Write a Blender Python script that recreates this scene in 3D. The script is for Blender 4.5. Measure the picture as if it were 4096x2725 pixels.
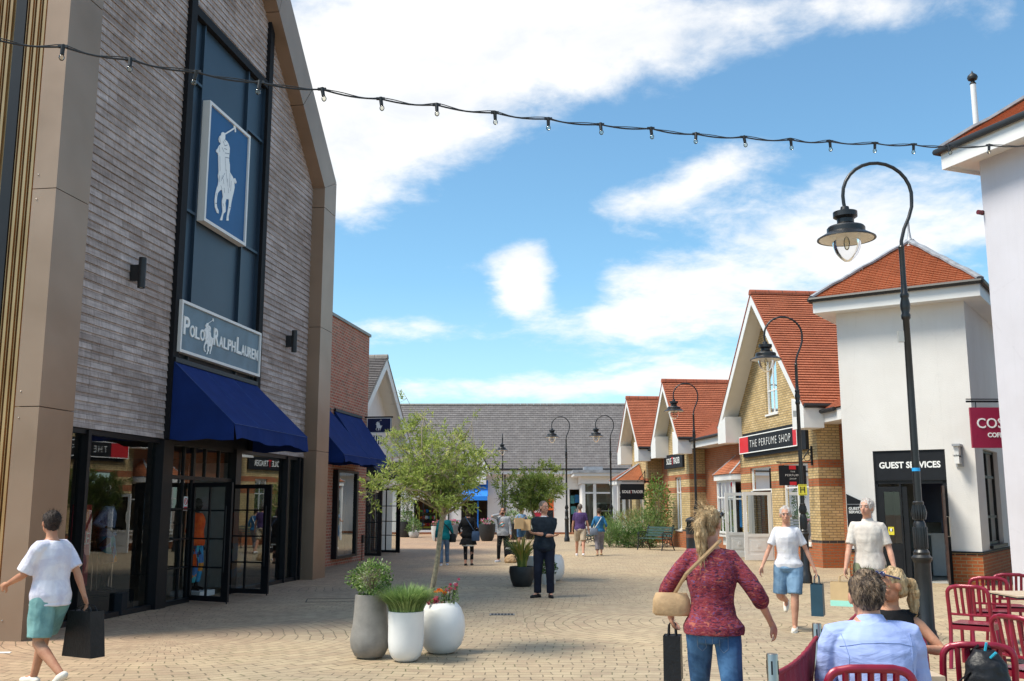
import bpy, bmesh, math, random
from mathutils import Vector, Matrix, noise
R_ = math.radians
random.seed(7)
scene = bpy.context.scene
for o in list(bpy.data.objects): bpy.data.objects.remove(o)
# ------------------------------------------------------------ camera
EYE = 1.7; PITCH = R_(9.44)
cam_d = bpy.data.cameras.new('camera'); cam = bpy.data.objects.new('camera', cam_d)
scene.collection.objects.link(cam); scene.camera = cam
cam_d.lens = 35; cam_d.sensor_width = 36; cam_d.sensor_fit = 'HORIZONTAL'
cam_d.clip_start = .05; cam_d.clip_end = 3000
cam.location = (0, 0, EYE); cam.rotation_euler = (R_(90)+PITCH, 0, 0)
cam_d.dof.use_dof = False
# ------------------------------------------------------------ sun + exposure
SUN_EL, SUN_AZ = 58, -108     # azimuth from +Y, clockwise positive
sun_d = bpy.data.lights.new('sun', 'SUN'); sun = bpy.data.objects.new('sun', sun_d)
scene.collection.objects.link(sun)
sun_d.energy = 2.45; sun_d.angle = R_(20); sun_d.color = (1, .93, .80)
sd = Vector((math.sin(R_(SUN_AZ))*math.cos(R_(SUN_EL)), math.cos(R_(SUN_AZ))*math.cos(R_(SUN_EL)), math.sin(R_(SUN_EL))))
sun.rotation_euler = (-sd).to_track_quat('-Z', 'Y').to_euler(); sun.location = sd*60
scene.view_settings.view_transform = 'Standard'; scene.view_settings.look = 'None'
scene.view_settings.gamma = 1; scene.view_settings.exposure = 1.15
scene.render.engine = 'CYCLES'
# ------------------------------------------------------------ pixel -> world helpers (photo pixels, 4096 wide)
F_, CX, CY = 35/36*4096, 2048, 1362.5
_c, _s = math.cos(PITCH), math.sin(PITCH)
def ray(x, y):
    u = (x-CX)/F_; v = (CY-y)/F_
    return (u, _c-v*_s, _s+v*_c)
def G(x, y, z=0.0):
    r = ray(x, y); t = (z-EYE)/r[2]; return Vector((r[0]*t, r[1]*t, z))
def AT(x, y, Y):
    r = ray(x, y); t = Y/r[1]; return Vector((r[0]*t, Y, EYE+r[2]*t))
class Frame:                      # facade frame: +y runs along the facade, +x to its right, z up
    def __init__(s, o, ang):
        a = R_(ang); s.o = Vector((o[0], o[1], 0)); s.rot = -a
        s.d = (math.sin(a), math.cos(a)); s.n = (math.cos(a), -math.sin(a))
    def hit(s, x, y, off=0.0):
        r = ray(x, y); ox = s.o[0]+s.n[0]*off; oy = s.o[1]+s.n[1]*off
        t = (ox*s.n[0]+oy*s.n[1])/(r[0]*s.n[0]+r[1]*s.n[1]); X, Y = r[0]*t, r[1]*t
        return ((X-ox)*s.d[0]+(Y-oy)*s.d[1], EYE+r[2]*t)
    def w(s, x, y, z=0.0):
        return Vector((s.o[0]+s.n[0]*x+s.d[0]*y, s.o[1]+s.n[1]*x+s.d[1]*y, z))
LF = Frame(G(83, 2567), 8.4)
RF = Frame(G(3293, 2273), -6.54)
GF = Frame(G(3940, 2344), -56)
# ------------------------------------------------------------ node helpers
class NT:
    def __init__(s, tree): s.t = tree; s.n = tree.nodes; s.l = tree.links
    def add(s, typ, ins=None, **kw):
        nd = s.n.new(typ)
        for k, v in kw.items(): setattr(nd, k, v)
        for k, v in (ins or {}).items():
            sock = nd.inputs[k]
            if isinstance(v, bpy.types.NodeSocket): s.l.new(v, sock)
            elif isinstance(v, bpy.types.Node): s.l.new(v.outputs[0], sock)
            else: sock.default_value = v
        return nd
    def math(s, op, a, b=0.0, c=0.0, clamp=False):
        nd = s.n.new('ShaderNodeMath'); nd.operation = op; nd.use_clamp = clamp
        for i, v in enumerate((a, b, c)):
            if isinstance(v, bpy.types.NodeSocket): s.l.new(v, nd.inputs[i])
            else: nd.inputs[i].default_value = v
        return nd.outputs[0]
    def mix(s, f, a, b, mode='MIX'):
        nd = s.n.new('ShaderNodeMix'); nd.data_type = 'RGBA'; nd.blend_type = mode
        for i, v in ((0, f), (6, a), (7, b)):
            if isinstance(v, bpy.types.NodeSocket): s.l.new(v, nd.inputs[i])
            else: nd.inputs[i].default_value = v if i == 0 or len(v) == 4 else (*v, 1)
        return nd.outputs[2]
    def ramp(s, f, stops, interp='LINEAR'):
        nd = s.n.new('ShaderNodeValToRGB'); s.l.new(f, nd.inputs[0]); cr = nd.color_ramp; cr.interpolation = interp
        while len(cr.elements) < len(stops): cr.elements.new(.5)
        for e, (p, c) in zip(cr.elements, stops):
            e.position = p; e.color = (*c, 1) if len(c) == 3 else c
        return nd.outputs[0]
    def noise(s, vec, scale, detail=3, rough=.55, dist=0.0):
        nd = s.add('ShaderNodeTexNoise', {'Vector': vec, 'Scale': scale, 'Detail': detail, 'Roughness': rough, 'Distortion': dist})
        return nd.outputs[0]
    def mapv(s, vec, sc=(1, 1, 1), loc=(0, 0, 0), rot=(0, 0, 0)):
        return s.add('ShaderNodeMapping', {'Vector': vec, 'Scale': sc, 'Location': loc, 'Rotation': rot}).outputs[0]
MATS = {}
def newmat(name):
    m = bpy.data.materials.new(name); m.use_nodes = True; t = NT(m.node_tree)
    b = m.node_tree.nodes['Principled BSDF']; MATS[name] = m
    return m, t, b
def plain(name, col, rough=.6, metal=0.0, var=.12, vscale=6, bump=0.0, bscale=60, coat=0.0, spec=.5, sheen=0.0):
    m, t, b = newmat(name)
    co = t.add('ShaderNodeTexCoord').outputs['Object']
    n = t.noise(co, vscale, 4)
    c2 = tuple(max(0, c*(1-var)) for c in col); c1 = tuple(min(1, c*(1+var)) for c in col)
    t.l.new(t.ramp(n, [(.3, c2), (.7, c1)]), b.inputs['Base Color'])
    b.inputs['Roughness'].default_value = rough; b.inputs['Metallic'].default_value = metal
    b.inputs['Specular IOR Level'].default_value = spec
    b.inputs['Coat Weight'].default_value = coat
    if sheen: b.inputs['Sheen Weight'].default_value = sheen
    if bump:
        bn = t.add('ShaderNodeBump', {'Height': t.noise(co, bscale, 5), 'Strength': bump, 'Distance': .01})
        t.l.new(bn.outputs[0], b.inputs['Normal'])
    return m
def brickmat(name, c1, c2, mortar, w=.225, h=.075, ms=.01, bias=0.0, bands=None, dark=None, rough=.85, third=None):
    m, t, b = newmat(name)
    uv = t.add('ShaderNodeTexCoord').outputs['UV']
    br = t.add('ShaderNodeTexBrick', {'Vector': uv, 'Color1': (*c1, 1), 'Color2': (*c2, 1), 'Mortar': (*mortar, 1), 'Scale': 1.0,
               'Mortar Size': ms, 'Mortar Smooth': .2, 'Bias': bias, 'Brick Width': w, 'Row Height': h})
    col = br.outputs['Color']
    if third:
        br2 = t.add('ShaderNodeTexBrick', {'Vector': uv, 'Color1': (0, 0, 0, 1), 'Color2': (1, 1, 1, 1), 'Mortar': (0, 0, 0, 1), 'Scale': 1.0,
               'Mortar Size': ms, 'Bias': third[2], 'Brick Width': w, 'Row Height': h})
        col = t.mix(t.math('MULTIPLY', br2.outputs['Color'], third[1]), col, third[0])
        col = t.mix(br.outputs['Fac'], col, mortar)
    if bands:
        v = t.add('ShaderNodeSeparateXYZ', {0: uv}).outputs[1]
        brr = t.add('ShaderNodeTexBrick', {'Vector': uv, 'Color1': (*bands['c1'], 1), 'Color2': (*bands['c2'], 1), 'Mortar': (*mortar, 1), 'Scale': 1.0,
               'Mortar Size': ms, 'Mortar Smooth': .2, 'Brick Width': w, 'Row Height': h})
        for z0, z1 in bands['z']:
            f = t.math('MULTIPLY', t.math('GREATER_THAN', v, z0), t.math('LESS_THAN', v, z1))
            col = t.mix(f, col, brr.outputs['Color'])
        z0, z1 = bands['black']
        f = t.math('MULTIPLY', t.math('GREATER_THAN', v, z0), t.math('LESS_THAN', v, z1))
        col = t.mix(f, col, t.mix(br.outputs['Fac'], (.035, .033, .04), mortar))
    n = t.noise(uv, 2.2, 4); n2 = t.noise(uv, 35, 3)
    col = t.mix(1.0, col, t.ramp(n, [(.25, (.78, .76, .74)), (.75, (1.12, 1.12, 1.12))]), 'MULTIPLY')
    col = t.mix(1.0, col, t.ramp(n2, [(.3, (.85, .85, .85)), (.7, (1.1, 1.1, 1.1))]), 'MULTIPLY')
    t.l.new(col, b.inputs['Base Color']); b.inputs['Roughness'].default_value = rough
    hgt = t.math('ADD', t.math('MULTIPLY', br.outputs['Fac'], -1.0), t.math('MULTIPLY', n2, .35))
    t.l.new(t.add('ShaderNodeBump', {'Height': hgt, 'Strength': .7, 'Distance': .012}).outputs[0], b.inputs['Normal'])
    return m
def glassmat(name, tint=(.75, .8, .8), ior=1.5, boost=1.0, rough=.0):
    m, t, b = newmat(name); t.n.remove(b)
    fr = t.add('ShaderNodeFresnel', {'IOR': ior}).outputs[0]
    f = t.math('MULTIPLY', fr, boost, clamp=True)
    tr = t.add('ShaderNodeBsdfTransparent', {'Color': (*tint, 1)}); gl = t.add('ShaderNodeBsdfGlossy', {'Color': (.92, .95, .97, 1), 'Roughness': rough})
    mx = t.add('ShaderNodeMixShader', {0: f, 1: tr, 2: gl})
    t.l.new(mx.outputs[0], t.n['Material Output'].inputs[0]); return m
def leafmat(name, cols, trans=.35, rough=.5):
    m, t, b = newmat(name)
    u = t.add('ShaderNodeSeparateXYZ', {0: t.add('ShaderNodeTexCoord').outputs['UV']}).outputs[0]
    n = len(cols)
    col = t.ramp(u, [(i/(n-1)*.98+.01, c) for i, c in enumerate(cols)])
    t.l.new(col, b.inputs['Base Color']); b.inputs['Roughness'].default_value = rough
    tl = t.add('ShaderNodeBsdfTranslucent', {'Color': col})
    mx = t.add('ShaderNodeMixShader', {0: trans, 1: b.outputs[0], 2: tl.outputs[0]})
    t.l.new(mx.outputs[0], t.n['Material Output'].inputs[0]); return m
# ------------------------------------------------------------ world: Nishita sky with clouds
world = bpy.data.worlds.new('World'); scene.world = world; world.use_nodes = True
W = NT(world.node_tree); W.n.clear()
sky = W.add('ShaderNodeTexSky', sky_type='NISHITA', sun_disc=False, sun_elevation=R_(SUN_EL), sun_rotation=R_(SUN_AZ), air_density=1.0, dust_density=.6, ozone_density=1.6, altitude=50)
gen = W.add('ShaderNodeTexCoord').outputs['Generated']
sx = W.add('ShaderNodeSeparateXYZ', {0: gen})
X_, Y_, Z_ = sx.outputs
az = W.math('ARCTAN2', X_, Y_)
el = W.math('ARCSINE', Z_)
zc = W.math('ADD', W.math('MAXIMUM', Z_, 0.0), .22)
cv = W.add('ShaderNodeCombineXYZ', {0: W.math('DIVIDE', X_, zc), 1: W.math('DIVIDE', Y_, zc), 2: 3.1}).outputs[0]
n1 = W.noise(cv, 4.2, 10, .6, .25); n2 = W.noise(cv, 13.0, 8, .65, .3); n3 = W.noise(cv, 7.0, 6, .6, .5)
base = W.math('ADD', W.math('MULTIPLY', W.math('SUBTRACT', n1, .5), 2.7), W.math('MULTIPLY', W.math('SUBTRACT', n2, .5), 1.1))
def angs(px, py):
    r = Vector(ray(px*1.7378, py*1.7378)).normalized(); return math.atan2(r.x, r.y), math.asin(r.z)
K = 1/2292
acc = W.math('ADD', base, -.62)
blobs = [  # centre and half sizes in the photo as displayed (2357 wide), weight
 (1050, 60, 330, 150, 1.15), (1400, 80, 300, 150, 1.1), (850, 240, 190, 120, .9), (950, 330, 170, 70, .75), (840, 440, 110, 80, .8),
 (1215, 600, 66, 44, 1.75), (1195, 690, 42, 34, 1.5), (900, 762, 120, 30, .85), (1500, 465, 140, 42, 1.5), (1325, 620, 40, 90, -1.3), (1290, 740, 60, 40, .2), (1720, 350, 120, 40, .62),
 (1620, 400, 90, 40, .6), (1950, 530, 260, 70, .85), (2150, 500, 220, 100, .8), (1580, 640, 200, 50, .85), (1420, 745, 130, 42, 1.0), (1750, 720, 330, 80, .95), (1350, 310, 200, 60, -.5), (800, 480, 60, 60, .4), (1300, 420, 180, 60, -.6), (1850, 200, 240, 70, -.7), (1050, 500, 140, 50, -.5),
 (1500, 880, 380, 26, .9), (1150, 905, 280, 22, .9), (1780, 860, 200, 40, .7), (2080, 15, 140, 40, .85), (2260, 70, 60, 50, .5), (700, 120, 200, 200, .6), (1820, 10, 90, 22, .4)]
for bx_, by_, hw, hh, wt in blobs:
    a0, e0 = angs(bx_, by_)
    da = W.math('MULTIPLY', W.math('SUBTRACT', az, a0), math.cos(e0)/(hw*K))
    de = W.math('MULTIPLY', W.math('SUBTRACT', el, e0), 1/(hh*K))
    q = W.math('ADD', W.math('MULTIPLY', da, da), W.math('MULTIPLY', de, de))
    g = W.math('POWER', 2.718, W.math('MULTIPLY', q, -.55))
    acc = W.math('ADD', acc, W.math('MULTIPLY', g, wt))
# broken cloud over the rest of the sky (behind and beside the view)
outside = W.math('MULTIPLY', W.math('MAXIMUM', W.math('GREATER_THAN', W.math('ABSOLUTE', az), .62), W.add('ShaderNodeMapRange', {0: el, 1: .52, 2: .75, 3: 0.0, 4: 1.5}).outputs[0]), .42)  # cover also thickened overhead, out of view, for more fill light
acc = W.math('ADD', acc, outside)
dens = W.add('ShaderNodeMapRange', {0: acc, 1: -.22, 2: 1.1, 3: 0.0, 4: 1.0}, interpolation_type='SMOOTHSTEP').outputs[0]
core = W.add('ShaderNodeMapRange', {0: W.math('ADD', W.math('MULTIPLY', acc, .35), W.math('MULTIPLY', W.math('SUBTRACT', n3, .5), 2.0)), 1: .1, 2: .95, 3: 1.0, 4: .55}).outputs[0]
skyc = W.mix(1.0, W.mix(1.0, sky.outputs[0], (.72, .98, .99), 'MULTIPLY'), (1, 1, 1), 'MULTIPLY')
bg1 = W.add('ShaderNodeBackground', {'Color': skyc, 'Strength': .092})
hz = W.add('ShaderNodeMapRange', {0: el, 1: 0.0, 2: .22, 3: .28, 4: 0.0}).outputs[0]
bgh = W.add('ShaderNodeBackground', {'Color': (.78, .9, 1.0, 1), 'Strength': .5})
mxh = W.add('ShaderNodeMixShader', {0: hz, 1: bg1.outputs[0], 2: bgh.outputs[0]})
cc = W.mix(core, (.52, .60, .72), (1, .985, .96))
zen = W.add('ShaderNodeMapRange', {0: el, 1: .48, 2: 1.1, 3: .53, 4: 1.5}).outputs[0]   # clouds above the view brightened to add fill light
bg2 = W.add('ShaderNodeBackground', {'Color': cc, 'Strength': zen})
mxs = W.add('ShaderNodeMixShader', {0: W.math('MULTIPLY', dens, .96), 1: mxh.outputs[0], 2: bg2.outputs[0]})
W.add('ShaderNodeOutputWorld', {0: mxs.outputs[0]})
# ------------------------------------------------------------ mesh builder
ORG = {}
class MB:
    def __init__(s): s.v = []; s.f = []; s.uv = []
    def face(s, pts, uv=None):
        i = len(s.v); s.v += [Vector(p) for p in pts]; s.f.append(tuple(range(i, i+len(pts)))); s.uv.append(uv)
    def box(s, x0, x1, y0, y1, z0, z1):
        a, b, c, d = (x0, y0, z0), (x1, y0, z0), (x1, y1, z0), (x0, y1, z0)
        e, f, g, h = (x0, y0, z1), (x1, y0, z1), (x1, y1, z1), (x0, y1, z1)
        for q in ((d, c, b, a), (e, f, g, h), (a, b, f, e), (b, c, g, f), (c, d, h, g), (d, a, e, h)): s.face(q)
        return s
    def obox(s, c, ax, ay, az_):      # centre + half-axis vectors
        c = Vector(c); ax, ay, az_ = Vector(ax), Vector(ay), Vector(az_)
        P = lambda i, j, k: c+ax*i+ay*j+az_*k
        for q in (((-1,1,-1),(1,1,-1),(1,-1,-1),(-1,-1,-1)), ((-1,-1,1),(1,-1,1),(1,1,1),(-1,1,1)), ((-1,-1,-1),(1,-1,-1),(1,-1,1),(-1,-1,1)),
                  ((1,-1,-1),(1,1,-1),(1,1,1),(1,-1,1)), ((1,1,-1),(-1,1,-1),(-1,1,1),(1,1,1)), ((-1,1,-1),(-1,-1,-1),(-1,-1,1),(-1,1,1))):
            s.face([P(*t) for t in q])
        return s
    def prism(s, pts, d):             # planar polygon extruded by vector d
        d = Vector(d); p = [Vector(q) for q in pts]; n = len(p)
        s.face(p[::-1]); s.face([q+d for q in p])
        for i in range(n):
            a, b = p[i], p[(i+1) % n]; s.face([a, b, b+d, a+d])
        return s
    def tube(s, pts, r, n=8, flat=1.0, up=None, ends='flat'):
        pts = [Vector(p) for p in pts]; k = len(pts)
        rs = list(r) if isinstance(r, (list, tuple)) else [r]*k
        if ends == 'round':
            d0 = (pts[0]-pts[1]).normalized(); d1 = (pts[-1]-pts[-2]).normalized(); r0, r1 = rs[0], rs[-1]
            pre = [(pts[0]+d0*r0*math.sin(a), r0*math.cos(a)) for a in (1.35, .95, .5)]
            post = [(pts[-1]+d1*r1*math.sin(a), r1*math.cos(a)) for a in (.5, .95, 1.35)]
            pts = [p for p, _ in pre]+pts+[p for p, _ in post]; rs = [q for _, q in pre]+rs+[q for _, q in post]; k = len(pts)
        rings = []; u = Vector(up) if up else None
        base = len(s.v)
        for i in range(k):
            d = (pts[min(i+1, k-1)]-pts[max(i-1, 0)]).normalized()
            if u is None: u = Vector((0, 0, 1)) if abs(d.z) < .9 else Vector((1, 0, 0))
            a = (u-d*u.dot(d))
            if a.length < 1e-4: a = Vector((1, 0, 0))-d*d.x
            a.normalize(); b = d.cross(a); u = a
            rings.append([pts[i]+(a*math.cos(t*2*math.pi/n)*rs[i]*flat+b*math.sin(t*2*math.pi/n)*rs[i]) for t in range(n)])
        for rg in rings: s.v += rg
        for i in range(k-1):
            for t in range(n):
                a = base+i*n+t; b = base+i*n+(t+1) % n; s.f.append((a, b, b+n, a+n)); s.uv.append(None)
        s.f.append(tuple(base+t for t in range(n))[::-1]); s.uv.append(None)
        s.f.append(tuple(base+(k-1)*n+t for t in range(n))); s.uv.append(None)
        return s
    def lathe(s, prof, c=(0, 0, 0), n=24, close=False):
        c = Vector(c); base = len(s.v); k = len(prof)
        for r, z in prof:
            for t in range(n): s.v.append(c+Vector((r*math.cos(t*2*math.pi/n), r*math.sin(t*2*math.pi/n), z)))
        for i in range(k-1):
            for t in range(n):
                a = base+i*n+t; b = base+i*n+(t+1) % n; s.f.append((a, b, b+n, a+n)); s.uv.append(None)
        if close:
            s.f.append(tuple(base+t for t in range(n))[::-1]); s.uv.append(None)
            s.f.append(tuple(base+(k-1)*n+t for t in range(n))); s.uv.append(None)
        return s
    def ell(s, c, rx, ry, rz, n=14, m=9, rot=None):
        c = Vector(c); base = len(s.v); M = rot or Matrix.Identity(3)
        for i in range(1, m):
            ph = math.pi*i/m
            for t in range(n):
                a = 2*math.pi*t/n
                s.v.append(c+M@Vector((rx*math.sin(ph)*math.cos(a), ry*math.sin(ph)*math.sin(a), rz*math.cos(ph))))
        for i in range(m-2):
            for t in range(n):
                a = base+i*n+t; b = base+i*n+(t+1) % n; s.f.append((b, a, a+n, b+n)); s.uv.append(None)
        top = len(s.v); s.v.append(c+M@Vector((0, 0, rz))); s.v.append(c-M@Vector((0, 0, rz)))
        for t in range(n):
            a = base+t; b = base+(t+1) % n; s.f.append((a, b, top)); s.uv.append(None)
            a += (m-2)*n; b += (m-2)*n; s.f.append((b, a, top+1)); s.uv.append(None)
        return s
    def secs(s, L, n=18):             # horizontal-ish elliptical sections: (centre, rx, ry[, yaw])
        base = len(s.v)
        for q in L:
            c = Vector(q[0]); ya = q[3] if len(q) > 3 else 0
            for t in range(n):
                a = 2*math.pi*t/n; x = q[1]*math.cos(a); y = q[2]*math.sin(a)
                s.v.append(c+Vector((x*math.cos(ya)-y*math.sin(ya), x*math.sin(ya)+y*math.cos(ya), 0)))
        for i in range(len(L)-1):
            for t in range(n):
                a = base+i*n+t; b = base+i*n+(t+1) % n; s.f.append((a, b, b+n, a+n)); s.uv.append(None)
        s.f.append(tuple(base+t for t in range(n))[::-1]); s.uv.append(None)
        s.f.append(tuple(base+(len(L)-1)*n+t for t in range(n))); s.uv.append(None)
        return s
    def slope(s, A, B, C, D, gauge=.1, lip=.018):   # roof plane laid in courses; A,B eave, D above A, C above B
        A, B, C, D = map(Vector, (A, B, C, D)); nrm = (B-A).cross(D-A).normalized()
        if nrm.z < 0: nrm = -nrm
        ln = max((D-A).length*.5+(C-B).length*.5, .1); k = max(1, int(ln/gauge))
        for i in range(k):
            t0, t1 = i/k, (i+1)/k
            l0, r0, l1, r1 = A.lerp(D, t0), B.lerp(C, t0), A.lerp(D, t1), B.lerp(C, t1)
            s.face([l0+nrm*lip, r0+nrm*lip, r1, l1]); s.face([l0-nrm*.004, r0-nrm*.004, r0+nrm*lip, l0+nrm*lip])
        return s
    def mesh(s, name, org=(0, 0, 0), fuv=True):
        me = bpy.data.meshes.new(name); o = Vector(org)
        me.from_pydata([tuple(v-o) for v in s.v], [], s.f); uvl = me.uv_layers.new(name='UVMap')
        for p, u in zip(me.polygons, s.uv):
            if u is not None:
                for k, li in enumerate(p.loop_indices): uvl.data[li].uv = u if not isinstance(u[0], (tuple, list)) else u[k]
            elif fuv:
                n = p.normal
                t = Vector((0, 0, 1)).cross(n)
                if t.length < .05: t = Vector((1, 0, 0))
                t.normalize()
                if abs(t.y) > .7: t = t if t.y > 0 else -t
                elif t.x < 0: t = -t
                b = n.cross(t)
                if b.z < 0: b = -b
                for li in p.loop_indices:
                    c = s.v[me.loops[li].vertex_index]; uvl.data[li].uv = (c.dot(t), c.dot(b))
        return me
def link(name, me, mt, parent=None, smooth=None, loc=None):
    ob = bpy.data.objects.new(name, me); scene.collection.objects.link(ob)
    if mt is not None: me.materials.append(MATS[mt] if isinstance(mt, str) else mt)
    if parent is not None: ob.parent = parent
    if loc is not None: ob.location = loc
    if smooth:
        me.polygons.foreach_set('use_smooth', [True]*len(me.polygons))
        try: me.set_sharp_from_angle(angle=R_(smooth))
        except Exception: pass
    return ob
def part(name, mb, mt, parent, smooth=None, bevel=0.0):
    org = (0, 0, 0); q = parent
    while q is not None and q.name not in ORG: q = q.parent
    if q is not None: org = ORG[q.name]
    me = mb.mesh(name, org)
    ob = link(name, me, mt, parent, smooth)
    if bevel:
        bm = ob.modifiers.new('bevel', 'BEVEL'); bm.width = bevel; bm.segments = 2; bm.limit_method = 'ANGLE'
    return ob
def thing(name, label, cat, frame=None, at=(0, 0, 0), rotz=0.0, group=None):
    o = bpy.data.objects.new(name, None); scene.collection.objects.link(o); o.empty_display_size = .2
    if frame is not None:
        o.location = frame.w(*at); o.rotation_euler = (0, 0, frame.rot); ORG[o.name] = Vector(at)
    else:
        o.location = at; o.rotation_euler = (0, 0, rotz); ORG[o.name] = Vector((0, 0, 0))
    o['label'] = label; o['category'] = cat
    if group: o['group'] = group
    return o
def dup(root, loc=None, rotz=None, label=None, scale=None):
    r = root.copy(); scene.collection.objects.link(r); ORG[r.name] = ORG.get(root.name, Vector((0, 0, 0)))
    if loc is not None: r.location = loc
    if rotz is not None: r.rotation_euler = (0, 0, rotz)
    if scale is not None: r.scale = (scale,)*3
    if label: r['label'] = label
    for ch in list(root.children):
        c = ch.copy(); scene.collection.objects.link(c); c.parent = r
        for g in list(ch.children):
            d = g.copy(); scene.collection.objects.link(d); d.parent = c
    return r
def text_mb(body, size, origin, ex, ez, extrude=.006, sx=1.0, align='CENTER', shear=0.0, bold=0.0, space=1.0):
    cu = bpy.data.curves.new('t', 'FONT'); cu.body = body; cu.size = size; cu.extrude = extrude; cu.align_x = align; cu.align_y = 'CENTER'
    cu.shear = shear; cu.offset = bold; cu.space_character = space; cu.resolution_u = 3
    ob = bpy.data.objects.new('t', cu); scene.collection.objects.link(ob)
    dg = bpy.context.evaluated_depsgraph_get(); me = bpy.data.meshes.new_from_object(ob.evaluated_get(dg))
    ex, ez = Vector(ex), Vector(ez); en = ex.cross(ez); o = Vector(origin); mb = MB()
    mb.v = [o+ex*v.co.x*sx+ez*v.co.y+en*v.co.z for v in me.vertices]
    mb.f = [tuple(p.vertices) for p in me.polygons]; mb.uv = [None]*len(mb.f)
    bpy.data.objects.remove(ob); bpy.data.curves.remove(cu); bpy.data.meshes.remove(me)
    return mb
def wall(mb, x, y0, y1, z0, top, holes=(), th=.12, inward=-1, brk=()):
    # vertical wall in plane x, columns clipped by top(y); holes (ya,yb,za,zb); reveals go th towards inward*x
    ys = sorted({y0, y1, *brk, *[h[0] for h in holes], *[h[1] for h in holes]})
    ys = [y for y in ys if y0-1e-6 <= y <= y1+1e-6]
    for a, b in zip(ys, ys[1:]):
        m = (a+b)/2; z = z0
        for h in sorted([h for h in holes if h[0] < m < h[1]], key=lambda h: h[2]):
            if h[2] > z+1e-4: mb.face([(x, a, z), (x, b, z), (x, b, h[2]), (x, a, h[2])])
            z = h[3]
        mb.face([(x, a, z), (x, b, z), (x, b, top(b)), (x, a, top(a))])
    xi = x+inward*th
    for (a, b, c, d) in holes:
        mb.face([(x, a, c), (xi, a, c), (xi, a, d), (x, a, d)]); mb.face([(x, b, c), (xi, b, c), (xi, b, d), (x, b, d)])
        mb.face([(x, a, d), (xi, a, d), (xi, b, d), (x, b, d)])
        if c > z0+.001: mb.face([(x, a, c), (xi, a, c), (xi, b, c), (x, b, c)])
def window(parent, x, y0, y1, z0, z1, out=1, ys=(), zs=(), fw=.05, mt='white_paint', glass='glass', sill=True, blind=None, name='window'):
    # frame standing in plane x, facing direction out*x
    f = MB(); a, b = sorted((x, x-out*.06))
    f.box(a, b, y0, y0+fw, z0, z1).box(a, b, y1-fw, y1, z0, z1).box(a, b, y0+fw, y1-fw, z0, z0+fw).box(a, b, y0+fw, y1-fw, z1-fw, z1)
    a2, b2 = sorted((x-out*.008, x-out*.05))
    for y in ys: f.box(a2, b2, y-fw*.4, y+fw*.4, z0+fw, z1-fw)
    a3, b3 = sorted((x-out*.011, x-out*.047))
    for z in zs: f.box(a3, b3, y0+fw, y1-fw, z-fw*.4, z+fw*.4)
    w = part(name, f, mt, parent)
    g = MB(); xg = x-out*.03; g.face([(xg, y0+fw*.8, z0+fw*.8), (xg, y1-fw*.8, z0+fw*.8), (xg, y1-fw*.8, z1-fw*.8), (xg, y0+fw*.8, z1-fw*.8)])
    part('pane', g, glass, w)
    if sill:
        sm = MB(); p, q = sorted((x-out*.02, x+out*.1)); sm.box(p, q, y0-.05, y1+.05, z0-.06, z0-.002); part('sill', sm, mt, w)
    if blind:
        bm_ = MB(); k = int((y1-y0)/.09)
        for i in range(k):
            yy = y0+.05+(i+.5)*(y1-y0-.1)/k; xb = x-out*.16
            bm_.face([(xb-.02, yy-.035, z0+.05), (xb+.02, yy+.035, z0+.05), (xb+.02, yy+.035, z1-.05), (xb-.02, yy-.035, z1-.05)])
        part('blind', bm_, blind, w)
    return w
# ------------------------------------------------------------ materials
plain('white_paint', (.74, .73, .71), .45, var=.04, vscale=2)
def render_wall(name, col, bs):
    m, t, b = newmat(name); co = t.add('ShaderNodeTexCoord').outputs['Object']; z = t.add('ShaderNodeSeparateXYZ', {0: co}).outputs[2]
    st = t.noise(t.mapv(co, (5, 5, .35)), 1.4, 5, .65); big = t.noise(co, .8, 4)
    c = t.mix(1.0, col, t.ramp(big, [(.3, (.93, .92, .91)), (.7, (1.03, 1.03, 1.03))]), 'MULTIPLY')
    c = t.mix(t.math('MULTIPLY', t.ramp(st, [(.52, (0, 0, 0)), (.72, (1, 1, 1))]), .11), c, tuple(q*.72 for q in (col[0], col[1]*.99, col[2]*.95)))
    vo = t.add('ShaderNodeTexVoronoi', {'Vector': t.mapv(co, (1, 1, .55)), 'Scale': .55}, feature='DISTANCE_TO_EDGE').outputs[0]
    cr = t.math('MULTIPLY', t.math('LESS_THAN', t.math('ADD', vo, t.math('MULTIPLY', t.math('SUBTRACT', t.noise(co, 9, 4), .5), .05)), .003), .07)
    c = t.mix(cr, c, tuple(q*.5 for q in col)); t.l.new(c, b.inputs['Base Color']); b.inputs['Roughness'].default_value = .9
    t.l.new(t.add('ShaderNodeBump', {'Height': t.noise(co, bs, 5, .6), 'Strength': .45, 'Distance': .01}).outputs[0], b.inputs['Normal'])
render_wall('white_wall', (.74, .72, .695), 40); render_wall('lilac_render', (.60, .585, .635), 70)
plain('soffit_cream', (.74, .71, .65), .6, var=.03, vscale=2)
plain('black_metal', (.008, .008, .010), .45, 0, var=.2, spec=.35)
plain('matt_black', (.010, .010, .012), .7, 0, var=.2, spec=.2)
plain('lamp_black', (.010, .010, .011), .42, 0, var=.3, vscale=14, coat=.12, bump=.1, bscale=120)
plain('black_plastic', (.015, .015, .016), .5, var=.2)
plain('black_sign', (.014, .016, .020), .6, var=.1, spec=.2)
plain('navy_sign', (.012, .02, .075), .35, var=.1)
plain('slate_panel', (.018, .036, .06), .42, 0, var=.12, vscale=1.5)
plain('blue_sign', (.003, .085, .24), .55, var=.1, vscale=1.2)
plain('grey_sign', (.11, .17, .22), .45, var=.2, vscale=3)
plain('awning_blue', (.009, .028, .14), .95, var=.12, vscale=3, bump=.25, bscale=30, sheen=.0, spec=.2)
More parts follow.
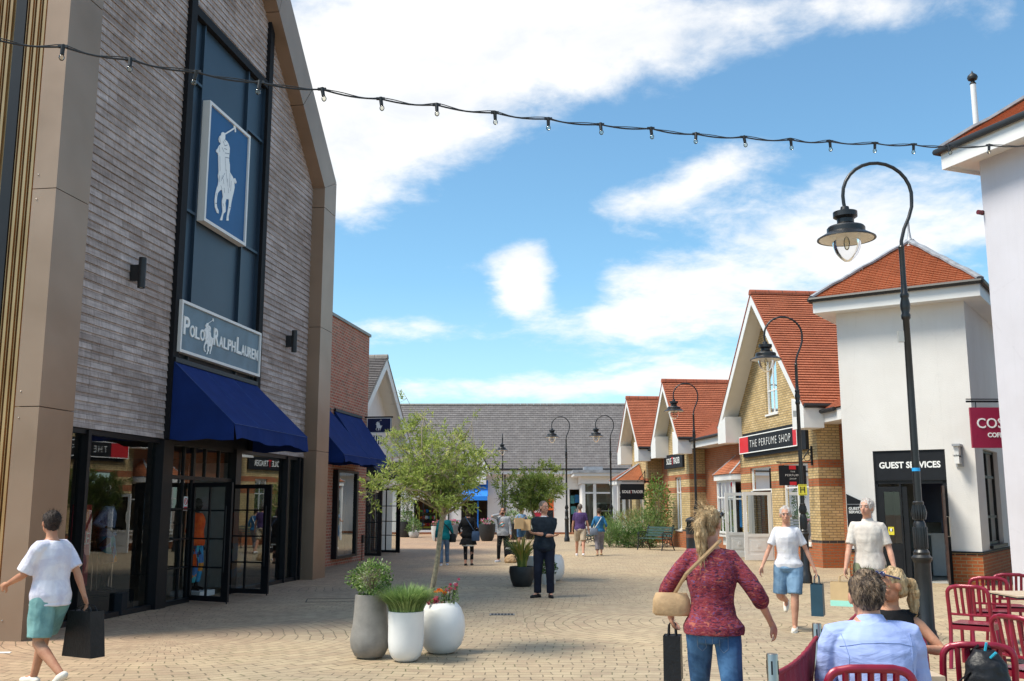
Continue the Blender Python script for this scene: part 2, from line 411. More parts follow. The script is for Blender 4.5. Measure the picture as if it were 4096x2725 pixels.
plain('awning_black', (.01, .011, .016), .85, var=.12, vscale=3)
plain('bright_blue', (.01, .2, .7), .7, var=.1)
plain('costa_red', (.28, .008, .045), .45, var=.06)
plain('sign_red', (.62, .01, .02), .4, var=.05)
plain('haribo_red', (.7, .01, .015), .4, var=.05)
plain('letter_white', (.85, .85, .83), .45, var=.02)
plain('yellow_plate', (.78, .66, .05), .45, var=.08)
plain('lead', (.34, .35, .37), .55, .3, var=.25, vscale=5)
plain('chair_red', (.24, .008, .028), .33, .15, var=.18, vscale=8, coat=.15)
plain('canvas_red', (.22, .008, .026), .9, var=.18, vscale=9, bump=.3, bscale=40)
plain('steel', (.46, .385, .32), .28, 1.0, var=.08)
plain('table_wood', (.48, .37, .26), .55, var=.2, vscale=10)
plain('pot_white', (.78, .77, .75), .38, var=.035, vscale=5)
plain('pot_black', (.018, .019, .02), .55, var=.25, vscale=9)
plain('pot_pale', (.5, .49, .46), .7, var=.12, vscale=8)
plain('soil', (.05, .035, .025), .95, var=.4, vscale=40)
plain('bark', (.24, .2, .13), .85, var=.35, vscale=30, bump=.5, bscale=60)
plain('wood_grey', (.34, .34, .35), .75, var=.2, vscale=8)
plain('bench_green', (.045, .09, .08), .5, var=.2)
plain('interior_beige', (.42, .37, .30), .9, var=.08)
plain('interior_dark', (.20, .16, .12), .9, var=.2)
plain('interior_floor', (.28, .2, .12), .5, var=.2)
plain('interior_white', (.7, .7, .68), .8, var=.05)
plain('poster_red', (.5, .02, .05), .5, var=.05)
plain('poster_blue', (.03, .25, .6), .5, var=.2)
plain('pink', (.8, .25, .4), .5, var=.05)
plain('dirty_brown', (.10, .045, .03), .5, var=.3)
plain('coping_metal', (.22, .2, .18), .5, .5, var=.15)
plain('kraft', (.55, .38, .2), .8, var=.08)
plain('mint', (.35, .72, .6), .8, var=.05)
def metalmat():
    m, t, b = newmat('bronze_metal')
    co = t.add('ShaderNodeTexCoord').outputs['Object']
    n = t.noise(co, .6, 4, .5, .3)
    t.l.new(t.ramp(n, [(.3, (.29, .19, .125)), (.7, (.39, .265, .185))]), b.inputs['Base Color'])
    b.inputs['Metallic'].default_value = .55; b.inputs['Roughness'].default_value = .46
    t.l.new(t.add('ShaderNodeBump', {'Height': t.noise(co, .9, 2), 'Strength': .35, 'Distance': .05}).outputs[0], b.inputs['Normal'])
    m, t, b = newmat('gold_metal')
    co = t.add('ShaderNodeTexCoord').outputs['Object']
    t.l.new(t.ramp(t.noise(co, .8, 3), [(.3, (.40, .23, .10)), (.7, (.54, .34, .17))]), b.inputs['Base Color'])
    b.inputs['Metallic'].default_value = .8; b.inputs['Roughness'].default_value = .34
metalmat()
def timber():
    m, t, b = newmat('timber_boards')
    uv = t.add('ShaderNodeTexCoord').outputs['UV']
    v0 = t.mapv(uv, loc=(0, -.065, 0))
    br = t.add('ShaderNodeTexBrick', {'Vector': v0, 'Color1': (.43, .39, .375, 1), 'Color2': (.27, .23, .21, 1), 'Mortar': (.09, .07, .06, 1), 'Scale': 1.0,
               'Mortar Size': .003, 'Mortar Smooth': .1, 'Bias': -.15, 'Brick Width': .62, 'Row Height': .13}, offset=.37, squash=1.0)
    br.offset_frequency = 2
    n = t.noise(t.mapv(uv, (.9, 6, 1)), 3.0, 6, .6); n2 = t.noise(t.mapv(uv, (9, 1.2, 1)), 2.0, 5, .6); n3 = t.noise(uv, .7, 3)
    c = t.mix(1.0, br.outputs['Color'], t.ramp(n, [(.25, (.66, .62, .6)), (.75, (1.3, 1.28, 1.26))]), 'MULTIPLY')
    c = t.mix(1.0, c, t.ramp(n2, [(.3, (.8, .78, .77)), (.72, (1.25, 1.24, 1.24))]), 'MULTIPLY')
    c = t.mix(1.0, c, t.ramp(n3, [(.3, (.85, .8, .78)), (.7, (1.15, 1.15, 1.18))]), 'MULTIPLY')
    t.l.new(c, b.inputs['Base Color']); b.inputs['Roughness'].default_value = .8
    t.l.new(t.add('ShaderNodeBump', {'Height': n, 'Strength': .3, 'Distance': .01}).outputs[0], b.inputs['Normal'])
timber()
YB = dict(c1=(.52, .365, .16), c2=(.66, .49, .25), mortar=(.24, .18, .105))
brickmat('yellow_brick', YB['c1'], YB['c2'], YB['mortar'], bands=dict(c1=(.46, .13, .04), c2=(.38, .10, .035), z=[(-.5, .675), (2.25, 2.475), (2.775, 3.0)], black=(.675, .75)))
brickmat('red_brick', (.40, .115, .04), (.33, .09, .032), (.28, .2, .12))
brickmat('orange_brick', (.50, .135, .035), (.40, .10, .03), (.38, .27, .14), bands=dict(c1=(.5, .135, .035), c2=(.4, .1, .03), z=[], black=(.64, .72)))
brickmat('mottled_brick', (.36, .08, .045), (.62, .27, .17), (.46, .34, .26), w=.23, h=.085, ms=.013, third=((.045, .02, .018), 1.0, -.35))
brickmat('clay_tile', (.40, .12, .055), (.50, .17, .09), (.2, .05, .02), w=.17, h=.1, ms=.004, third=((.30, .07, .03), .6, -.4))
brickmat('clay_tile_orange', (.45, .145, .06), (.55, .205, .10), (.25, .08, .03), w=.17, h=.1, ms=.004, third=((.36, .1, .04), .6, -.4))
brickmat('slate_tile', (.135, .12, .118), (.17, .155, .15), (.08, .072, .07), w=.3, h=.26, ms=.009, rough=.7, third=((.20, .175, .168), .5, -.5))
brickmat('ridge_clay', (.34, .085, .04), (.36, .10, .05), (.12, .05, .03), w=.45, h=.6, ms=.012)
glassmat('glass', (.80, .84, .84), 1.5, 1.6)
glassmat('shop_glass', (.72, .74, .74), 1.6, 1.55)
glassmat('clear_bowl', (.93, .93, .93), 1.35, 1.0)
glassmat('bulb_glass', (.9, .88, .8), 1.45, 1.4)
def greypot():
    m, t, b = newmat('pot_concrete'); co = t.add('ShaderNodeTexCoord').outputs['Object']
    c = t.mix(t.noise(co, 7, 6, .65), (.12, .11, .10), (.33, .31, .28)); z = t.add('ShaderNodeSeparateXYZ', {0: co}).outputs[2]
    t.l.new(c, b.inputs['Base Color']); b.inputs['Roughness'].default_value = .7
greypot()
def paving():
    m, t, b = newmat('block_paving')
    co = t.add('ShaderNodeTexCoord').outputs['Object']
    wob = t.add('ShaderNodeTexNoise', {'Vector': co, 'Scale': .55, 'Detail': 4})
    base = t.add('ShaderNodeVectorMath', {0: co, 1: t.add('ShaderNodeVectorMath', {0: t.add('ShaderNodeVectorMath', {0: wob.outputs[1], 1: (.5, .5, .5)}, operation='SUBTRACT').outputs[0], 1: (.5, .5, 0)}, operation='MULTIPLY').outputs[0]}, operation='ADD').outputs[0]
    vec = t.mapv(base, rot=(0, 0, R_(4)))
    inner = 0.0
    for (cx, cy, r) in ((3.2, 15.2, 3.1), (1.8, 24.2, 2.9), (-4.6, 13.6, 3.9), (-1.0, 33.0, 3.4), (7.4, 20.0, 2.8), (-2.2, 21.6, 2.8)):
        dd = t.add('ShaderNodeVectorMath', {0: base, 1: (cx, cy, 0)}, operation='SUBTRACT').outputs[0]
        s = t.add('ShaderNodeSeparateXYZ', {0: dd}); a = t.math('ARCTAN2', s.outputs[1], s.outputs[0])
        rr = t.math('SQRT', t.math('ADD', t.math('MULTIPLY', s.outputs[0], s.outputs[0]), t.math('MULTIPLY', s.outputs[1], s.outputs[1])))
        pv = t.add('ShaderNodeCombineXYZ', {0: t.math('MULTIPLY', a, r*.62), 1: rr, 2: 0.0}).outputs[0]
        f = t.math('LESS_THAN', rr, r)
        mx = t.add('ShaderNodeMix', data_type='VECTOR'); t.l.new(f, mx.inputs[0]); t.l.new(vec, mx.inputs[4]); t.l.new(pv, mx.inputs[5]); vec = mx.outputs[1]
        inner = t.math('MAXIMUM', inner, f)
    br = t.add('ShaderNodeTexBrick', {'Vector': vec, 'Color1': (.42, .335, .225, 1), 'Color2': (.355, .28, .185, 1), 'Mortar': (.235, .195, .125, 1), 'Scale': 1.0,
               'Mortar Size': .008, 'Mortar Smooth': .4, 'Bias': -.1, 'Brick Width': .235, 'Row Height': .16})
    br2 = t.add('ShaderNodeTexBrick', {'Vector': vec, 'Color1': (0, 0, 0, 1), 'Color2': (1, 1, 1, 1), 'Mortar': (0, 0, 0, 1), 'Scale': 1.0,
               'Mortar Size': .0095, 'Bias': -.45, 'Brick Width': .235, 'Row Height': .16}, offset=.5)
    c = t.mix(t.math('MULTIPLY', br2.outputs['Color'], .5), br.outputs['Color'], (.41, .285, .205))
    moss = t.ramp(t.noise(co, 1.1, 5, .7), [(.5, (0, 0, 0)), (.66, (1, 1, 1))])
    mor = t.mix(moss, (.17, .135, .09), (.12, .145, .045))
    c = t.mix(t.math('MULTIPLY', br.outputs['Fac'], t.add('ShaderNodeMapRange', {0: t.noise(co, .9, 4, .6), 1: .35, 2: .62, 3: .35, 4: 1.0}).outputs[0]), c, mor)
    c = t.mix(1.0, c, t.ramp(t.noise(co, .22, 3), [(.3, (.82, .83, .86)), (.7, (1.14, 1.10, 1.03))]), 'MULTIPLY')
    c = t.mix(1.0, c, t.ramp(t.noise(co, 2.6, 5, .65), [(.3, (.82, .8, .8)), (.7, (1.14, 1.14, 1.12))]), 'MULTIPLY')
    c = t.mix(1.0, c, t.ramp(t.noise(co, 60, 2), [(.3, (.9, .9, .9)), (.7, (1.08, 1.08, 1.08))]), 'MULTIPLY')
    gum = t.add('ShaderNodeTexVoronoi', {'Vector': co, 'Scale': 1.6}).outputs[0]
    c = t.mix(t.math('MULTIPLY', t.math('LESS_THAN', gum, .028), .5), c, (.13, .11, .09))
    stn = t.ramp(t.noise(co, .55, 6, .7, .6), [(.56, (0, 0, 0)), (.7, (1, 1, 1))]); c = t.mix(t.math('MULTIPLY', stn, .3), c, (.24, .18, .125))
    # redder, darker paving colour towards the left shops
    sx = t.add('ShaderNodeSeparateXYZ', {0: co})
    lf = t.math('ADD', sx.outputs[0], t.math('MULTIPLY', sx.outputs[1], -.148))
    f = t.add('ShaderNodeMapRange', {0: t.math('ADD', lf, t.math('MULTIPLY', t.noise(co, .3, 3), 3.0)), 1: -6.5, 2: -3.0, 3: .75, 4: 0.0}).outputs[0]
    c = t.mix(f, c, t.mix(1.0, c, (.98, .78, .76), 'MULTIPLY'))
    t.l.new(c, b.inputs['Base Color']); b.inputs['Roughness'].default_value = .75; b.inputs['Specular IOR Level'].default_value = .35
    h = t.math('ADD', t.math('MULTIPLY', br.outputs['Fac'], -1.0), t.math('MULTIPLY', t.noise(co, 25, 3), .25))
    t.l.new(t.add('ShaderNodeBump', {'Height': h, 'Strength': .6, 'Distance': .01}).outputs[0], b.inputs['Normal'])
paving()
leafmat('olive_leaf', [(.08, .11, .02), (.18, .24, .045), (.32, .40, .085), (.45, .50, .14), (.56, .54, .2)], .5, .7)
leafmat('bush_leaf', [(.04, .09, .015), (.09, .18, .03), (.2, .31, .06), (.42, .46, .26), (.6, .6, .42)], .25)
leafmat('rosemary_leaf', [(.06, .11, .03), (.13, .22, .06), (.24, .36, .11), (.36, .46, .18)], .35)
leafmat('dark_leaf', [(.025, .06, .012), (.055, .12, .022), (.11, .2, .04), (.18, .28, .07)], .3)
leafmat('yucca_leaf', [(.09, .13, .02), (.2, .26, .05), (.36, .36, .07), (.45, .28, .08)], .25)
leafmat('straw', [(.3, .24, .1), (.5, .4, .2), (.3, .32, .1), (.6, .5, .3)], .3)
leafmat('petal_pink', [(.7, .02, .12), (.8, .1, .25), (.85, .4, .5), (.6, .0, .1)], .3)
leafmat('petal_orange', [(.8, .12, .01), (.9, .25, .01), (.9, .4, .02)], .3)
leafmat('petal_white', [(.8, .78, .75), (.85, .84, .8), (.85, .75, .75)], .3)
# ------------------------------------------------------------ ground
def ground():
    mb = MB(); mb.face([(-260, -120, 0), (260, -120, 0), (260, 420, 0), (-260, 420, 0)])
    o = link('ground', mb.mesh('ground'), 'block_paving'); o['kind'] = 'structure'
ground()
# ------------------------------------------------------------ logo silhouette (rider), traced on its sign plane
PL = [(415,540),(418,520),(430,512),(443,517),(450,530),(452,545),(450,580),(466,592),(480,615),(492,655),(490,695),(487,720),(486,770),(492,805),(493,870),(505,890),(520,915),(533,960),(535,1010),(525,1060),(515,1100),(505,1150),(500,1190),(490,1230),(480,1270),(482,1305),(462,1305),(468,1260),(478,1200),(485,1150),(486,1118),(472,1112),(460,1115),(452,1150),(455,1180),(455,1225),(445,1235),(435,1245),(430,1270),(425,1303),(405,1303),(410,1285),(418,1265),(428,1225),(425,1180),(423,1130),(432,1090),(425,1040),(418,1025),(400,1040),(385,1060),(378,1100),(375,1150),(378,1185),(392,1215),(392,1242),(378,1235),(366,1200),(360,1180),(358,1120),(365,1060),(375,1020),(388,985),(393,940),(388,905),(393,870),(392,800),(390,720),(385,700),(372,690),(372,672),(385,660),(395,635),(408,625),(412,612),(398,600),(394,575),(400,552)]
PM = [(446,526),(528,474),(530,433),(541,433),(549,512),(539,514),(536,484),(452,536)]
PT = [(525,930),(540,925),(553,960),(548,975),(538,965),(530,950)]
def zuv(p): return LF.hit(700+p[0]/2.24, 300+p[1]/2.24, -.19)
LOGO = [[zuv(p) for p in P] for P in (PL, PM, PT)]
_us = [p[0] for P in LOGO for p in P]; _zs = [p[1] for P in LOGO for p in P]
lu, lz, lh = (min(_us)+max(_us))/2, (min(_zs)+max(_zs))/2, max(_zs)-min(_zs)
LOGO = [[((a-lu)/lh, (b_-lz)/lh) for a, b_ in P] for P in LOGO]
from mathutils.geometry import tessellate_polygon
def logo_mb(h, origin, ex, ez, th=.012, wx=1.0):
    mb = MB(); ex, ez = Vector(ex), Vector(ez); en = ex.cross(ez); o = Vector(origin)
    for P in LOGO:
        pts = [o+ex*a*h*wx+ez*b_*h for a, b_ in P]
        for tri in tessellate_polygon([pts]): mb.face([pts[i]+en*th for i in tri])
        for i in range(len(pts)):
            a, b_ = pts[i], pts[(i+1) % len(pts)]; mb.face([a, b_, b_+en*th, a+en*th])
    return mb
def logo_lines(h, origin, ex, ez, th=.014, wx=1.0):
    # dark seams drawn on the silhouette: collar, belt, reins, saddle
    segs = [((400,560),(406,600)),((430,590),(446,636)),((446,636),(470,628)),((441,660),(466,668)),((448,700),(486,706)),((449,738),(486,746)),((449,746),(456,860)),((458,850),(466,960)),((402,730),(404,860)),
            ((398,640),(402,690)),((420,650),(440,690)),((400,900),(400,960)),((446,880),(424,930)),((432,930),(438,980)),((470,930),(474,1000)),((492,880),(488,1010)),((476,1010),(480,1060)),((505,950),(498,1040)),((410,990),(420,1020)),((440,1010),(446,1060)),((372,1060),(376,1090)),((430,1150),(438,1180)),((486,1190),(498,1190)),((362,1150),(376,1152)),((424,900),(416,950)),((440,580),(452,600))]
    mb = MB(); ex, ez = Vector(ex), Vector(ez); en = ex.cross(ez); o = Vector(origin)+en*th
    for a, b_ in segs:
        p, q = zuv(a), zuv(b_); p = o+ex*(p[0]-lu)/lh*h*wx+ez*(p[1]-lz)/lh*h; q = o+ex*(q[0]-lu)/lh*h*wx+ez*(q[1]-lz)/lh*h
        d = (q-p).normalized(); w = en.cross(d)*h*.0024
        mb.face([p-w, q-w, q+w, p+w])
    return mb
EY, EZ, EX = Vector((0, 1, 0)), Vector((0, 0, 1)), Vector((1, 0, 0))
def fit(body, left, right, zc, h, ex, en_off=0.004, bold=.0, space=1.0):
    # text stretched between two points (left/right as read), centre height zc, letter height h
    a = text_mb(body, 1.0, (0, 0, 0), EX, EZ, 0, bold=bold, space=space); xs = [v.x for v in a.v]; zs = [v.z for v in a.v]
    L, Rr = Vector(left), Vector(right); en = Vector(ex).cross(EZ); out = MB()
    P = [L.lerp(Rr, (v.x-min(xs))/(max(xs)-min(xs)))+EZ*(zc-h/2+h*(v.z-min(zs))/(max(zs)-min(zs)))+en*en_off for v in a.v]
    out.v = P; out.f = a.f; out.uv = a.uv; return out
# ------------------------------------------------------------ LEFT: timber gabled shop
def store():
    B = thing('shop_building', 'tall gabled shop clad in grey timber boards inside a bronze metal frame', 'building', LF, (0, 0, 0))
    xw = -.33
    yl, yr, ze, sl = .80, 10.85, 9.52, .886
    def top(y): return ze+min(y-yl, yr-y)*sl
    m = MB(); z = 2.84
    def course(a, b, z0, z1):
        # trapezoid where the rake cuts the course
        def clip(z_): return max(a, yl+max(0, (z_-ze)/sl)), min(b, yr-max(0, (z_-ze)/sl))
        a0, b0 = clip(z0); a1, b1 = clip(z1)
        if b0-a0 < .02: return
        if b1 < a1: a1 = b1 = (a1+b1)/2
        xb, xt = xw+.026, xw+.004
        m.face([(xb, a0, z0), (xb, b0, z0), (xt, b1, z1), (xt, a1, z1)]); m.face([(xw, a0, z0), (xw, b0, z0), (xb, b0, z0), (xb, a0, z0)])
    while z < 14.3:
        z1 = z+.13
        if z1 <= 10.95: course(yl, 4.0, z, z1); course(7.87, yr, z, z1)
        else: course(yl, 7.66 if z < 12.4 else yr, z, z1)
        if z1 > 10.95 and z < 12.4: course(7.87, yr, z, z1)
        z = z1
    part('timber_wall', m, 'timber_boards', B)
    k = MB(); wall(k, xw-.05, yl-.3, yr+.3, 2.8, lambda y: top(y)+.2, brk=((yl+yr)/2,), holes=()); part('backing_wall', k, 'black_metal', B)
    # metal surround: pillars in 3 m panels, rakes
    f = MB(); g = .006
    for y0, y1 in ((0, .8), (10.85, 11.72)):
        for z0, z1 in ((0, 3), (3, 6), (6, 9.02)):
            f.box(xw-.02, 0, y0, y1, z0+(g if z0 else 0), z1-g)
    kn = .27                     # knee height difference inner/outer
    ki, ko = (10.85, ze), (11.72, ze+.40)
    am = (yl+yr)/2; ai, ao = (am, ze+(yr-am)*sl), (am, ze+.40+(11.72-am)*sl)
    for sgn in (1, -1):
        Y = (lambda y: y) if sgn > 0 else (lambda y: 2*am-y)
        lo = 11.72 if sgn > 0 else 11.65
        f.prism([(xw-.02, Y(10.85), 9.03), (xw-.02, Y(lo), 9.03), (xw-.02, Y(lo), ko[1]), (xw-.02, Y(10.85), ki[1])], (.35-.02+.02, 0, 0))
        n = 3
        for i in range(n):
            a, b = i/n+.0012, (i+1)/n-.0012
            L = lambda p, q, t: (p[0]+(q[0]-p[0])*t, p[1]+(q[1]-p[1])*t)
            q = [L(ki, ai, a), L((lo, ko[1]), ao, a), L((lo, ko[1]), ao, b), L(ki, ai, b)]
            f.prism([(xw-.02, Y(y), z_) for y, z_ in q], (.35, 0, 0))
    part('metal_surround', f, 'bronze_metal', B, bevel=.006)
    # bolts
    bo = MB()
    for z_ in (.25, 2.85, 3.2, 5.85, 6.2):
        for y_ in (.04,): bo.ell((-.28, -.004, z_), .012, .006, .012, 8, 5)
        bo.ell((-.28, 10.846, z_), .012, .006, .012, 8, 5)
    part('bolts', bo, 'steel', B, smooth=40)
    # side wall with ribbed gold cladding, and roof behind
    s = MB(); s.box(-14, xw-.021, .12, .2, 0, 9.3)
    part('side_wall', s, 'gold_metal', B)
    rb = MB(); x = -.45
    while x > -3.2:
        if not (-.92 < x < -.70):
            rb.box(x-.02, x+.02, .085, .119, 0, 9.3); rb.box(x-.048, x-.042, .075, .119, 0, 9.3)
        x -= .105
    part('cladding_rib', rb, 'gold_metal', B)
    gp = MB(); gp.box(-.90, -.74, .085, .118, 0, 9.3); part('dark_joint', gp, 'black_metal', B)
    r = MB()
    for sgn in (1, -1):
        Y = (lambda y: y) if sgn > 0 else (lambda y: 2*am-y)
        r.prism([(xw-.03, Y(11.68), ko[1]-.05), (xw-.03, Y(am), ao[1]-.05), (xw-.03, Y(am), ao[1]-.25), (xw-.03, Y(11.68), ko[1]-.25)], (-13, 0, 0))
    part('roof', r, 'coping_metal', B)
    e = MB(); e.box(-13.5, xw-.06, 11.55, 11.65, 0, 9.9); e.box(-13.6, -13.5, .2, 11.6, 0, 9.5); part('rear_wall', e, 'coping_metal', B)
    # glazed slate-blue bay between the boards
    t = MB(); t.box(xw-.045, xw-.03, 4.0, 7.87, 4.2, 10.76)
    part('bay_panel', t, 'slate_panel', B)
    t = MB()
    t.box(xw-.029, xw+.10, 3.99, 4.21, 2.84, 13.0); t.box(xw-.029, xw+.10, 7.66, 7.87, 2.84, 12.45)
    t.box(xw-.028, xw+.085, 4.21, 7.66, 10.76, 10.93)
    t.box(xw-.029, xw+.05, 4.21, 7.66, 4.12, 4.3)
    part('bay_frame', t, 'matt_black', B)
    t = MB()
    for y_ in (4.70, 6.76): t.box(xw-.029, xw+.035, y_-.022, y_+.022, 4.3, 10.76)
    for z_ in (7.02, 9.52):
        t.box(xw-.029, xw+.032, 4.21, 4.678, z_-.025, z_+.025); t.box(xw-.029, xw+.032, 6.782, 7.66, z_-.025, z_+.025)
    t.box(xw-.029, xw+.03, 4.215, 4.25, 4.3, 10.76); t.box(xw-.029, xw+.03, 7.62, 7.655, 4.3, 10.76)
    part('mullion', t, 'slate_panel', B)
    # shopfront
    xs = -.40; fr = MB()
    def post(a, b, z0=0.0, z1=2.82, d=.10): fr.box(xs-.06, xs+d, a, b, z0, z1)
    post(3.93, 4.28, d=.14); post(6.95, 7.2, d=.12); post(1.70, 1.78); post(.81, .86); post(9.82, 9.88); post(10.55, 10.62); post(5.30, 5.38, 0, 2.8, .02); post(10.78, 10.84)
    for a, b in ((.86, 3.93), (4.28, 6.95), (7.2, 10.78)): fr.box(xs-.05, xs+.06, a, b, 2.76, 2.83)
    for a, b in ((.86, 3.93), (4.28, 5.30), (7.2, 10.78)): fr.box(xs-.05, xs+.07, a, b, 0, .08)
    fr.box(xs-.05, xs+.04, 4.28, 6.95, 2.17, 2.24)
    for y_ in (4.95, 5.8, 6.4): fr.box(xs-.04, xs+.02, y_-.02, y_+.02, 2.24, 2.76)
    for z_ in (.62, 1.12, 1.65): fr.box(xs-.03, xs+.02, 4.28, 5.30, z_-.014, z_+.014)
    fr.box(xs-.03, xs+.02, 4.93, 4.97, .08, 2.17)
    sf = part('shopfront_frame', fr, 'black_metal', B)
    for a, b, c, d in ((.86, 1.70, .08, 2.76), (1.78, 3.93, .08, 2.76), (4.28, 5.30, .08, 2.17), (4.28, 6.95, 2.24, 2.76), (7.2, 9.82, .08, 2.76), (9.88, 10.55, .08, 2.76)):
        g_ = MB(); g_.face([(xs-.01, a, c), (xs-.01, b, c), (xs-.01, b, d), (xs-.01, a, d)]); part('pane', g_, 'shop_glass', sf)
    def leaf(hy, ang, sgn):
        # leaf of the double door swung outwards, hinged at (xs, hy)
        f = MB(); gl = MB(); w, h = .98, 2.12; a = R_(ang); dx, dy = math.cos(a), math.sin(a); ux, uy = -dy, dx
        def bx(s0, s1, z0, z1, t_=.022):
            c = Vector((xs+dx*(s0+s1)/2, hy+dy*(s0+s1)/2, (z0+z1)/2)); f.obox(c, Vector((dx, dy, 0))*(s1-s0)/2, Vector((ux, uy, 0))*t_, (0, 0, (z1-z0)/2))
        bx(0, .07, .03, h); bx(w-.16, w, .03, h); bx(.07, w-.16, .03, .12); bx(.07, w-.16, h-.08, h)
        bx(.42, .46, .12, h-.08, .014)
        for z_ in (.62, 1.12, 1.62): bx(.07, w-.16, z_-.014, z_+.014, .015)
        o = part('door', f, 'black_metal', B)
        P = lambda s_, z_: (xs+dx*s_, hy+dy*s_, z_)
        gl.face([P(.07, .12), P(w-.16, .12), P(w-.16, h-.08), P(.07, h-.08)]); part('pane', gl, 'glass', o)
        hd = MB(); hd.tube([(xs+dx*(w-.08)-ux*sgn*.06, hy+dy*(w-.08)-uy*sgn*.06, .55), (xs+dx*(w-.08)-ux*sgn*.06, hy+dy*(w-.08)-uy*sgn*.06, 1.7)], .014, 8)
        hd.tube([P(w-.03, .03), P(w-.03, -.0)], .012, 6); part('handle', hd, 'black_metal', o)
    leaf(5.36, -20, 1); leaf(6.92, -10, 1)
    # interior
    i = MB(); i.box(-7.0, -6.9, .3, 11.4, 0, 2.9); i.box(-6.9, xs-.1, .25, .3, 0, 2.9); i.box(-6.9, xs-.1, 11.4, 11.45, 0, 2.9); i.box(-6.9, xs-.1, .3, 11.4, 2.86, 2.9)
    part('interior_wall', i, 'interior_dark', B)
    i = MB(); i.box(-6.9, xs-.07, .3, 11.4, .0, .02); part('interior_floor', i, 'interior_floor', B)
    i = MB(); i.box(-1.9, -1.0, 8.2, 8.3, .02, 2.6); i.box(-2.6, -1.9, 9.6, 9.7, .02, 2.6); part('display_wall', i, 'interior_white', B)
    st = MB()
    for (x_, y_, h_) in ((-1.0, 3.2, 1.3), (-1.5, 3.6, 1.1), (-1.2, 6.0, 1.35), (-2.2, 5.2, 1.2), (-1.4, 8.8, 1.4)):
        st.tube([(x_, y_, .02), (x_, y_, h_)], .014, 6); st.tube([(x_, y_+.6, .02), (x_, y_+.6, h_)], .014, 6); st.tube([(x_, y_, h_), (x_, y_+.6, h_)], .014, 6)
    part('clothes_rail', st, 'steel', B)
store()
def sale_poster():
    t = thing('sale_poster', 'red poster with the letters SALE inside the timber shop window', 'poster', LF, (-.62, 1.95, .5))
    m = MB(); m.box(-.64, -.62, 1.95, 2.45, .5, 1.72); part('board', m, 'poster_red', t)
    part('lettering', text_mb('SALE', .26, (-.612, 2.2, 1.2), EY, EZ, .003, sx=.8), 'letter_white', t)
    p = thing('no_smoking_sticker', 'small white and red no smoking sticker on the shop entrance glass', 'sticker', LF, (-.40, 5.05, 1.55))
    m = MB(); m.box(-.40, -.396, 5.02, 5.17, 1.62, 1.87); part('sheet', m, 'letter_white', p)
    m = MB()
    pts = [(-.394, 5.095+.055*math.cos(a*math.pi/8), 1.78+.055*math.sin(a*math.pi/8)) for a in range(17)]
    m.tube(pts, .007, 4); m.tube([(-.394, 5.06, 1.82), (-.394, 5.13, 1.74)], .006, 4); m.box(-.396, -.393, 5.03, 5.16, 1.63, 1.69); part('symbol', m, 'sign_red', p)
sale_poster()
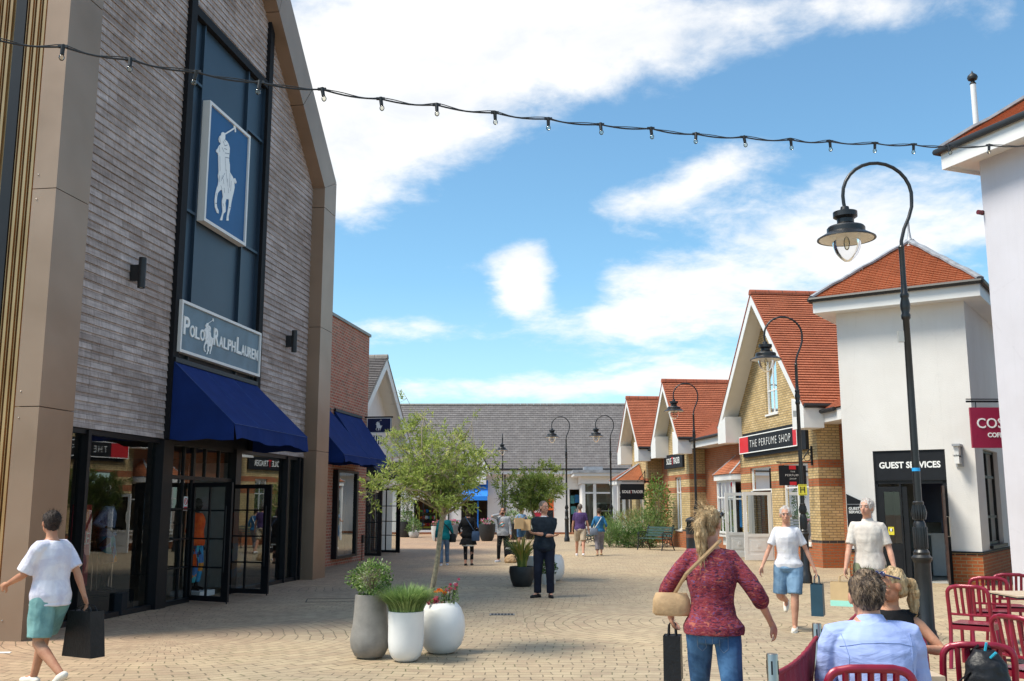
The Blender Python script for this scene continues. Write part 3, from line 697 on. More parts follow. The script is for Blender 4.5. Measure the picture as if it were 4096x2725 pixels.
def signs_left():
    # upper rider sign
    t = thing('rider_sign', 'upright blue sign with a white polo rider high on the timber shop', 'sign', LF, (-.33, 4.8, 6.95))
    y0, y1, z0, z1 = 4.78, 6.68, 6.93, 9.29
    m = MB(); m.box(-.31, -.205, y0+.06, y1-.06, z0+.06, z1-.06); part('panel', m, 'blue_sign', t)
    m = MB()
    for a, b, c, d in ((y0, y0+.06, z0, z1), (y1-.06, y1, z0, z1), (y0+.06, y1-.06, z0, z0+.06), (y0+.06, y1-.06, z1-.06, z1)): m.box(-.32, -.17, a, b, c, d)
    part('rim', m, 'white_paint', t, bevel=.004)
    part('rider', logo_mb(lh, (-.203, lu, lz), EY, EZ, .012), 'letter_white', t)
    part('rider_lines', logo_lines(lh, (-.203, lu, lz), EY, EZ, .014), 'navy_sign', t)
    # name sign
    t = thing('name_sign', 'wide grey sign reading POLO RALPH LAUREN above the blue awning', 'sign', LF, (-.33, 4.2, 4.38))
    y0, y1, z0, z1 = 4.12, 7.68, 4.37, 5.30
    m = MB(); m.box(-.29, -.205, y0+.05, y1-.05, z0+.05, z1-.05); part('panel', m, 'grey_sign', t)
    m = MB()
    for a, b, c, d in ((y0, y0+.05, z0, z1), (y1-.05, y1, z0, z1), (y0+.05, y1-.05, z0, z0+.05), (y0+.05, y1-.05, z1-.05, z1)): m.box(-.30, -.17, a, b, c, d)
    part('rim', m, 'white_paint', t, bevel=.004)
    def word(w_, u0, u1, z0, h1, h2):
        out = MB(); wd = [(.66 if c not in 'PR' else .60) for c in w_]; wd[0] *= h1/h2*.9; k = (u1-u0)/sum(wd); u = u0
        for i, (ch, q) in enumerate(zip(w_, wd)):
            h = h1 if i == 0 else h2; a = text_mb(ch, 1.0, (0, 0, 0), EY, EZ, .012, bold=.018)
            ys = [v.y for v in a.v]; zs = [v.z for v in a.v]; sy = q*k*.88/(max(ys)-min(ys)); sz = h/(max(zs)-min(zs)); b0 = len(out.v)
            out.v += [Vector((-.198+v.x, u+(v.y-min(ys))*sy+q*k*.06, z0+(v.z-min(zs))*sz)) for v in a.v]; out.f += [tuple(i_+b0 for i_ in f) for f in a.f]; out.uv += a.uv
            # slab serifs at the feet and shoulders of the stems
            st = .018; lft, rgt = u+q*k*.06, u+q*k*.94
            for yy in ([lft] if ch in 'PRLHNUE' else [])+([rgt] if ch in 'HNU' else [])+([lft, rgt] if ch == 'A' else []):
                c_ = yy+(.012 if yy == lft else -.012)
                if ch != 'U': out.box(-.198, -.186, c_-st*1.5, c_+st*1.5, z0, z0+.012)
                if ch != 'A': out.box(-.198, -.186, c_-st*1.5, c_+st*1.5, z0+h-.012, z0+h)
            if ch in 'RH': out.box(-.198, -.186, rgt-st*2, rgt+st*.8, z0, z0+.012)
            u += q*k
        return out
    part('lettering', word('POLO', 4.24, 5.10, 4.70, .33, .215), 'letter_white', t)
    part('rider', logo_mb(.72, (-.203, 5.28, 4.84), EY, EZ, .012, 1.35), 'letter_white', t)
    part('rider_lines', logo_lines(.72, (-.203, 5.28, 4.84), EY, EZ, .014, 1.35), 'grey_sign', t)
    part('lettering', word('RALPH', 5.46, 6.46, 4.70, .33, .215), 'letter_white', t)
    part('lettering', word('LAUREN', 6.50, 7.58, 4.70, .33, .215), 'letter_white', t)
signs_left()
def awning(label, y0, y1, xw, xf, zt, zf, zv, mt='awning_blue', grp=None):
    t = thing('awning', label, 'awning', LF, (xw, y0, zv), group=grp)
    m = MB(); n = 14
    for i in range(n):
        a = y0+(y1-y0)*i/n; b = y0+(y1-y0)*(i+1)/n
        for j in range(4):
            f0, f1 = j/4, (j+1)/4
            S = lambda f, y: (xw+(xf-xw)*f, y, zt+(zf-zt)*f-.05*math.sin(f*math.pi)*math.sin((y-y0)/(y1-y0)*math.pi))
            m.face([S(f0, a), S(f0, b), S(f1, b), S(f1, a)])
    for y in (y0, y1):
        m.face([(xw, y, zt), (xf, y, zf), (xw, y, zf)])
    part('canopy', m, mt, t, smooth=30)
    v = MB(); wv = lambda y: zv+.03*math.sin((y-y0)*3.1)+.012*math.sin(y*9)
    for i in range(n):
        a = y0+(y1-y0)*i/n; b = y0+(y1-y0)*(i+1)/n
        xa, xb = xf+.03+.02*math.sin(a*5), xf+.03+.02*math.sin(b*5)
        v.face([(xf, a, zf), (xf, b, zf), (xb, b, wv(b)), (xa, a, wv(a))])
    for y in (y0-.004, y1+.004):
        for i in range(5):
            p, q = xw+(xf-xw)*i/5, xw+(xf-xw)*(i+1)/5
            v.face([(p, y, zf), (q, y, zf), (q, y, wv(y)-.02*math.sin(i*2+1)), (p, y, wv(y)-.02*math.sin(i*2-1))])
    part('valance', v, mt, t, smooth=30)
    sm = MB(); k_ = max(2, int((y1-y0)/.9))
    for q in range(1, k_):
        y = y0+(y1-y0)*q/k_; sm.tube([(xw+(xf-xw)*f, y, zt+(zf-zt)*f-.05*math.sin(f*math.pi)*math.sin((y-y0)/(y1-y0)*math.pi)+.002) for f in (0, .25, .5, .75, 1)], .006, 4)
    part('seam', sm, 'awning_piping', t)
    s = MB(); s.tube([(xw, y0-.006, zt), (xf+.006, y0-.006, zf), (xf+.006, y1+.006, zf), (xw, y1+.006, zt)], .007, 5)
    part('piping', s, 'awning_piping', t)
    fr = MB(); fr.tube([(xw+.03, y0+.03, zf-.02), (xf-.03, y0+.03, zf-.02), (xf-.03, y1-.03, zf-.02), (xw+.03, y1-.03, zf-.02)], .015, 6)
    fr.box(xw-.01, xw+.05, y0-.02, y1+.02, zt-.02, zt+.06); part('support', fr, 'black_metal', t)
plain('awning_piping', (.025, .06, .22), .7)
awning('large blue awning over the entrance of the timber shop', 4.05, 7.62, -.24, .93, 4.20, 3.09, 2.83)
def wall_lights():
    first = None
    for lab, y, z in (('black cylinder wall light left of the tall glazed bay', 2.60, 5.42), ('black cylinder wall light on the boards right of the name sign', 9.45, 5.42)):
        if first is None:
            t = thing('wall_light', lab, 'wall light', LF, (-.3, y, z), group='cylinder lights on the timber wall')
            m = MB(); m.lathe([(.0, .25), (.062, .25), (.062, -.25), (.05, -.25), (.05, -.2), (0, -.2)], (-.12, y, z), 18); part('cylinder', m, 'black_plastic', t, smooth=40)
            m = MB(); m.box(-.305, -.14, y-.04, y+.04, z-.13, z+.13); part('bracket', m, 'black_plastic', t)
            m = MB(); m.lathe([(0, -.235), (.048, -.235)], (-.12, y, z), 16); part('lens', m, 'letter_white', t); first = t
        else: dup(first, LF.w(-.3, y, z), LF.rot, lab)
wall_lights()
# ------------------------------------------------------------ mottled brick shop
def brick_shop():
    B = thing('shop_building', 'flat roofed mottled red brick shop beside the timber shop', 'building', LF, (-1.3, 11.8, 0))
    x = -1.3; H = [(12.9, 15.35, .12, 2.9), (16.0, 18.5, .2, 2.75)]
    m = MB(); wall(m, x, 11.8, 19.33, 0, lambda y: 7.2, H, .25, -1)
    m.face([(x, 19.33, 0), (x-9, 19.33, 0), (x-9, 19.33, 7.2), (x, 19.33, 7.2)]); m.face([(x, 11.8, 0), (x-9, 11.8, 0), (x-9, 11.8, 7.2), (x, 11.8, 7.2)])
    part('wall', m, 'mottled_brick', B)
    m = MB(); m.box(x-.35, x+.05, 11.76, 19.38, 7.2, 7.29); m.box(x-9, x-.35, 11.8, 19.38, 7.1, 7.2); part('coping', m, 'coping_metal', B)
    for (a, b, c, d) in H:
        f = MB(); f.box(x-.22, x+.16, a, a+.12, c, d); f.box(x-.22, x+.16, b-.62, b-.5, c, d); f.box(x-.20, x+.02, b-.5, b, c, d) ; f.box(x-.2, x+.155, a+.12, b-.62, c, c+.07); f.box(x-.2, x+.155, a+.12, b-.62, d-.07, d)
        w = part('window', f, 'black_metal', B)
        g = MB(); g.face([(x+.10, a+.12, c+.07), (x+.10, b-.62, c+.07), (x+.10, b-.62, d-.07), (x+.10, a+.12, d-.07)]); part('pane', g, 'shop_glass', w)
    i = MB(); i.box(-3.6, -3.5, 11.9, 19.2, 0, 3.2); i.box(-3.5, x-.3, 11.9, 19.2, 3.1, 3.2); i.box(-3.5, x-.3, 19.1, 19.2, 0, 3.1); part('interior_wall', i, 'interior_beige', B)
    i = MB(); i.box(x-.02, x+.07, 18.95, 19.08, .55, .8); i.tube([(x+.02, 19.0, .0), (x+.02, 19.0, .56)], .012, 6); part('socket_box', i, 'black_plastic', B)
brick_shop()
awning('blue awning on the brick shop nearest the bronze pillar', 13.0, 15.38, -1.26, -.02, 4.42, 3.03, 2.83, grp='blue awnings on the brick shop')
awning('blue awning at the far end of the brick shop', 15.86, 18.45, -1.26, -.33, 4.45, 3.10, 2.88, grp='blue awnings on the brick shop')
def hanging_signs_left():
    t = thing('hanging_sign', 'navy projecting sign with a small white rider on the brick shop corner', 'sign', LF, (-1.28, 19.0, 4.2))
    a = LF.hit(1458, 1683, -1.3)
    x0, x1, y, z0, z1 = -1.22, -.42, 19.05, 4.02, 4.50
    m = MB(); m.box(x0, x1, y-.04, y+.04, z0, z1); part('panel', m, 'navy_sign', t)
    m = MB()
    for p in ((x0, x0+.02, z0, z1), (x1-.02, x1, z0, z1), (x0+.02, x1-.02, z0, z0+.02), (x0+.02, x1-.02, z1-.02, z1)): m.box(p[0], p[1], y-.046, y-.041, p[2], p[3])
    part('border', m, 'letter_white', t)
    m = MB(); m.box(x0-.08, x1+.05, y-.03, y+.03, z1+.002, z1+.05); part('bracket', m, 'black_metal', t)
    part('rider', logo_mb(.36, ((x0+x1)/2, y-.042, (z0+z1)/2), EX, EZ, .004, 1.4), 'letter_white', t)
hanging_signs_left()
# ------------------------------------------------------------ generic gabled shop facade pieces
def gable(B, F, xw, out, y0, y1, ze, zr, over, eo, depth, tile, holes, wallmat, plinth=None, boxh=.62, barge=.24, ridge='ridge_clay'):
    """gable facing direction out along x; wall plane xw from y0..y1; ridge height zr; eave (tile edge) height ze; overhang over; eave outreach eo"""
    am = (y0+y1)/2; hw = (y1-y0)/2+eo; sl = (zr-ze)/hw
    topw = lambda y: zr-.16-abs(y-am)*sl
    m = MB(); wall(m, xw, y0, y1, 0, topw, holes, .14, -out, brk=(am,))
    for y in (y0, y1):
        m.face([(xw, y, 0), (xw-out*.67, y, 0), (xw-out*.67, y, topw(y)), (xw, y, topw(y))])
    part('wall', m, wallmat, B)
    m = MB()
    for y in (y0+.01, y1-.01): m.face([(xw-out*.671, y, 0), (xw-out*depth, y, 0), (xw-out*depth, y, topw(y)), (xw-out*.671, y, topw(y))])
    m.box(min(xw-out*depth, xw-out*(depth+.1)), max(xw-out*depth, xw-out*(depth+.1)), y0, y1, 0, ze-.2)
    part('side_wall', m, 'red_brick', B)
    xf = xw+out*over; xb = xw-out*depth
    r = MB()
    for s_ in (-1, 1):
        ye = am+s_*hw
        A, Bp, C, D = (xf, ye, ze), (xb, ye, ze), (xb, am, zr), (xf, am, zr)
        r.slope(A, Bp, C, D, .115, .034)
        q = Vector((0, s_*.0, -.05)); r.face([Vector(A)+q, Vector(Bp)+q, Vector(C)+q, Vector(D)+q]); 
    rf = part('roof', r, tile, B)
    rd = MB(); L_ = abs(xb-xf); k = int(L_/.45)
    for i in range(k):
        a = xf-out*(L_*i/k-.03*(i == 0)); b_ = xf-out*(L_*(i+1)/k-.012)
        pts = [(am-.13, zr-.07), (am-.10, zr+.03), (am-.04, zr+.085), (am+.04, zr+.085), (am+.10, zr+.03), (am+.13, zr-.07)]
        rd.prism([(a, p[0], p[1]) for p in pts], (b_-a, 0, 0))
    part('ridge', rd, ridge, rf)
    # barge boards, verge, soffit and boxed ends
    bb = MB(); so = MB(); vg = MB()
    for s_ in (-1, 1):
        ye = am+s_*hw; e = (ye, ze-.06); t_ = (am, zr-.06)
        bw = barge*math.sqrt(1+sl*sl)
        bb.prism([(xf, e[0], e[1]), (xf, t_[0], t_[1]), (xf, t_[0], t_[1]-bw), (xf, am+s_*(hw-.02), ze-.06-bw*.86)], (-out*.03, 0, 0))
        vg.prism([(xf+out*.02, e[0], e[1]+.055), (xf+out*.02, t_[0], t_[1]+.055), (xf+out*.02, t_[0], t_[1]-.005), (xf+out*.02, e[0], e[1]-.005)], (-out*.05, 0, 0))
        off = bw*.62
        so.face([(xf-out*.03, ye, ze-.06-off), (xf-out*.03, am, zr-.06-off), (xw+out*.003, am, zr-.06-off), (xw+out*.003, ye, ze-.06-off)])
        # box end
        wy = y1 if s_ > 0 else y0
        za, zb = ze-.05-boxh, ze-.07
        yy = sorted((ye, wy-s_*.28)); 
        pr = [(xf+out*.004, ye, za), (xf+out*.004, yy[0] if s_ > 0 else yy[1], za), (xf+out*.004, yy[0] if s_ > 0 else yy[1], min(zb+.28*sl, topw(wy-s_*.28))), (xf+out*.004, ye, zb)]
        bb.prism(pr, (-out*(over-.002+.004), 0, 0))
        # fascia along the side
        f0, f1 = sorted((xw, xb)); g0, g1 = sorted((ye, ye-s_*.03)); bb.box(f0, f1, g0, g1, za+.22, zb)
        so.box(f0, f1, min(ye-s_*.03, wy), max(ye-s_*.03, wy), za+.22, za+.24)
    part('barge_board', bb, 'white_paint', B); part('soffit', so, 'soffit_cream', B); part('verge', vg, ridge, B)
    for s_ in (-1, 1):
        gt = MB(); ye = am+s_*(hw+.05); gt.tube([(xf, ye, ze-.06), (xb, ye, ze-.06)], .06, 8)
        part('gutter', gt, 'black_plastic', B, smooth=40)
    return topw
def sash(B, x, y0, y1, z0, z1, out, **k): return window(B, x, y0, y1, z0, z1, out, **k)
# perfume shop
def perfume():
    B = thing('shop_building', 'yellow brick perfume shop with the tallest red tiled gable', 'building', RF, (0, 0, 0))
    H = [(2.80, 3.78, 4.60, 6.62), (3.62, 5.5, .0, 2.95), (.72, 2.66, .62, 2.95)]
    gable(B, RF, 0, -1, 0, 6.45, 4.52, 8.5, .58, .55, 9, 'clay_tile', H, 'yellow_brick')
    window(B, .06, 2.80, 3.78, 4.60, 6.62, -1, ys=(3.29,), zs=(5.35,), blind='interior_white')
    window(B, .06, .72, 2.66, .62, 2.95, -1, ys=(1.7,), zs=(2.25,), blind='interior_white')
    window(B, .06, 3.62, 5.5, 2.2, 2.95, -1, sill=False, name='transom')
    d = MB()
    d.box(0.0, .06, 3.62, 3.68, 0, 2.2); d.box(0.0, .06, 5.44, 5.5, 0, 2.2); part('door_frame', d, 'white_paint', B)
    for hy, an in ((3.66, 176), (5.46, 178)):
        f = MB(); a = R_(an); dx, dy = math.cos(a), math.sin(a); w, h = .92, 2.14
        def bx(s0, s1, z0, z1, t_=.024):
            c = Vector((dx*(s0+s1)/2, hy+dy*(s0+s1)/2, (z0+z1)/2)); f.obox(c, Vector((dx, dy, 0))*(s1-s0)/2, Vector((-dy, dx, 0))*t_, (0, 0, (z1-z0)/2))
        bx(.02, .13, .03, h); bx(w-.11, w, .03, h); bx(.13, w-.11, .03, .2); bx(.13, w-.11, h-.1, h); bx(.13, w-.11, .74, .84); bx(.13, w-.11, .2, .74, .012); bx(.22, w-.2, .3, .64, .02); bx(.42, .52, .42, .52, .03)
        o = part('door', f, 'white_paint', B)
        g = MB(); P = lambda s_, z_: (dx*s_, hy+dy*s_, z_)
        g.face([P(.13, .84), P(w-.11, .84), P(w-.11, h-.1), P(.13, h-.1)]); part('pane', g, 'glass', o)
        hd = MB(); hd.tube([(dx*(w-.06), hy-.05, 1.1), (dx*(w-.06), hy-.08, 1.15), (dx*(w-.06), hy-.08, 1.45), (dx*(w-.06), hy-.05, 1.5)], .012, 6); part('handle', hd, 'white_paint', o)
    i = MB(); i.box(3.2, 3.3, .1, 6.3, 0, 3.1); i.box(.2, 3.2, .1, 6.3, 3.05, 3.1); i.box(.2, 3.2, .1, 6.3, 0, .03); part('interior_wall', i, 'interior_beige', B)
    i = MB(); i.box(1.2, 1.3, 3.7, 4.6, .03, 1.9); part('display_stand', i, 'black_sign', B)
perfume()
def link_walls():
    # recessed red brick shop front between the two gables, with its bay window
    for (nm, lab, y0, y1, bay) in (('shop_link', 'recessed red brick front with a tiled bay window beside the perfume shop', 6.45, 12.6, (6.9, 9.6)),
                                   ('shop_link', 'recessed brick front with a small tiled bay between the two far gables', 15.9, 19.3, None),
                                   ('shop_link', 'narrow recessed red brick strip between the perfume shop and the white tower', -1.9, 0, None)):
        B = thing(nm, lab, 'building', RF, (.67, y0, 0))
        m = MB(); hl = [(bay[0]+.1, bay[1]-.1, .75, 2.55)] if bay else []
        wall(m, .67, y0, y1, 0, lambda y: 4.1, hl, .1, 1); part('wall', m, 'red_brick', B)
        m = MB(); m.box(.0, .03, y0, y1, 4.0, 4.32); m.box(.03, .67, y0, y1, 4.0, 4.02); part('fascia', m, 'white_paint', B)
        m = MB(); m.slope((-.05, y0, 4.34), (-.05, y1, 4.34), (3.6, y1, 6.6), (3.6, y0, 6.6), .1, .02); part('roof', m, 'clay_tile', B)
        m = MB(); m.tube([(-.08, y0+.5, 4.3), (-.08, y1-.5, 4.3)], .06, 8); part('gutter', m, 'black_plastic', B, smooth=40)
        if bay:
            a, b = bay; xf = .05; c = .45
            poly = [(.67, a), (xf, a+c), (xf, b-c), (.67, b)]
            def seg(p, q, ys, zs, z0, z1, nm='window'):
                P, Q = Vector((*p, 0)), Vector((*q, 0)); L = (Q-P).length; d = (Q-P).normalized(); nn = Vector((d.y, -d.x, 0))
                f = MB(); 
                def bx(s0, s1, za, zb, t_=.035): f.obox(P+d*(s0+s1)/2+Vector((0, 0, (za+zb)/2)), d*(s1-s0)/2, nn*t_, (0, 0, (zb-za)/2))
                bx(0, .06, z0, z1); bx(L-.06, L, z0, z1); bx(.06, L-.06, z0, z0+.07); bx(.06, L-.06, z1-.07, z1)
                for y in range(1, ys): bx(L*y/ys-.022, L*y/ys+.022, z0+.07, z1-.07, .022)
                for z in zs: bx(.06, L-.06, z-.025, z+.025, .026)
                w = part(nm, f, 'white_paint', B)
                g = MB(); g.face([P+d*.05+Vector((0, 0, z0+.05)), P+d*(L-.05)+Vector((0, 0, z0+.05)), P+d*(L-.05)+Vector((0, 0, z1-.05)), P+d*.05+Vector((0, 0, z1-.05))]); part('pane', g, 'glass', w)
                bl = MB(); k = int(L/.1)
                for j in range(k):
                    p0 = P+d*(.06+j*(L-.12)/k); bl.face([p0-nn*-.1+Vector((0, 0, z0+.06)), p0+d*.06+nn*.13+Vector((0, 0, z0+.06)), p0+d*.06+nn*.13+Vector((0, 0, z1-.06)), p0+nn*.1+Vector((0, 0, z1-.06))])
            seg(poly[0], poly[1], 1, (1.95,), .72, 2.62); seg(poly[1], poly[2], 4, (2.0,), .72, 2.62); seg(poly[2], poly[3], 1, (1.95,), .72, 2.62)
            m = MB(); m.prism([(p[0], p[1], .60) for p in poly], (0, 0, .12)); m.prism([(.67, a+.1, 0.3), (xf+.12, a+c+.05, .3), (xf+.12, b-c-.05, .3), (.67, b-.1, .3)], (0, 0, .3)); part('bay_sill', m, 'white_paint', B)
            e = .12; o = [(.67, a-e), (xf-e, a+c-e*.6), (xf-e, b-c+e*.6), (.67, b+e)]
            m = MB(); m.prism([(p[0], p[1], 2.62) for p in o], (0, 0, .2)); part('bay_fascia', m, 'white_paint', B)
            m = MB(); zt = 3.55; T0, T1 = (.69, a+.75, zt), (.69, b-.75, zt)
            V = [(p[0]+(-.04 if i in (1, 2) else 0), p[1], 2.83) for i, p in enumerate(o)]
            m.slope(V[1], V[2], T1, T0, .1, .018); m.slope(V[0], V[1], T0, T0, .1, .018); m.slope(V[3], V[2], T1, T1, .1, .018); part('bay_roof', m, 'clay_tile_orange', B)
            m = MB(); m.tube([V[1], T0], .05, 6, flat=.5); m.tube([V[2], T1], .05, 6, flat=.5); part('lead_hip', m, 'lead', B)
            i = MB(); i.box(2.5, 2.6, y0+.1, y1-.1, 0, 3); i.box(.8, 2.5, y0+.1, y1-.1, 3.0, 3.05); part('interior_wall', i, 'interior_beige', B)
            i = MB(); i.box(.5, .52, a+.75, a+1.25, .95, 2.2); part('window_poster', i, 'poster_blue', B)
link_walls()
def sole_shops():
    B = thing('shop_building', 'yellow brick gabled shop with the flat black shoe shop sign', 'building', RF, (0, 12.6, 0))
    gable(B, RF, 0, -1, 12.6, 15.9, 4.45, 7.0, .58, .52, 9, 'clay_tile', [(13.82, 14.68, .72, 2.9)], 'yellow_brick')
    window(B, .06, 13.82, 14.68, .72, 2.9, -1, ys=(14.25,), zs=(2.25,))
    i = MB(); i.box(1.6, 1.7, 12.7, 15.8, 0, 3); part('interior_wall', i, 'interior_beige', B)
    B = thing('shop_building', 'far yellow brick gabled shop, smallest of the three red roofs', 'building', RF, (0, 19.3, 0))
    gable(B, RF, 0, -1, 19.3, 22.75, 4.45, 7.0, .58, .52, 9, 'clay_tile', [(20.4, 21.3, .72, 2.5)], 'yellow_brick')
    window(B, .06, 20.4, 21.3, .72, 2.5, -1, zs=(2.0,))
    # corner porch with tiled hip on the far shop
    m = MB(); o = [(-.02, 20.1), (-1.35, 20.1), (-1.35, 21.7), (-.02, 21.7)]
    m.prism([(p[0], p[1], 2.72) for p in o], (0, 0, .2)); part('porch_fascia', m, 'white_paint', B)
    m = MB(); T0, T1 = (-.05, 20.9, 3.75), (-.05, 20.95, 3.75)
    V = [(p[0]-(.05 if p[0] < -.5 else 0), p[1]+(-.05 if p[1] < 21 else .05), 2.93) for p in o]
    m.slope(V[1], V[2], T1, T0, .1, .018); m.slope(V[0], V[1], T0, T0, .1, .018); m.slope(V[3], V[2], T1, T1, .1, .018); part('porch_roof', m, 'clay_tile_orange', B)
    m = MB(); m.tube([V[1], T0], .06, 6, flat=.5); m.tube([V[2], T1], .06, 6, flat=.5); part('lead_hip', m, 'lead', B)
    m = MB()
    for y in (20.15, 21.6): m.box(-1.3, -1.2, y, y+.1, 0, 2.72)
    m.box(-.12, -.003, 20.15, 20.25, 0, 2.72); m.box(-1.2, -.12, 20.17, 20.22, 2.1, 2.16); m.box(-.75, -.7, 20.17, 20.22, 0, 2.1); part('porch_frame', m, 'white_paint', B)
    g = MB(); g.face([(-1.2, 20.19, .1), (-.12, 20.19, .1), (-.12, 20.19, 2.7), (-1.2, 20.19, 2.7)]); g.face([(-1.25, 20.25, .1), (-1.25, 21.6, .1), (-1.25, 21.6, 2.7), (-1.25, 20.25, 2.7)]); part('porch_glass', g, 'glass', B)
sole_shops()
def signs_right():
    E = -EY
    t = thing('shop_sign', 'long black sign with red ends reading THE PERFUME SHOP', 'sign', RF, (-.05, 3.2, 3.4))
    ya, yb = 1.02, 6.02; za, zb = 3.44, 4.02
    m = MB(); m.box(-.10, -.003, .55, 5.85, za-.12, zb+.1); part('backing', m, 'black_sign', t)
    m = MB(); m.box(-.16, -.102, ya, yb, za, zb); part('panel', m, 'black_sign', t)
    m = MB()
    for y0, y1, z0, z1 in ((ya, yb, za, za+.03), (ya, yb, zb-.03, zb), (ya, ya+.03, za+.03, zb-.03), (yb-.03, yb, za+.03, zb-.03)): m.box(-.168, -.161, y0, y1, z0, z1)
    part('border', m, 'letter_white', t)
    m = MB(); m.box(-.165, -.161, ya+.03, RF.hit(3171, 1745, -.16)[0], za+.03, zb-.03); part('red_end', m, 'sign_red', t)
    m = MB(); m.box(-.165, -.161, RF.hit(2992, 1765, -.16)[0], yb-.03, za+.03, zb-.03); part('red_end', m, 'sign_red', t)
    ua, ub = RF.hit(2999, 1768, -.17)[0], RF.hit(3161, 1745, -.17)[0]; part('lettering', fit('THE PERFUME SHOP', (-.168, ua, 0), (-.168, ub, 0), 3.735, .235, E, bold=-.012, space=1.3), 'letter_white', t)
    t = thing('hanging_sign', 'black hanging sign with red bars reading THE PERFUME SHOP on a scrolled bracket', 'sign', RF, (0, .35, 2.3))
    y = .35; x0, x1, z0, z1 = -1.02, -.22, 2.28, 2.84
    m = MB(); m.box(x0, x1, y-.015, y+.015, z0, z1); part('panel', m, 'black_sign', t)
    m = MB(); m.box(-.72, -.52, y-.02, y-.016, z1-.11, z1-.002); m.box(-.72, -.52, y-.02, y-.016, z0+.002, z0+.1); part('red_bar', m, 'sign_red', t)
    xm = (x0+x1)/2
    for s_, z_, q, w_ in (('THE', 2.665, .04, .13), ('PERFUME', 2.565, .055, .44), ('SHOP', 2.465, .04, .19)):
        part('lettering', fit(s_, (xm-w_/2, y-.018, 0), (xm+w_/2, y-.018, 0), z_, q, EX, space=1.4), 'letter_white', t)
    m = MB(); m.box(-.05, -.003, y-.03, y+.03, 2.85, 3.4); m.tube([(-.03, y, 2.93), (-1.08, y, 2.93)], .015, 6); m.tube([(-.03, y, 3.36), (-.35, y, 2.95)], .013, 6)
    for cx, cz, r in ((-.16, 3.07, .1), (-.1, 3.24, .05)):
        m.tube([(cx+r*math.cos(a*math.pi/6), y, cz+r*math.sin(a*math.pi/6)) for a in range(13)], .01, 5)
    for x_ in (-.95, -.3): m.tube([(x_, y, 2.93), (x_, y, 2.84)], .008, 5)
    part('bracket', m, 'black_metal', t)
    t = thing('shop_sign', 'flat black shoe shop sign reading SOLE TRADER on yellow brick', 'sign', RF, (-.05, 14.6, 3.3))
    m = MB(); m.box(-.1, -.003, 13.2, 16.05, 3.30, 3.88); part('backing', m, 'black_sign', t)
    U = lambda x: RF.hit(2400+x/2.09, 1850, -.104)[0]
    for s_, a, b_, mt in (('SOLE', 557, 597, 'letter_white'), ('TRADER', 611, 666, 'letter_white'), ('T', 598, 612, 'sign_red')):
        part('lettering', fit(s_, (-.104, U(a), 0), (-.104, U(b_), 0), 3.6, .26 if s_ != 'T' else .32, E, bold=.012), mt, t)
    t = thing('hanging_sign', 'black hanging sign reading SOLE TRADER below a scrolled iron bracket', 'sign', RF, (0, 19.0, 2.4))
    y = 19.0; x0, x1, z0, z1 = -1.42, -.28, 2.0, 2.72
    m = MB(); m.box(x0, x1, y-.02, y+.02, z0, z1); part('panel', m, 'black_sign', t)
    part('lettering', fit('SOLE', (x0+.07, y-.022, 0), (x0+.47, y-.022, 0), 2.36, .13, EX, bold=.02), 'letter_white', t)
    part('lettering', fit('TRADER', (x0+.53, y-.022, 0), (x1-.07, y-.022, 0), 2.36, .13, EX, bold=.02), 'letter_white', t)
    m = MB(); m.box(x0+.492, x0+.505, y-.026, y-.021, 2.28, 2.44); part('red_bar', m, 'sign_red', t)
    m = MB(); m.box(-.26, -.22, y-.03, y+.03, 2.75, 3.35); m.tube([(-.24, y, 2.82), (-1.35, y, 2.82)], .016, 6); m.tube([(-.24, y, 3.3), (-.6, y, 2.84)], .014, 6)
    m.tube([(-.4+.1*math.cos(a*math.pi/6), y, 2.98+.1*math.sin(a*math.pi/6)) for a in range(13)], .01, 5); m.box(-.22, 0.3, y-.02, y+.02, 2.8, 2.86)
    part('bracket', m, 'black_metal', t)
signs_right()
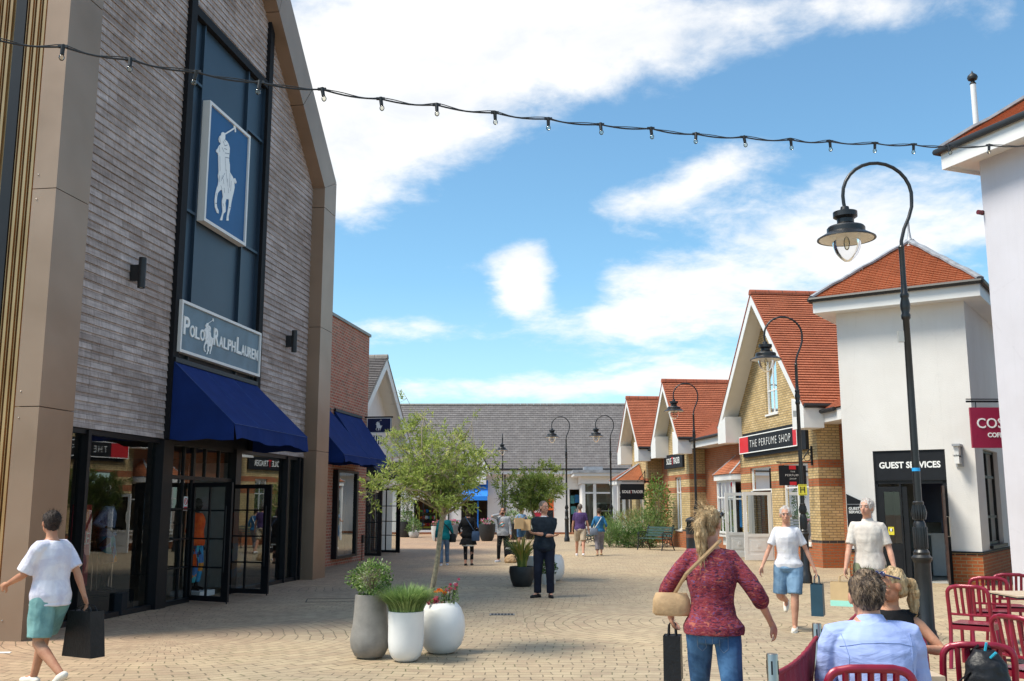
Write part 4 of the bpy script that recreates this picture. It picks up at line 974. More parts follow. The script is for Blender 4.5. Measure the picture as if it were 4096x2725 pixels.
# ------------------------------------------------------------ guest services tower (frame GF: +y runs left-away, camera side is -x)
def guest():
    B = thing('guest_tower', 'white rendered square tower with a red pyramid roof over the guest services door', 'building', GF, (0, 0, 0))
    W_, D_ = 2.86, 4.25; zt = 6.32
    m = MB(); wall(m, 0, 0, W_, .70, lambda y: zt, [(.62, 2.19, .7, 2.96)], .16, 1)
    # side wall running away on the right (plane y=0)
    H = (1.05, 3.1, .82, 3.0)
    for a, b, c, d in ((0, H[0], .7, zt), (H[1], D_, .7, zt), (H[0], H[1], .7, H[2]), (H[0], H[1], H[3], zt)): m.face([(a, 0, c), (b, 0, c), (b, 0, d), (a, 0, d)])
    for a, c, b, d in ((H[0], H[2], H[0], H[3]), (H[1], H[2], H[1], H[3])): m.face([(a, 0, c), (a, .25, c), (a, .25, d), (a, 0, d)])
    m.face([(H[0], 0, H[3]), (H[1], 0, H[3]), (H[1], .25, H[3]), (H[0], .25, H[3])])
    m.face([(0, W_, 0), (D_, W_, 0), (D_, W_, zt), (0, W_, zt)]); m.face([(D_, 0, 0), (D_, W_, 0), (D_, W_, zt), (D_, 0, zt)])
    part('wall', m, 'white_wall', B)
    m = MB()
    for a, b in ((.0, .62), (2.19, W_)): m.face([(.02, a, 0), (.02, b, 0), (.02, b, .7), (.02, a, .7)])
    m.face([(.02, .02, 0), (D_, .02, 0), (D_, .02, .7), (.02, .02, .7)]); m.face([(.02, .62, 0), (.18, .62, 0), (.18, .62, .7), (.02, .62, .7)]); m.face([(.02, 2.19, 0), (.18, 2.19, 0), (.18, 2.19, .7), (.02, 2.19, .7)])
    part('plinth', m, 'orange_brick', B)
    m = MB(); m.box(-.03, D_, -.04, .019, .69, .72); m.box(-.03, .0195, .019, .62, .69, .72); m.box(-.03, .0195, 2.19, W_, .69, .72); part('plinth_cap', m, 'black_sign', B)
    # side window
    f = MB()
    for x_ in (H[0], (H[0]+H[1])/2-.03, H[1]-.06): f.box(x_, x_+.06, .10, .16, H[2], H[3])
    for z_ in (H[2], 1.42, 2.35, H[3]-.06): f.box(H[0]+.06, H[1]-.06, .105, .155, z_, z_+.06)
    f.box(H[0]-.05, H[1]+.05, -.08, .1, H[2]-.07, H[2]-.002)
    w = part('window', f, 'black_metal', B); g = MB(); g.face([(H[0], .13, H[2]), (H[1], .13, H[2]), (H[1], .13, H[3]), (H[0], .13, H[3])]); part('pane', g, 'glass', w)
    # eaves
    o = .42; x0, x1, y0, y1 = -o, D_+o, -o, W_+o
    m = MB()
    m.box(x0, x0+.03, y0, y1, 6.28, 6.60); m.box(x1-.03, x1, y0, y1, 6.28, 6.60); m.box(x0+.03, x1-.03, y0, y0+.03, 6.28, 6.60); m.box(x0+.03, x1-.03, y1-.03, y1, 6.28, 6.60)
    m.box(x0+.03, x1-.03, y0+.03, y1-.03, 6.285, 6.3); part('fascia', m, 'white_paint', B)
    m = MB(); e = .06; m.tube([(x0-e, y0-e, 6.6), (x0-e, y1+e, 6.6)], .06, 8); m.tube([(x0-e, y0-e, 6.6), (x1+e, y0-e, 6.6)], .06, 8); m.tube([(x0-e, y1+e, 6.6), (x1+e, y1+e, 6.6)], .06, 8)
    part('gutter', m, 'black_plastic', B, smooth=40)
    ap = Vector(((x0+x1)/2-.35, (y0+y1)/2, 8.25)); e = .03
    C = [Vector((x0-e, y0-e, 6.63)), Vector((x1+e, y0-e, 6.63)), Vector((x1+e, y1+e, 6.63)), Vector((x0-e, y1+e, 6.63))]
    m = MB()
    for i in range(4): m.slope(C[i], C[(i+1) % 4], ap, ap, .12, .034)
    rf = part('roof', m, 'clay_tile_orange', B)
    m = MB()
    for c in C:
        pts = [c.lerp(ap, t/10)+Vector((0, 0, .04+.012*((t*7) % 3))) for t in range(11)]; m.tube(pts, [.10]*10+[.12], 6, flat=.45, up=(0, 0, 1))
    m.lathe([(.02, .62), (.028, .3), (.05, .12), (.14, -.04), (.2, -.14)], ap, 10); part('lead_hip', m, 'lead', rf, smooth=50)
    # door, leaves and interior
    m = MB(); m.box(.05, .12, .62, .72, 0, 2.27); m.box(.05, .12, 2.12, 2.19, 0, 2.27); m.box(.05, .12, .62, 2.19, 2.2, 2.28); m.box(.05, .12, 1.62, 1.66, 0, 2.2) ; part('door_frame', m, 'black_metal', B)
    def leaf(hy, s, an, mt):
        f = MB(); a = R_(an); dx, dy = math.cos(a), math.sin(a); w, h = .62, 2.14
        def bx(s0, s1, z0, z1, t_=.025):
            c = Vector((.06+dx*(s0+s1)/2, hy+dy*(s0+s1)/2, (z0+z1)/2)); f.obox(c, Vector((dx, dy, 0))*(s1-s0)/2, Vector((-dy, dx, 0))*t_, (0, 0, (z1-z0)/2))
        bx(0, .11, .04, h); bx(w-.11, w, .04, h); bx(.11, w-.11, .04, .2); bx(.11, w-.11, h-.12, h); bx(.11, w-.11, .7, .86); bx(.11, w-.11, .2, .7, .012); bx(.18, w-.18, .3, .6, .02)
        dd = part('door', f, mt, B); g = MB(); P = lambda s_, z_: (.06+dx*s_, hy+dy*s_, z_); g.face([P(.11, .86), P(w-.11, .86), P(w-.11, h-.12), P(.11, h-.12)]); part('pane', g, 'glass_milk', dd)
        hd = MB(); q = Vector((-dy, dx, 0))*s; b_ = Vector(P(w-.06, 1.05)); hd.tube([b_, b_+q*.08, b_+q*.08+Vector((0, 0, .42)), b_+Vector((0, 0, .42))], .014, 6); part('handle', hd, 'steel', dd)
    leaf(2.12, 1, 275, 'black_metal'); leaf(.74, 1, 193, 'door_brown')
    i = MB(); i.box(3.9, 4.0, .1, 2.7, 0, 3.0); i.box(.3, 3.9, 2.72, 2.8, 0, 3); i.box(.3, 3.9, .3, 2.7, 3.0, 3.03); part('interior_wall', i, 'interior_grey', B)
    i = MB(); i.box(.2, 3.9, .3, 2.7, 0, .015); part('interior_floor', i, 'interior_grey', B)
    i = MB(); i.box(2.0, 2.5, .4, 1.5, 1.0, 1.05); i.box(2.05, 2.1, .45, 1.45, .05, 1.0); part('reception_desk', i, 'interior_white', B)
    i = MB(); i.box(2.8, 2.85, .35, 1.75, 1.3, 2.6); i.box(2.3, 2.35, .8, 1.25, 1.05, 1.4); part('screen', i, 'navy_sign', B)
    i = MB(); i.box(1.0, 1.5, 2.68, 2.715, 1.0, 2.0); part('notice_board', i, 'pot_pale', B)
plain('interior_grey', (.38, .38, .36), .8, var=.05); plain('door_brown', (.05, .022, .016), .3, var=.5, vscale=9, coat=.5)
glassmat('glass_milk', (.8, .85, .82), 1.5, 1.6)
guest()
def guest_signs():
    E = -EY
    t = thing('guest_services_sign', 'black fascia sign reading GUEST SERVICES above the open door', 'sign', GF, (.05, 1.4, 2.3))
    m = MB(); m.box(.03, .11, .66, 2.15, 2.30, 2.93); part('panel', m, 'black_sign', t)
    m = MB(); m.box(.02, .12, .62, 2.19, 2.93, 2.955); m.box(.02, .12, .62, 2.19, 2.275, 2.3); m.box(.02, .12, .62, .66, 2.3, 2.93); m.box(.02, .12, 2.15, 2.19, 2.3, 2.93); part('rim', m, 'black_metal', t)
    part('lettering', text_mb('GUEST SERVICES', .195, (.029, 1.40, 2.62), E, EZ, .003, sx=.93, bold=.006), 'letter_white', t)
    t = thing('projecting_sign', 'small white lettered box sign with a grey hood right of the guest services door', 'sign', GF, (-.02, .33, 2.7))
    y = .33
    m = MB(); m.box(-.30, -.04, y-.05, y+.05, 2.62, 3.0); part('panel', m, 'white_paint', t)
    m = MB(); m.box(-.36, -.003, y-.09, y+.07, 3.003, 3.05); m.box(-.038, -.003, y-.09, y+.07, 2.56, 3.002); part('hood', m, 'lead', t)
    part('lettering', text_mb('Guest Services', .062, (-.305, y, 2.8), E, EZ, .002, sx=.4), 'black_sign', t)
    part('lettering', text_mb('Guest Services', .062, (-.17, y-.053, 2.78), EX, EZ, .002, sx=.6), 'black_sign', t)
    t = thing('door_sign', 'black wedge shaped sign reading GUEST SERVICES at the left edge of the white tower', 'sign', GF, (-.02, 2.8, 1.3))
    m = MB(); m.prism([(-.03, 2.84, 1.22), (-.03, 2.30, 1.22), (-.03, 2.30, 1.72), (-.03, 2.84, 1.98)], (.027, 0, 0)); part('panel', m, 'black_sign', t)
    m = MB(); m.box(-.034, -.031, 2.32, 2.83, 1.735, 1.745) ; part('rule', m, 'lead', t)
    for s_, z_ in (('GUEST', 1.64), ('SERVICES', 1.56)):
        part('lettering', text_mb(s_, .085, (-.033, 2.80, z_), E, EZ, .002, align='LEFT', bold=.002), 'letter_white', t)
    t = thing('dog_sticker', 'yellow sticker with a dog face on the black guest services door', 'sticker', GF, (-.0, 1.95, 1.0))
    m = MB(); m.box(.022, .026, 1.82, 1.95, 1.05, 1.23); part('sheet', m, 'yellow_plate', t)
    m = MB(); m.ell((.018, 1.885, 1.16), .004, .03, .035); part('dog_face', m, 'letter_white', t)
    m = MB(); m.ell((.017, 1.915, 1.16), .004, .012, .028); m.ell((.017, 1.855, 1.16), .004, .012, .028); part('dog_ears', m, 'dirty_brown', t)
guest_signs()
# ------------------------------------------------------------ tall white building at the right edge
CF = Frame(AT(4055, 2362, 20.3), -21.3)      # +y away, +x right; wall faces -x, runs towards the camera (y<0)
def costa():
    B = thing('cafe_building', 'tall lilac white rendered building cropped by the right edge', 'building', CF, (0, 0, 0))
    zt = 8.95
    m = MB(); m.face([(0, 0, 0), (0, -9, 0), (0, -9, zt), (0, 0, zt)]); m.face([(0, 0, 0), (9, 0, 0), (9, 0, zt), (0, 0, zt)]); m.face([(0, -9, 0), (9, -9, 0), (9, -9, zt), (0, -9, zt)]); part('wall', m, 'lilac_render', B)
    m = MB(); o = .52
    m.box(-o, -o+.03, -9.5, o, 8.86, 9.28); m.box(-o+.03, 9, o-.03, o, 8.86, 9.28); m.box(-o+.03, 9, -9.5, o-.03, 8.94, 8.96); part('fascia', m, 'white_paint', B)
    m = MB(); m.tube([(-o-.06, -9.5, 9.27), (-o-.06, o+.08, 9.27), (9, o+.06, 9.27)], .075, 8); part('gutter', m, 'black_plastic', B, smooth=40)
    ap = Vector((4.3, -4.3, 12.6)); C = [Vector((-o-.02, -9.6, 9.3)), Vector((-o-.02, o+.02, 9.3)), Vector((9.6, o+.02, 9.3)), Vector((9.6, -9.6, 9.3))]
    m = MB()
    for i in range(3): m.slope(C[i], C[i+1], ap, ap, .12, .034)
    rf = part('roof', m, 'clay_tile_orange', B)
    m = MB()
    for c in C[:3]: m.tube([c.lerp(ap, t/20)+Vector((0, 0, .05+.015*((t*7) % 3))) for t in range(21)], .12, 6, flat=.45, up=(0, 0, 1))
    part('lead_hip', m, 'lead', rf, smooth=50)
    t = thing('alarm_box', 'small red alarm light on the far corner of the lilac white building', 'alarm', CF, (0, .1, 7.6))
    p = AT(3912, 872, 20.7); z = p.z
    m = MB(); m.tube([(-.02, .02, z), (-.13, .02, z)], .05, 10); part('lens', m, 'dark_red', t)
    m = MB(); m.tube([(-.02, .02, z), (.03, .02, z)], .055, 10); part('mount', m, 'black_plastic', t)
plain('dark_red', (.12, .01, .012), .3)
costa()
def costa_sign():
    p = AT(3950, 1706, 21.2); s = 21.2/F_
    t = thing('hanging_sign', 'crimson hanging cafe sign with white lettering beside the lilac white wall', 'sign', None, (p.x+.45, 21.2, p.z))
    L = lambda x, y: ((x-3950)*s*.99-.45, 0, (1706-y)*s*1.02)
    a, b = L(3882, 1790), L(4100, 1632)
    m = MB(); m.box(a[0], b[0], -.03, .03, a[2], b[2]); part('panel', m, 'costa_red', t)
    part('lettering', text_mb('COSTA', .30, (L(3903, 1706)[0], -.034, L(0, 1696)[2]), EX, EZ, .006, align='LEFT', sx=.98, bold=.002), 'letter_white', t)
    part('lettering', text_mb('COFFEE', .135, (L(3945, 1740)[0], -.034, L(0, 1741)[2]), EX, EZ, .006, align='LEFT', sx=.95, bold=.004), 'letter_white', t)
    m = MB(); z = b[2]+.13
    m.tube([(a[0]-.06, 0, z), (b[0]+.2, 0, z)], .022, 6); m.tube([(a[0]-.06, 0, z+.05), (b[0]+.2, 0, z+.05)], .012, 6); m.tube([(b[0]-.35, 0, z+.02), (b[0]+.1, 0, z+.6)], .018, 6)
    for x_ in (a[0]+.14, b[0]-.2): m.tube([(x_, 0, z), (x_, 0, b[2])], .012, 5)
    part('bracket', m, 'black_metal', t)
costa_sign()
def roof_finial():
    a, b = AT(3900, 440, 26), AT(3888, 295, 26)
    t = thing('roof_vent', 'white pipe with a dark pointed cap above the right hand roof', 'vent pipe', None, (a.x, a.y, a.z-1.2))
    h = b.z-a.z+1.2
    m = MB(); m.tube([(0, 0, 0), (0, 0, h-.32)], .075, 12); part('pipe', m, 'white_paint', t, smooth=40)
    m = MB(); m.lathe([(.06, -.34), (.09, -.3), (.06, -.26), (.05, -.22), (.12, -.18), (.14, -.12), (.12, -.06), (.03, .02), (0.0, .1)], (0, 0, h), 14); part('cap', m, 'black_plastic', t, smooth=40)
roof_finial()
# ------------------------------------------------------------ third left shop: white gable with slate roof
plain('ridge_slate', (.22, .2, .18), .8, var=.2)
def armani():
    B = thing('shop_building', 'white rendered gable with a grey slate roof beyond the brick shop', 'building', LF, (-2.3, 19.4, 0))
    xo = -1.72
    a = LF.hit(1200+575/1.65, 1350+128/1.65, xo); b = LF.hit(1200+712/1.65, 1350+640/1.65, xo)
    am = a[0]; zr = a[1]; sl = (a[1]-b[1])/(b[0]-a[0]); ze = 4.15; hw = (zr-ze)/sl
    H = [(am-1.1, am+1.5, 0.0, 2.6)]
    gable(B, LF, -2.3, 1, am-hw+.4, am+hw-.4, ze, zr, .58, .4, 9, 'slate_tile', H, 'white_wall', boxh=.5, barge=.3, ridge='ridge_slate')
    fr = MB(); y0, y1 = H[0][0], H[0][1]
    for y in (y0, (y0+y1)/2-.04, y1-.1): fr.box(-2.36, -2.26, y, y+.1, 0, 2.6)
    fr.box(-2.35, -2.27, y0+.1, y1-.1, 2.5, 2.6); fr.box(-2.35, -2.27, y0+.1, y1-.1, 2.1, 2.16); part('door_frame', fr, 'black_metal', B)
    for hy, an in ((y0-.3, -14), (y0+2.1, -12)):
        f = MB(); d = R_(an); dx, dy = math.cos(d), math.sin(d); w, h = 1.0, 2.35
        def bx(s0, s1, z0, z1, t_=.022):
            c = Vector((-2.3+dx*(s0+s1)/2, hy+dy*(s0+s1)/2, (z0+z1)/2)); f.obox(c, Vector((dx, dy, 0))*(s1-s0)/2, Vector((-dy, dx, 0))*t_, (0, 0, (z1-z0)/2))
        bx(0, .06, .03, h); bx(w-.16, w, .03, h); bx(.06, w-.16, .03, .12); bx(.06, w-.16, h-.08, h); bx(.4, .44, .12, h-.08, .014)
        for z_ in (.65, 1.15, 1.7): bx(.06, w-.16, z_-.014, z_+.014, .015)
        o = part('door', f, 'black_metal', B); g = MB(); P = lambda s_, z_: (-2.3+dx*s_, hy+dy*s_, z_)
        g.face([P(.06, .12), P(w-.16, .12), P(w-.16, h-.08), P(.06, h-.08)]); part('pane', g, 'glass_milk', o)
    i = MB(); i.box(-5.0, -4.9, am-3, am+3, 0, 3); i.box(-4.9, -2.5, am-3, am+3, 2.9, 3); part('interior_wall', i, 'interior_white', B)
    awning('black awning over the doors of the white gabled shop', am-1.5, am-.1, -2.26, -1.55, 3.55, 2.9, 2.72, mt='awning_black')
    awning('black awning beyond, at the far side of the white gabled shop', am+.1, am+1.9, -2.26, -1.55, 3.55, 2.9, 2.72, mt='awning_black')
    p = LF.hit(1635, 1872, -1.7)
    t = thing('shop_sign', 'black sign with white ARMANI lettering half hidden by the olive tree', 'sign', None, tuple(AT(1632, 1873, 39.5)))
    m = MB(); m.box(-.62, .62, 0, .06, -.24, .24); part('panel', m, 'black_sign', t)
    part('lettering', text_mb('ARMANI', .26, (0, -.004, 0), EX, EZ, .004, sx=.85), 'letter_white', t)
    m = MB(); m.box(-1.6, -.62, .01, .05, .16, .22); part('bracket', m, 'black_metal', t)
    t = thing('striped_sign', 'small black and white striped sign below the navy rider sign', 'sign', None, tuple(AT(1506, 1760, 36.6)))
    m = MB(); m.box(-.18, .18, 0, .05, -.16, .16); part('panel', m, 'black_sign', t)
    m = MB()
    for k in range(4): m.box(-.15+k*.085, -.11+k*.085, -.004, -.001, -.15, .15)
    part('stripes', m, 'letter_white', t); m = MB(); m.box(-.9, -.18, .01, .04, .1, .14); part('bracket', m, 'black_metal', t)
armani()
# ------------------------------------------------------------ long white building closing the square
BW = 62.0
class _B: pass
def back():
    rot = R_(-.9); B = thing('long_building', 'long low white building with a grey slate roof closing the square', 'building', None, (0, BW, 0), rot)
    X = lambda x: AT(x, 2000, BW).x; Z = lambda x, y: AT(x, y, BW).z
    xl, xr = -13.0, 12.5; ze = Z(2100, 1880); zr = AT(2200, 1621, BW+5.4).z
    holes = [(X(1655), X(1765), .25, Z(0+1700, 2000)), (X(1845), X(1950), .0, Z(1900, 1998)), (X(2278), X(2330), .0, Z(2300, 1958)), (X(2130), X(2182), .9, Z(2150, 2008))]
    m = MB()
    xs = sorted({xl, xr, *[h[0] for h in holes], *[h[1] for h in holes]})
    for a, b in zip(xs, xs[1:]):
        z = 0
        for h in holes:
            if h[0] < (a+b)/2 < h[1]:
                if h[2] > z: m.face([(a, 0, z), (b, 0, z), (b, 0, h[2]), (a, 0, h[2])])
                z = h[3]
        m.face([(a, 0, z), (b, 0, z), (b, 0, ze), (a, 0, ze)])
    for a, b, c, d in holes:
        m.face([(a, 0, c), (a, .3, c), (a, .3, d), (a, 0, d)]); m.face([(b, 0, c), (b, .3, c), (b, .3, d), (b, 0, d)]); m.face([(a, 0, d), (a, .3, d), (b, .3, d), (b, 0, d)])
    m.face([(xl, 0, 0), (xl, 10.8, 0), (xl, 10.8, ze), (xl, 5.4, zr-.1), (xl, 0, ze)]); m.face([(xr, 0, 0), (xr, 10.8, 0), (xr, 10.8, ze), (xr, 5.4, zr-.1), (xr, 0, ze)]); m.face([(xl, 10.8, 0), (xr, 10.8, 0), (xr, 10.8, ze), (xl, 10.8, ze)])
    part('wall', m, 'white_wall', B)
    m = MB(); m.slope((xl-.4, -.5, ze+.05), (xr+.4, -.5, ze+.05), (xr+.4, 5.4, zr), (xl-.4, 5.4, zr), .26, .022); m.slope((xr+.4, 11.3, ze+.05), (xl-.4, 11.3, ze+.05), (xl-.4, 5.4, zr), (xr+.4, 5.4, zr), .26, .02)
    rf = part('roof', m, 'slate_tile', B)
    m = MB(); n = int((xr-xl)/.45)
    for i in range(n): m.tube([(xl+.45*i, 5.4, zr+.01), (xl+.45*i+.435, 5.4, zr+.01)], .11, 8)
    part('ridge', m, 'ridge_slate', rf)
    m = MB(); m.box(xl, xr, -.46, -.43, ze-.28, ze+.0); m.box(xl, xr, -.43, -.001, ze-.27, ze-.25); part('fascia', m, 'white_paint', B)
    m = MB(); m.tube([(xl, -.52, ze+.02), (xr, -.52, ze+.02)], .07, 8)
    for x_ in (X(1795), X(2020)): m.tube([(x_, -.06, 0), (x_, -.06, ze-.3)], .045, 6)
    part('gutter', m, 'black_plastic', B, smooth=40)
    m = MB(); m.box(xl, xr, -.03, -.002, 0, .12); part('skirting', m, 'red_brick', B)
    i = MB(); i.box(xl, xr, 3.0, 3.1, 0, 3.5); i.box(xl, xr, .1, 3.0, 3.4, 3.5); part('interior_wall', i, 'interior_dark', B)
    # sweet shop window
    a, b, c, d = holes[0]; f = MB()
    for x_ in (a, b-.08): f.box(x_, x_+.08, .05, .12, c, d)
    f.box(a+.08, b-.08, .05, .12, c, c+.08); f.box(a+.08, b-.08, .05, .12, d-.08, d); f.box(a+.55, a+.6, .06, .11, c+.08, d-.08)
    w = part('window', f, 'black_metal', B); g = MB(); g.face([(a, .1, c), (b, .1, c), (b, .1, d), (a, .1, d)]); part('pane', g, 'glass', w)
    y = MB(); y.box(a+.28, a+.34, .3, .4, c, d-.4); y.box(b-.35, b-.29, .3, .4, c, d-.4); y.box(a+.3, b-.3, .3, .38, c+.1, c+.2); part('display_frame', y, 'yellow_plate', B)
    random.seed(4)
    for mt, k in (('poster_red', 9), ('bright_blue', 6), ('petal_green', 5), ('orange_cloth', 7), ('letter_white', 7), ('yellow_plate', 5)):
        q = MB()
        for j in range(k):
            x_ = random.uniform(a+.4, b-.4); z_ = random.choice((c+.32, c+.75, c+1.15)); q.ell((x_, .5+random.uniform(-.1, .1), z_), random.uniform(.05, .13), .08, random.uniform(.05, .13), 8, 6)
        part('sweets_display', q, mt, B)
    # doors
    a, b, c, d = holes[1]; f = MB(); f.box(a, a+.07, .02, .1, 0, d); f.box(b-.07, b, .02, .1, 0, d); f.box(a+.07, b-.07, .02, .1, d-.1, d); part('door_frame', f, 'black_metal', B)
    f = MB(); f.box(a+1.0, a+1.08, -.35, -.27, 0, d-.1); part('door_edge', f, 'bright_blue', B)
    a, b, c, d = holes[2]; f = MB(); f.box(a, a+.06, .02, .1, 0, d); f.box(b-.06, b, .02, .1, 0, d); part('door_frame', f, 'black_metal', B)
    for k, (mt, x_) in enumerate((('shirt_teal', a+.25), ('letter_white', a+.55), ('shirt_teal', a+.18), ('poster_blue', a+.5))):
        z_ = (1.45, 1.35, 2.1, 2.15)[k]; q = MB(); q.prism([(x_-.14, .6, z_-.25), (x_+.14, .6, z_-.25), (x_+.14, .6, z_+.1), (x_+.24, .6, z_+.02), (x_+.26, .6, z_+.1), (x_+.1, .6, z_+.24), (x_-.1, .6, z_+.24), (x_-.26, .6, z_+.1), (x_-.24, .6, z_+.02), (x_-.14, .6, z_+.1)], (0, .05, 0))
        part('hanging_shirt', q, mt, B)
    a, b, c, d = holes[3]; q = MB(); q.box(a, b, .1, .14, c, d); part('window_poster', q, 'poster_red', B)
    part('poster_text', text_mb('50%', .36, ((a+b)/2, .095, (c+d)/2), EX, EZ, .002, bold=.01), 'letter_white', B)
    # small gabled porch
    x0, x1 = X(1838), X(1962); xm = (x0+x1)/2+.1; zt = AT(1896, 1790, BW-1).z; zb = AT(1896, 1885, BW-1).z
    q = MB()
    for s_, xe in ((-1, x0), (1, x1)): q.prism([(xe, -1.0, zb), (xm, -1.0, zt), (xm, -1.0, zt-.3), (xe, -1.0, zb-.3)], (0, .05, 0))
    part('porch_board', q, 'white_paint', B)
    q = MB(); q.face([(x0+.2, -.9, zb-.2), (x1-.2, -.9, zb-.2), (xm, -.9, zt-.1)]); q.box(x0+.25, x1-.25, -.9, -.003, ze-.9, ze-.25); part('porch_wall', q, 'white_wall', B)
    q = MB(); q.slope((x1+.1, -1.05, zb+.0), (x1+.1, 3, zb+.0), (xm, 3, zt+.03), (xm, -1.05, zt+.03), .26); q.slope((x0-.1, 3, zb), (x0-.1, -1.05, zb), (xm, -1.05, zt+.03), (xm, 3, zt+.03), .26); part('porch_roof', q, 'slate_tile', B)
    # flat roofed glazed bay on the right
    yb = -3.2; Xb = lambda x: AT(x, 2000, BW+yb).x; Zb = lambda y: AT(2400, y, BW+yb).z
    a, b = Xb(2332), Xb(2620); 
    q = MB(); q.box(a-.55, b, yb-.5, .0, Zb(1893), Zb(1883)+.02); part('bay_flat_roof', q, 'lead', B)
    q = MB(); q.box(Xb(2342), Xb(2418), yb+.4, yb+1.6, Zb(1880), Zb(1866)); part('roof_light', q, 'lead', B)
    q = MB(); q.box(a-.5, b, yb-.42, 0, Zb(1905), Zb(1893)-.005); q.box(a-.08, b, yb-.06, -.05, Zb(1935), Zb(1905)-.004)
    part('bay_fascia', q, 'white_paint', B)
    q = MB(); zs, z1, zm = Zb(2105), Zb(1936), Zb(1972)
    for x in (2332, 2376, 2452, 2492): q.box(Xb(x), Xb(x)+.18, yb, yb+.12, 0, z1)
    q.box(a, b, yb-.03, yb+.15, zs-.12, zs); q.box(a, b, yb+.02, yb+.1, zm-.05, zm+.05)
    part('bay_window_frame', q, 'white_paint', B)
    q = MB(); q.box(a, b, yb+.03, yb+.1, 0, zs-.12); q.face([(a, yb+.1, 0), (a, -.01, 0), (a, -.01, z1), (a, yb+.1, z1)]); part('bay_wall', q, 'white_wall', B)
    g = MB(); g.face([(a, yb+.06, zs), (b, yb+.06, zs), (b, yb+.06, z1), (a, yb+.06, z1)]); part('bay_glass', g, 'glass', B)
    q = MB(); q.box(a+.2, b, -1.5, -1.45, 0, 3); part('bay_interior', q, 'interior_beige', B)
    q = MB()
    for z_ in (zs+.0, zs+.45, zs+.9): q.box(Xb(2400), Xb(2480), yb+.5, yb+.9, z_, z_+.38)
    part('shoe_display', q, 'black_sign', B)
    q = MB()
    for j in range(16):
        x_ = random.uniform(Xb(2385), Xb(2490)); z_ = random.choice((zs+.05, zs+.42, zs+.87, zs+1.3)); q.ell((x_, yb+.4, z_), .15, .07, .045, 8, 5)
    part('shoes_on_display', q, 'letter_white', B)
    q = MB(); q.box(Xb(2457), Xb(2464), yb+.2, yb+.22, Zb(2040), Zb(2016)); part('sale_strip', q, 'poster_red', B)
    # separate things on it
    t = thing('shop_sign', 'red HARIBO letters on the white wall behind the olive tree', 'sign', None, tuple(AT(1712, 1936, BW-.1)))
    part('lettering', text_mb('HARIBO', .42, (0, -.03, 0), EX, EZ, .02, sx=.9, bold=.02), 'haribo_red', t)
    t = thing('awning', 'bright blue awning over the dark doorway of the long white building', 'awning', None, (X(1897), BW, 0))
    w = (X(1952)-X(1842))/2; zt, zb = Z(1900, 1922), AT(1900, 1985, BW-1.2).z
    q = MB(); q.face([(-w, -.02, zt), (w, -.02, zt), (w, -1.2, zb), (-w, -1.2, zb)]); q.face([(-w, -.02, zt), (-w, -1.2, zb), (-w, -.02, zb)]); q.face([(w, -.02, zt), (w, -1.2, zb), (w, -.02, zb)]); part('canopy', q, 'bright_blue', t)
    q = MB(); q.face([(-w, -1.2, zb), (w, -1.2, zb), (w, -1.22, zb-.25), (-w, -1.22, zb-.25)]); part('valance', q, 'bright_blue', t)
    t = thing('poster', 'orange and dark poster beside the sale window of the long building', 'poster', None, (X(2200), BW-.06, 0))
    q = MB(); q.box(-.22, .22, 0, .05, .95, 2.2); part('board', q, 'orange_cloth', t); q = MB(); q.box(-.2, .2, -.004, -.001, .97, 1.45); part('lower_panel', q, 'black_sign', t)
plain('petal_green', (.1, .45, .08), .5); plain('orange_cloth', (.75, .13, .02), .75, var=.15); plain('shirt_teal', (.12, .42, .48), .7)
back()
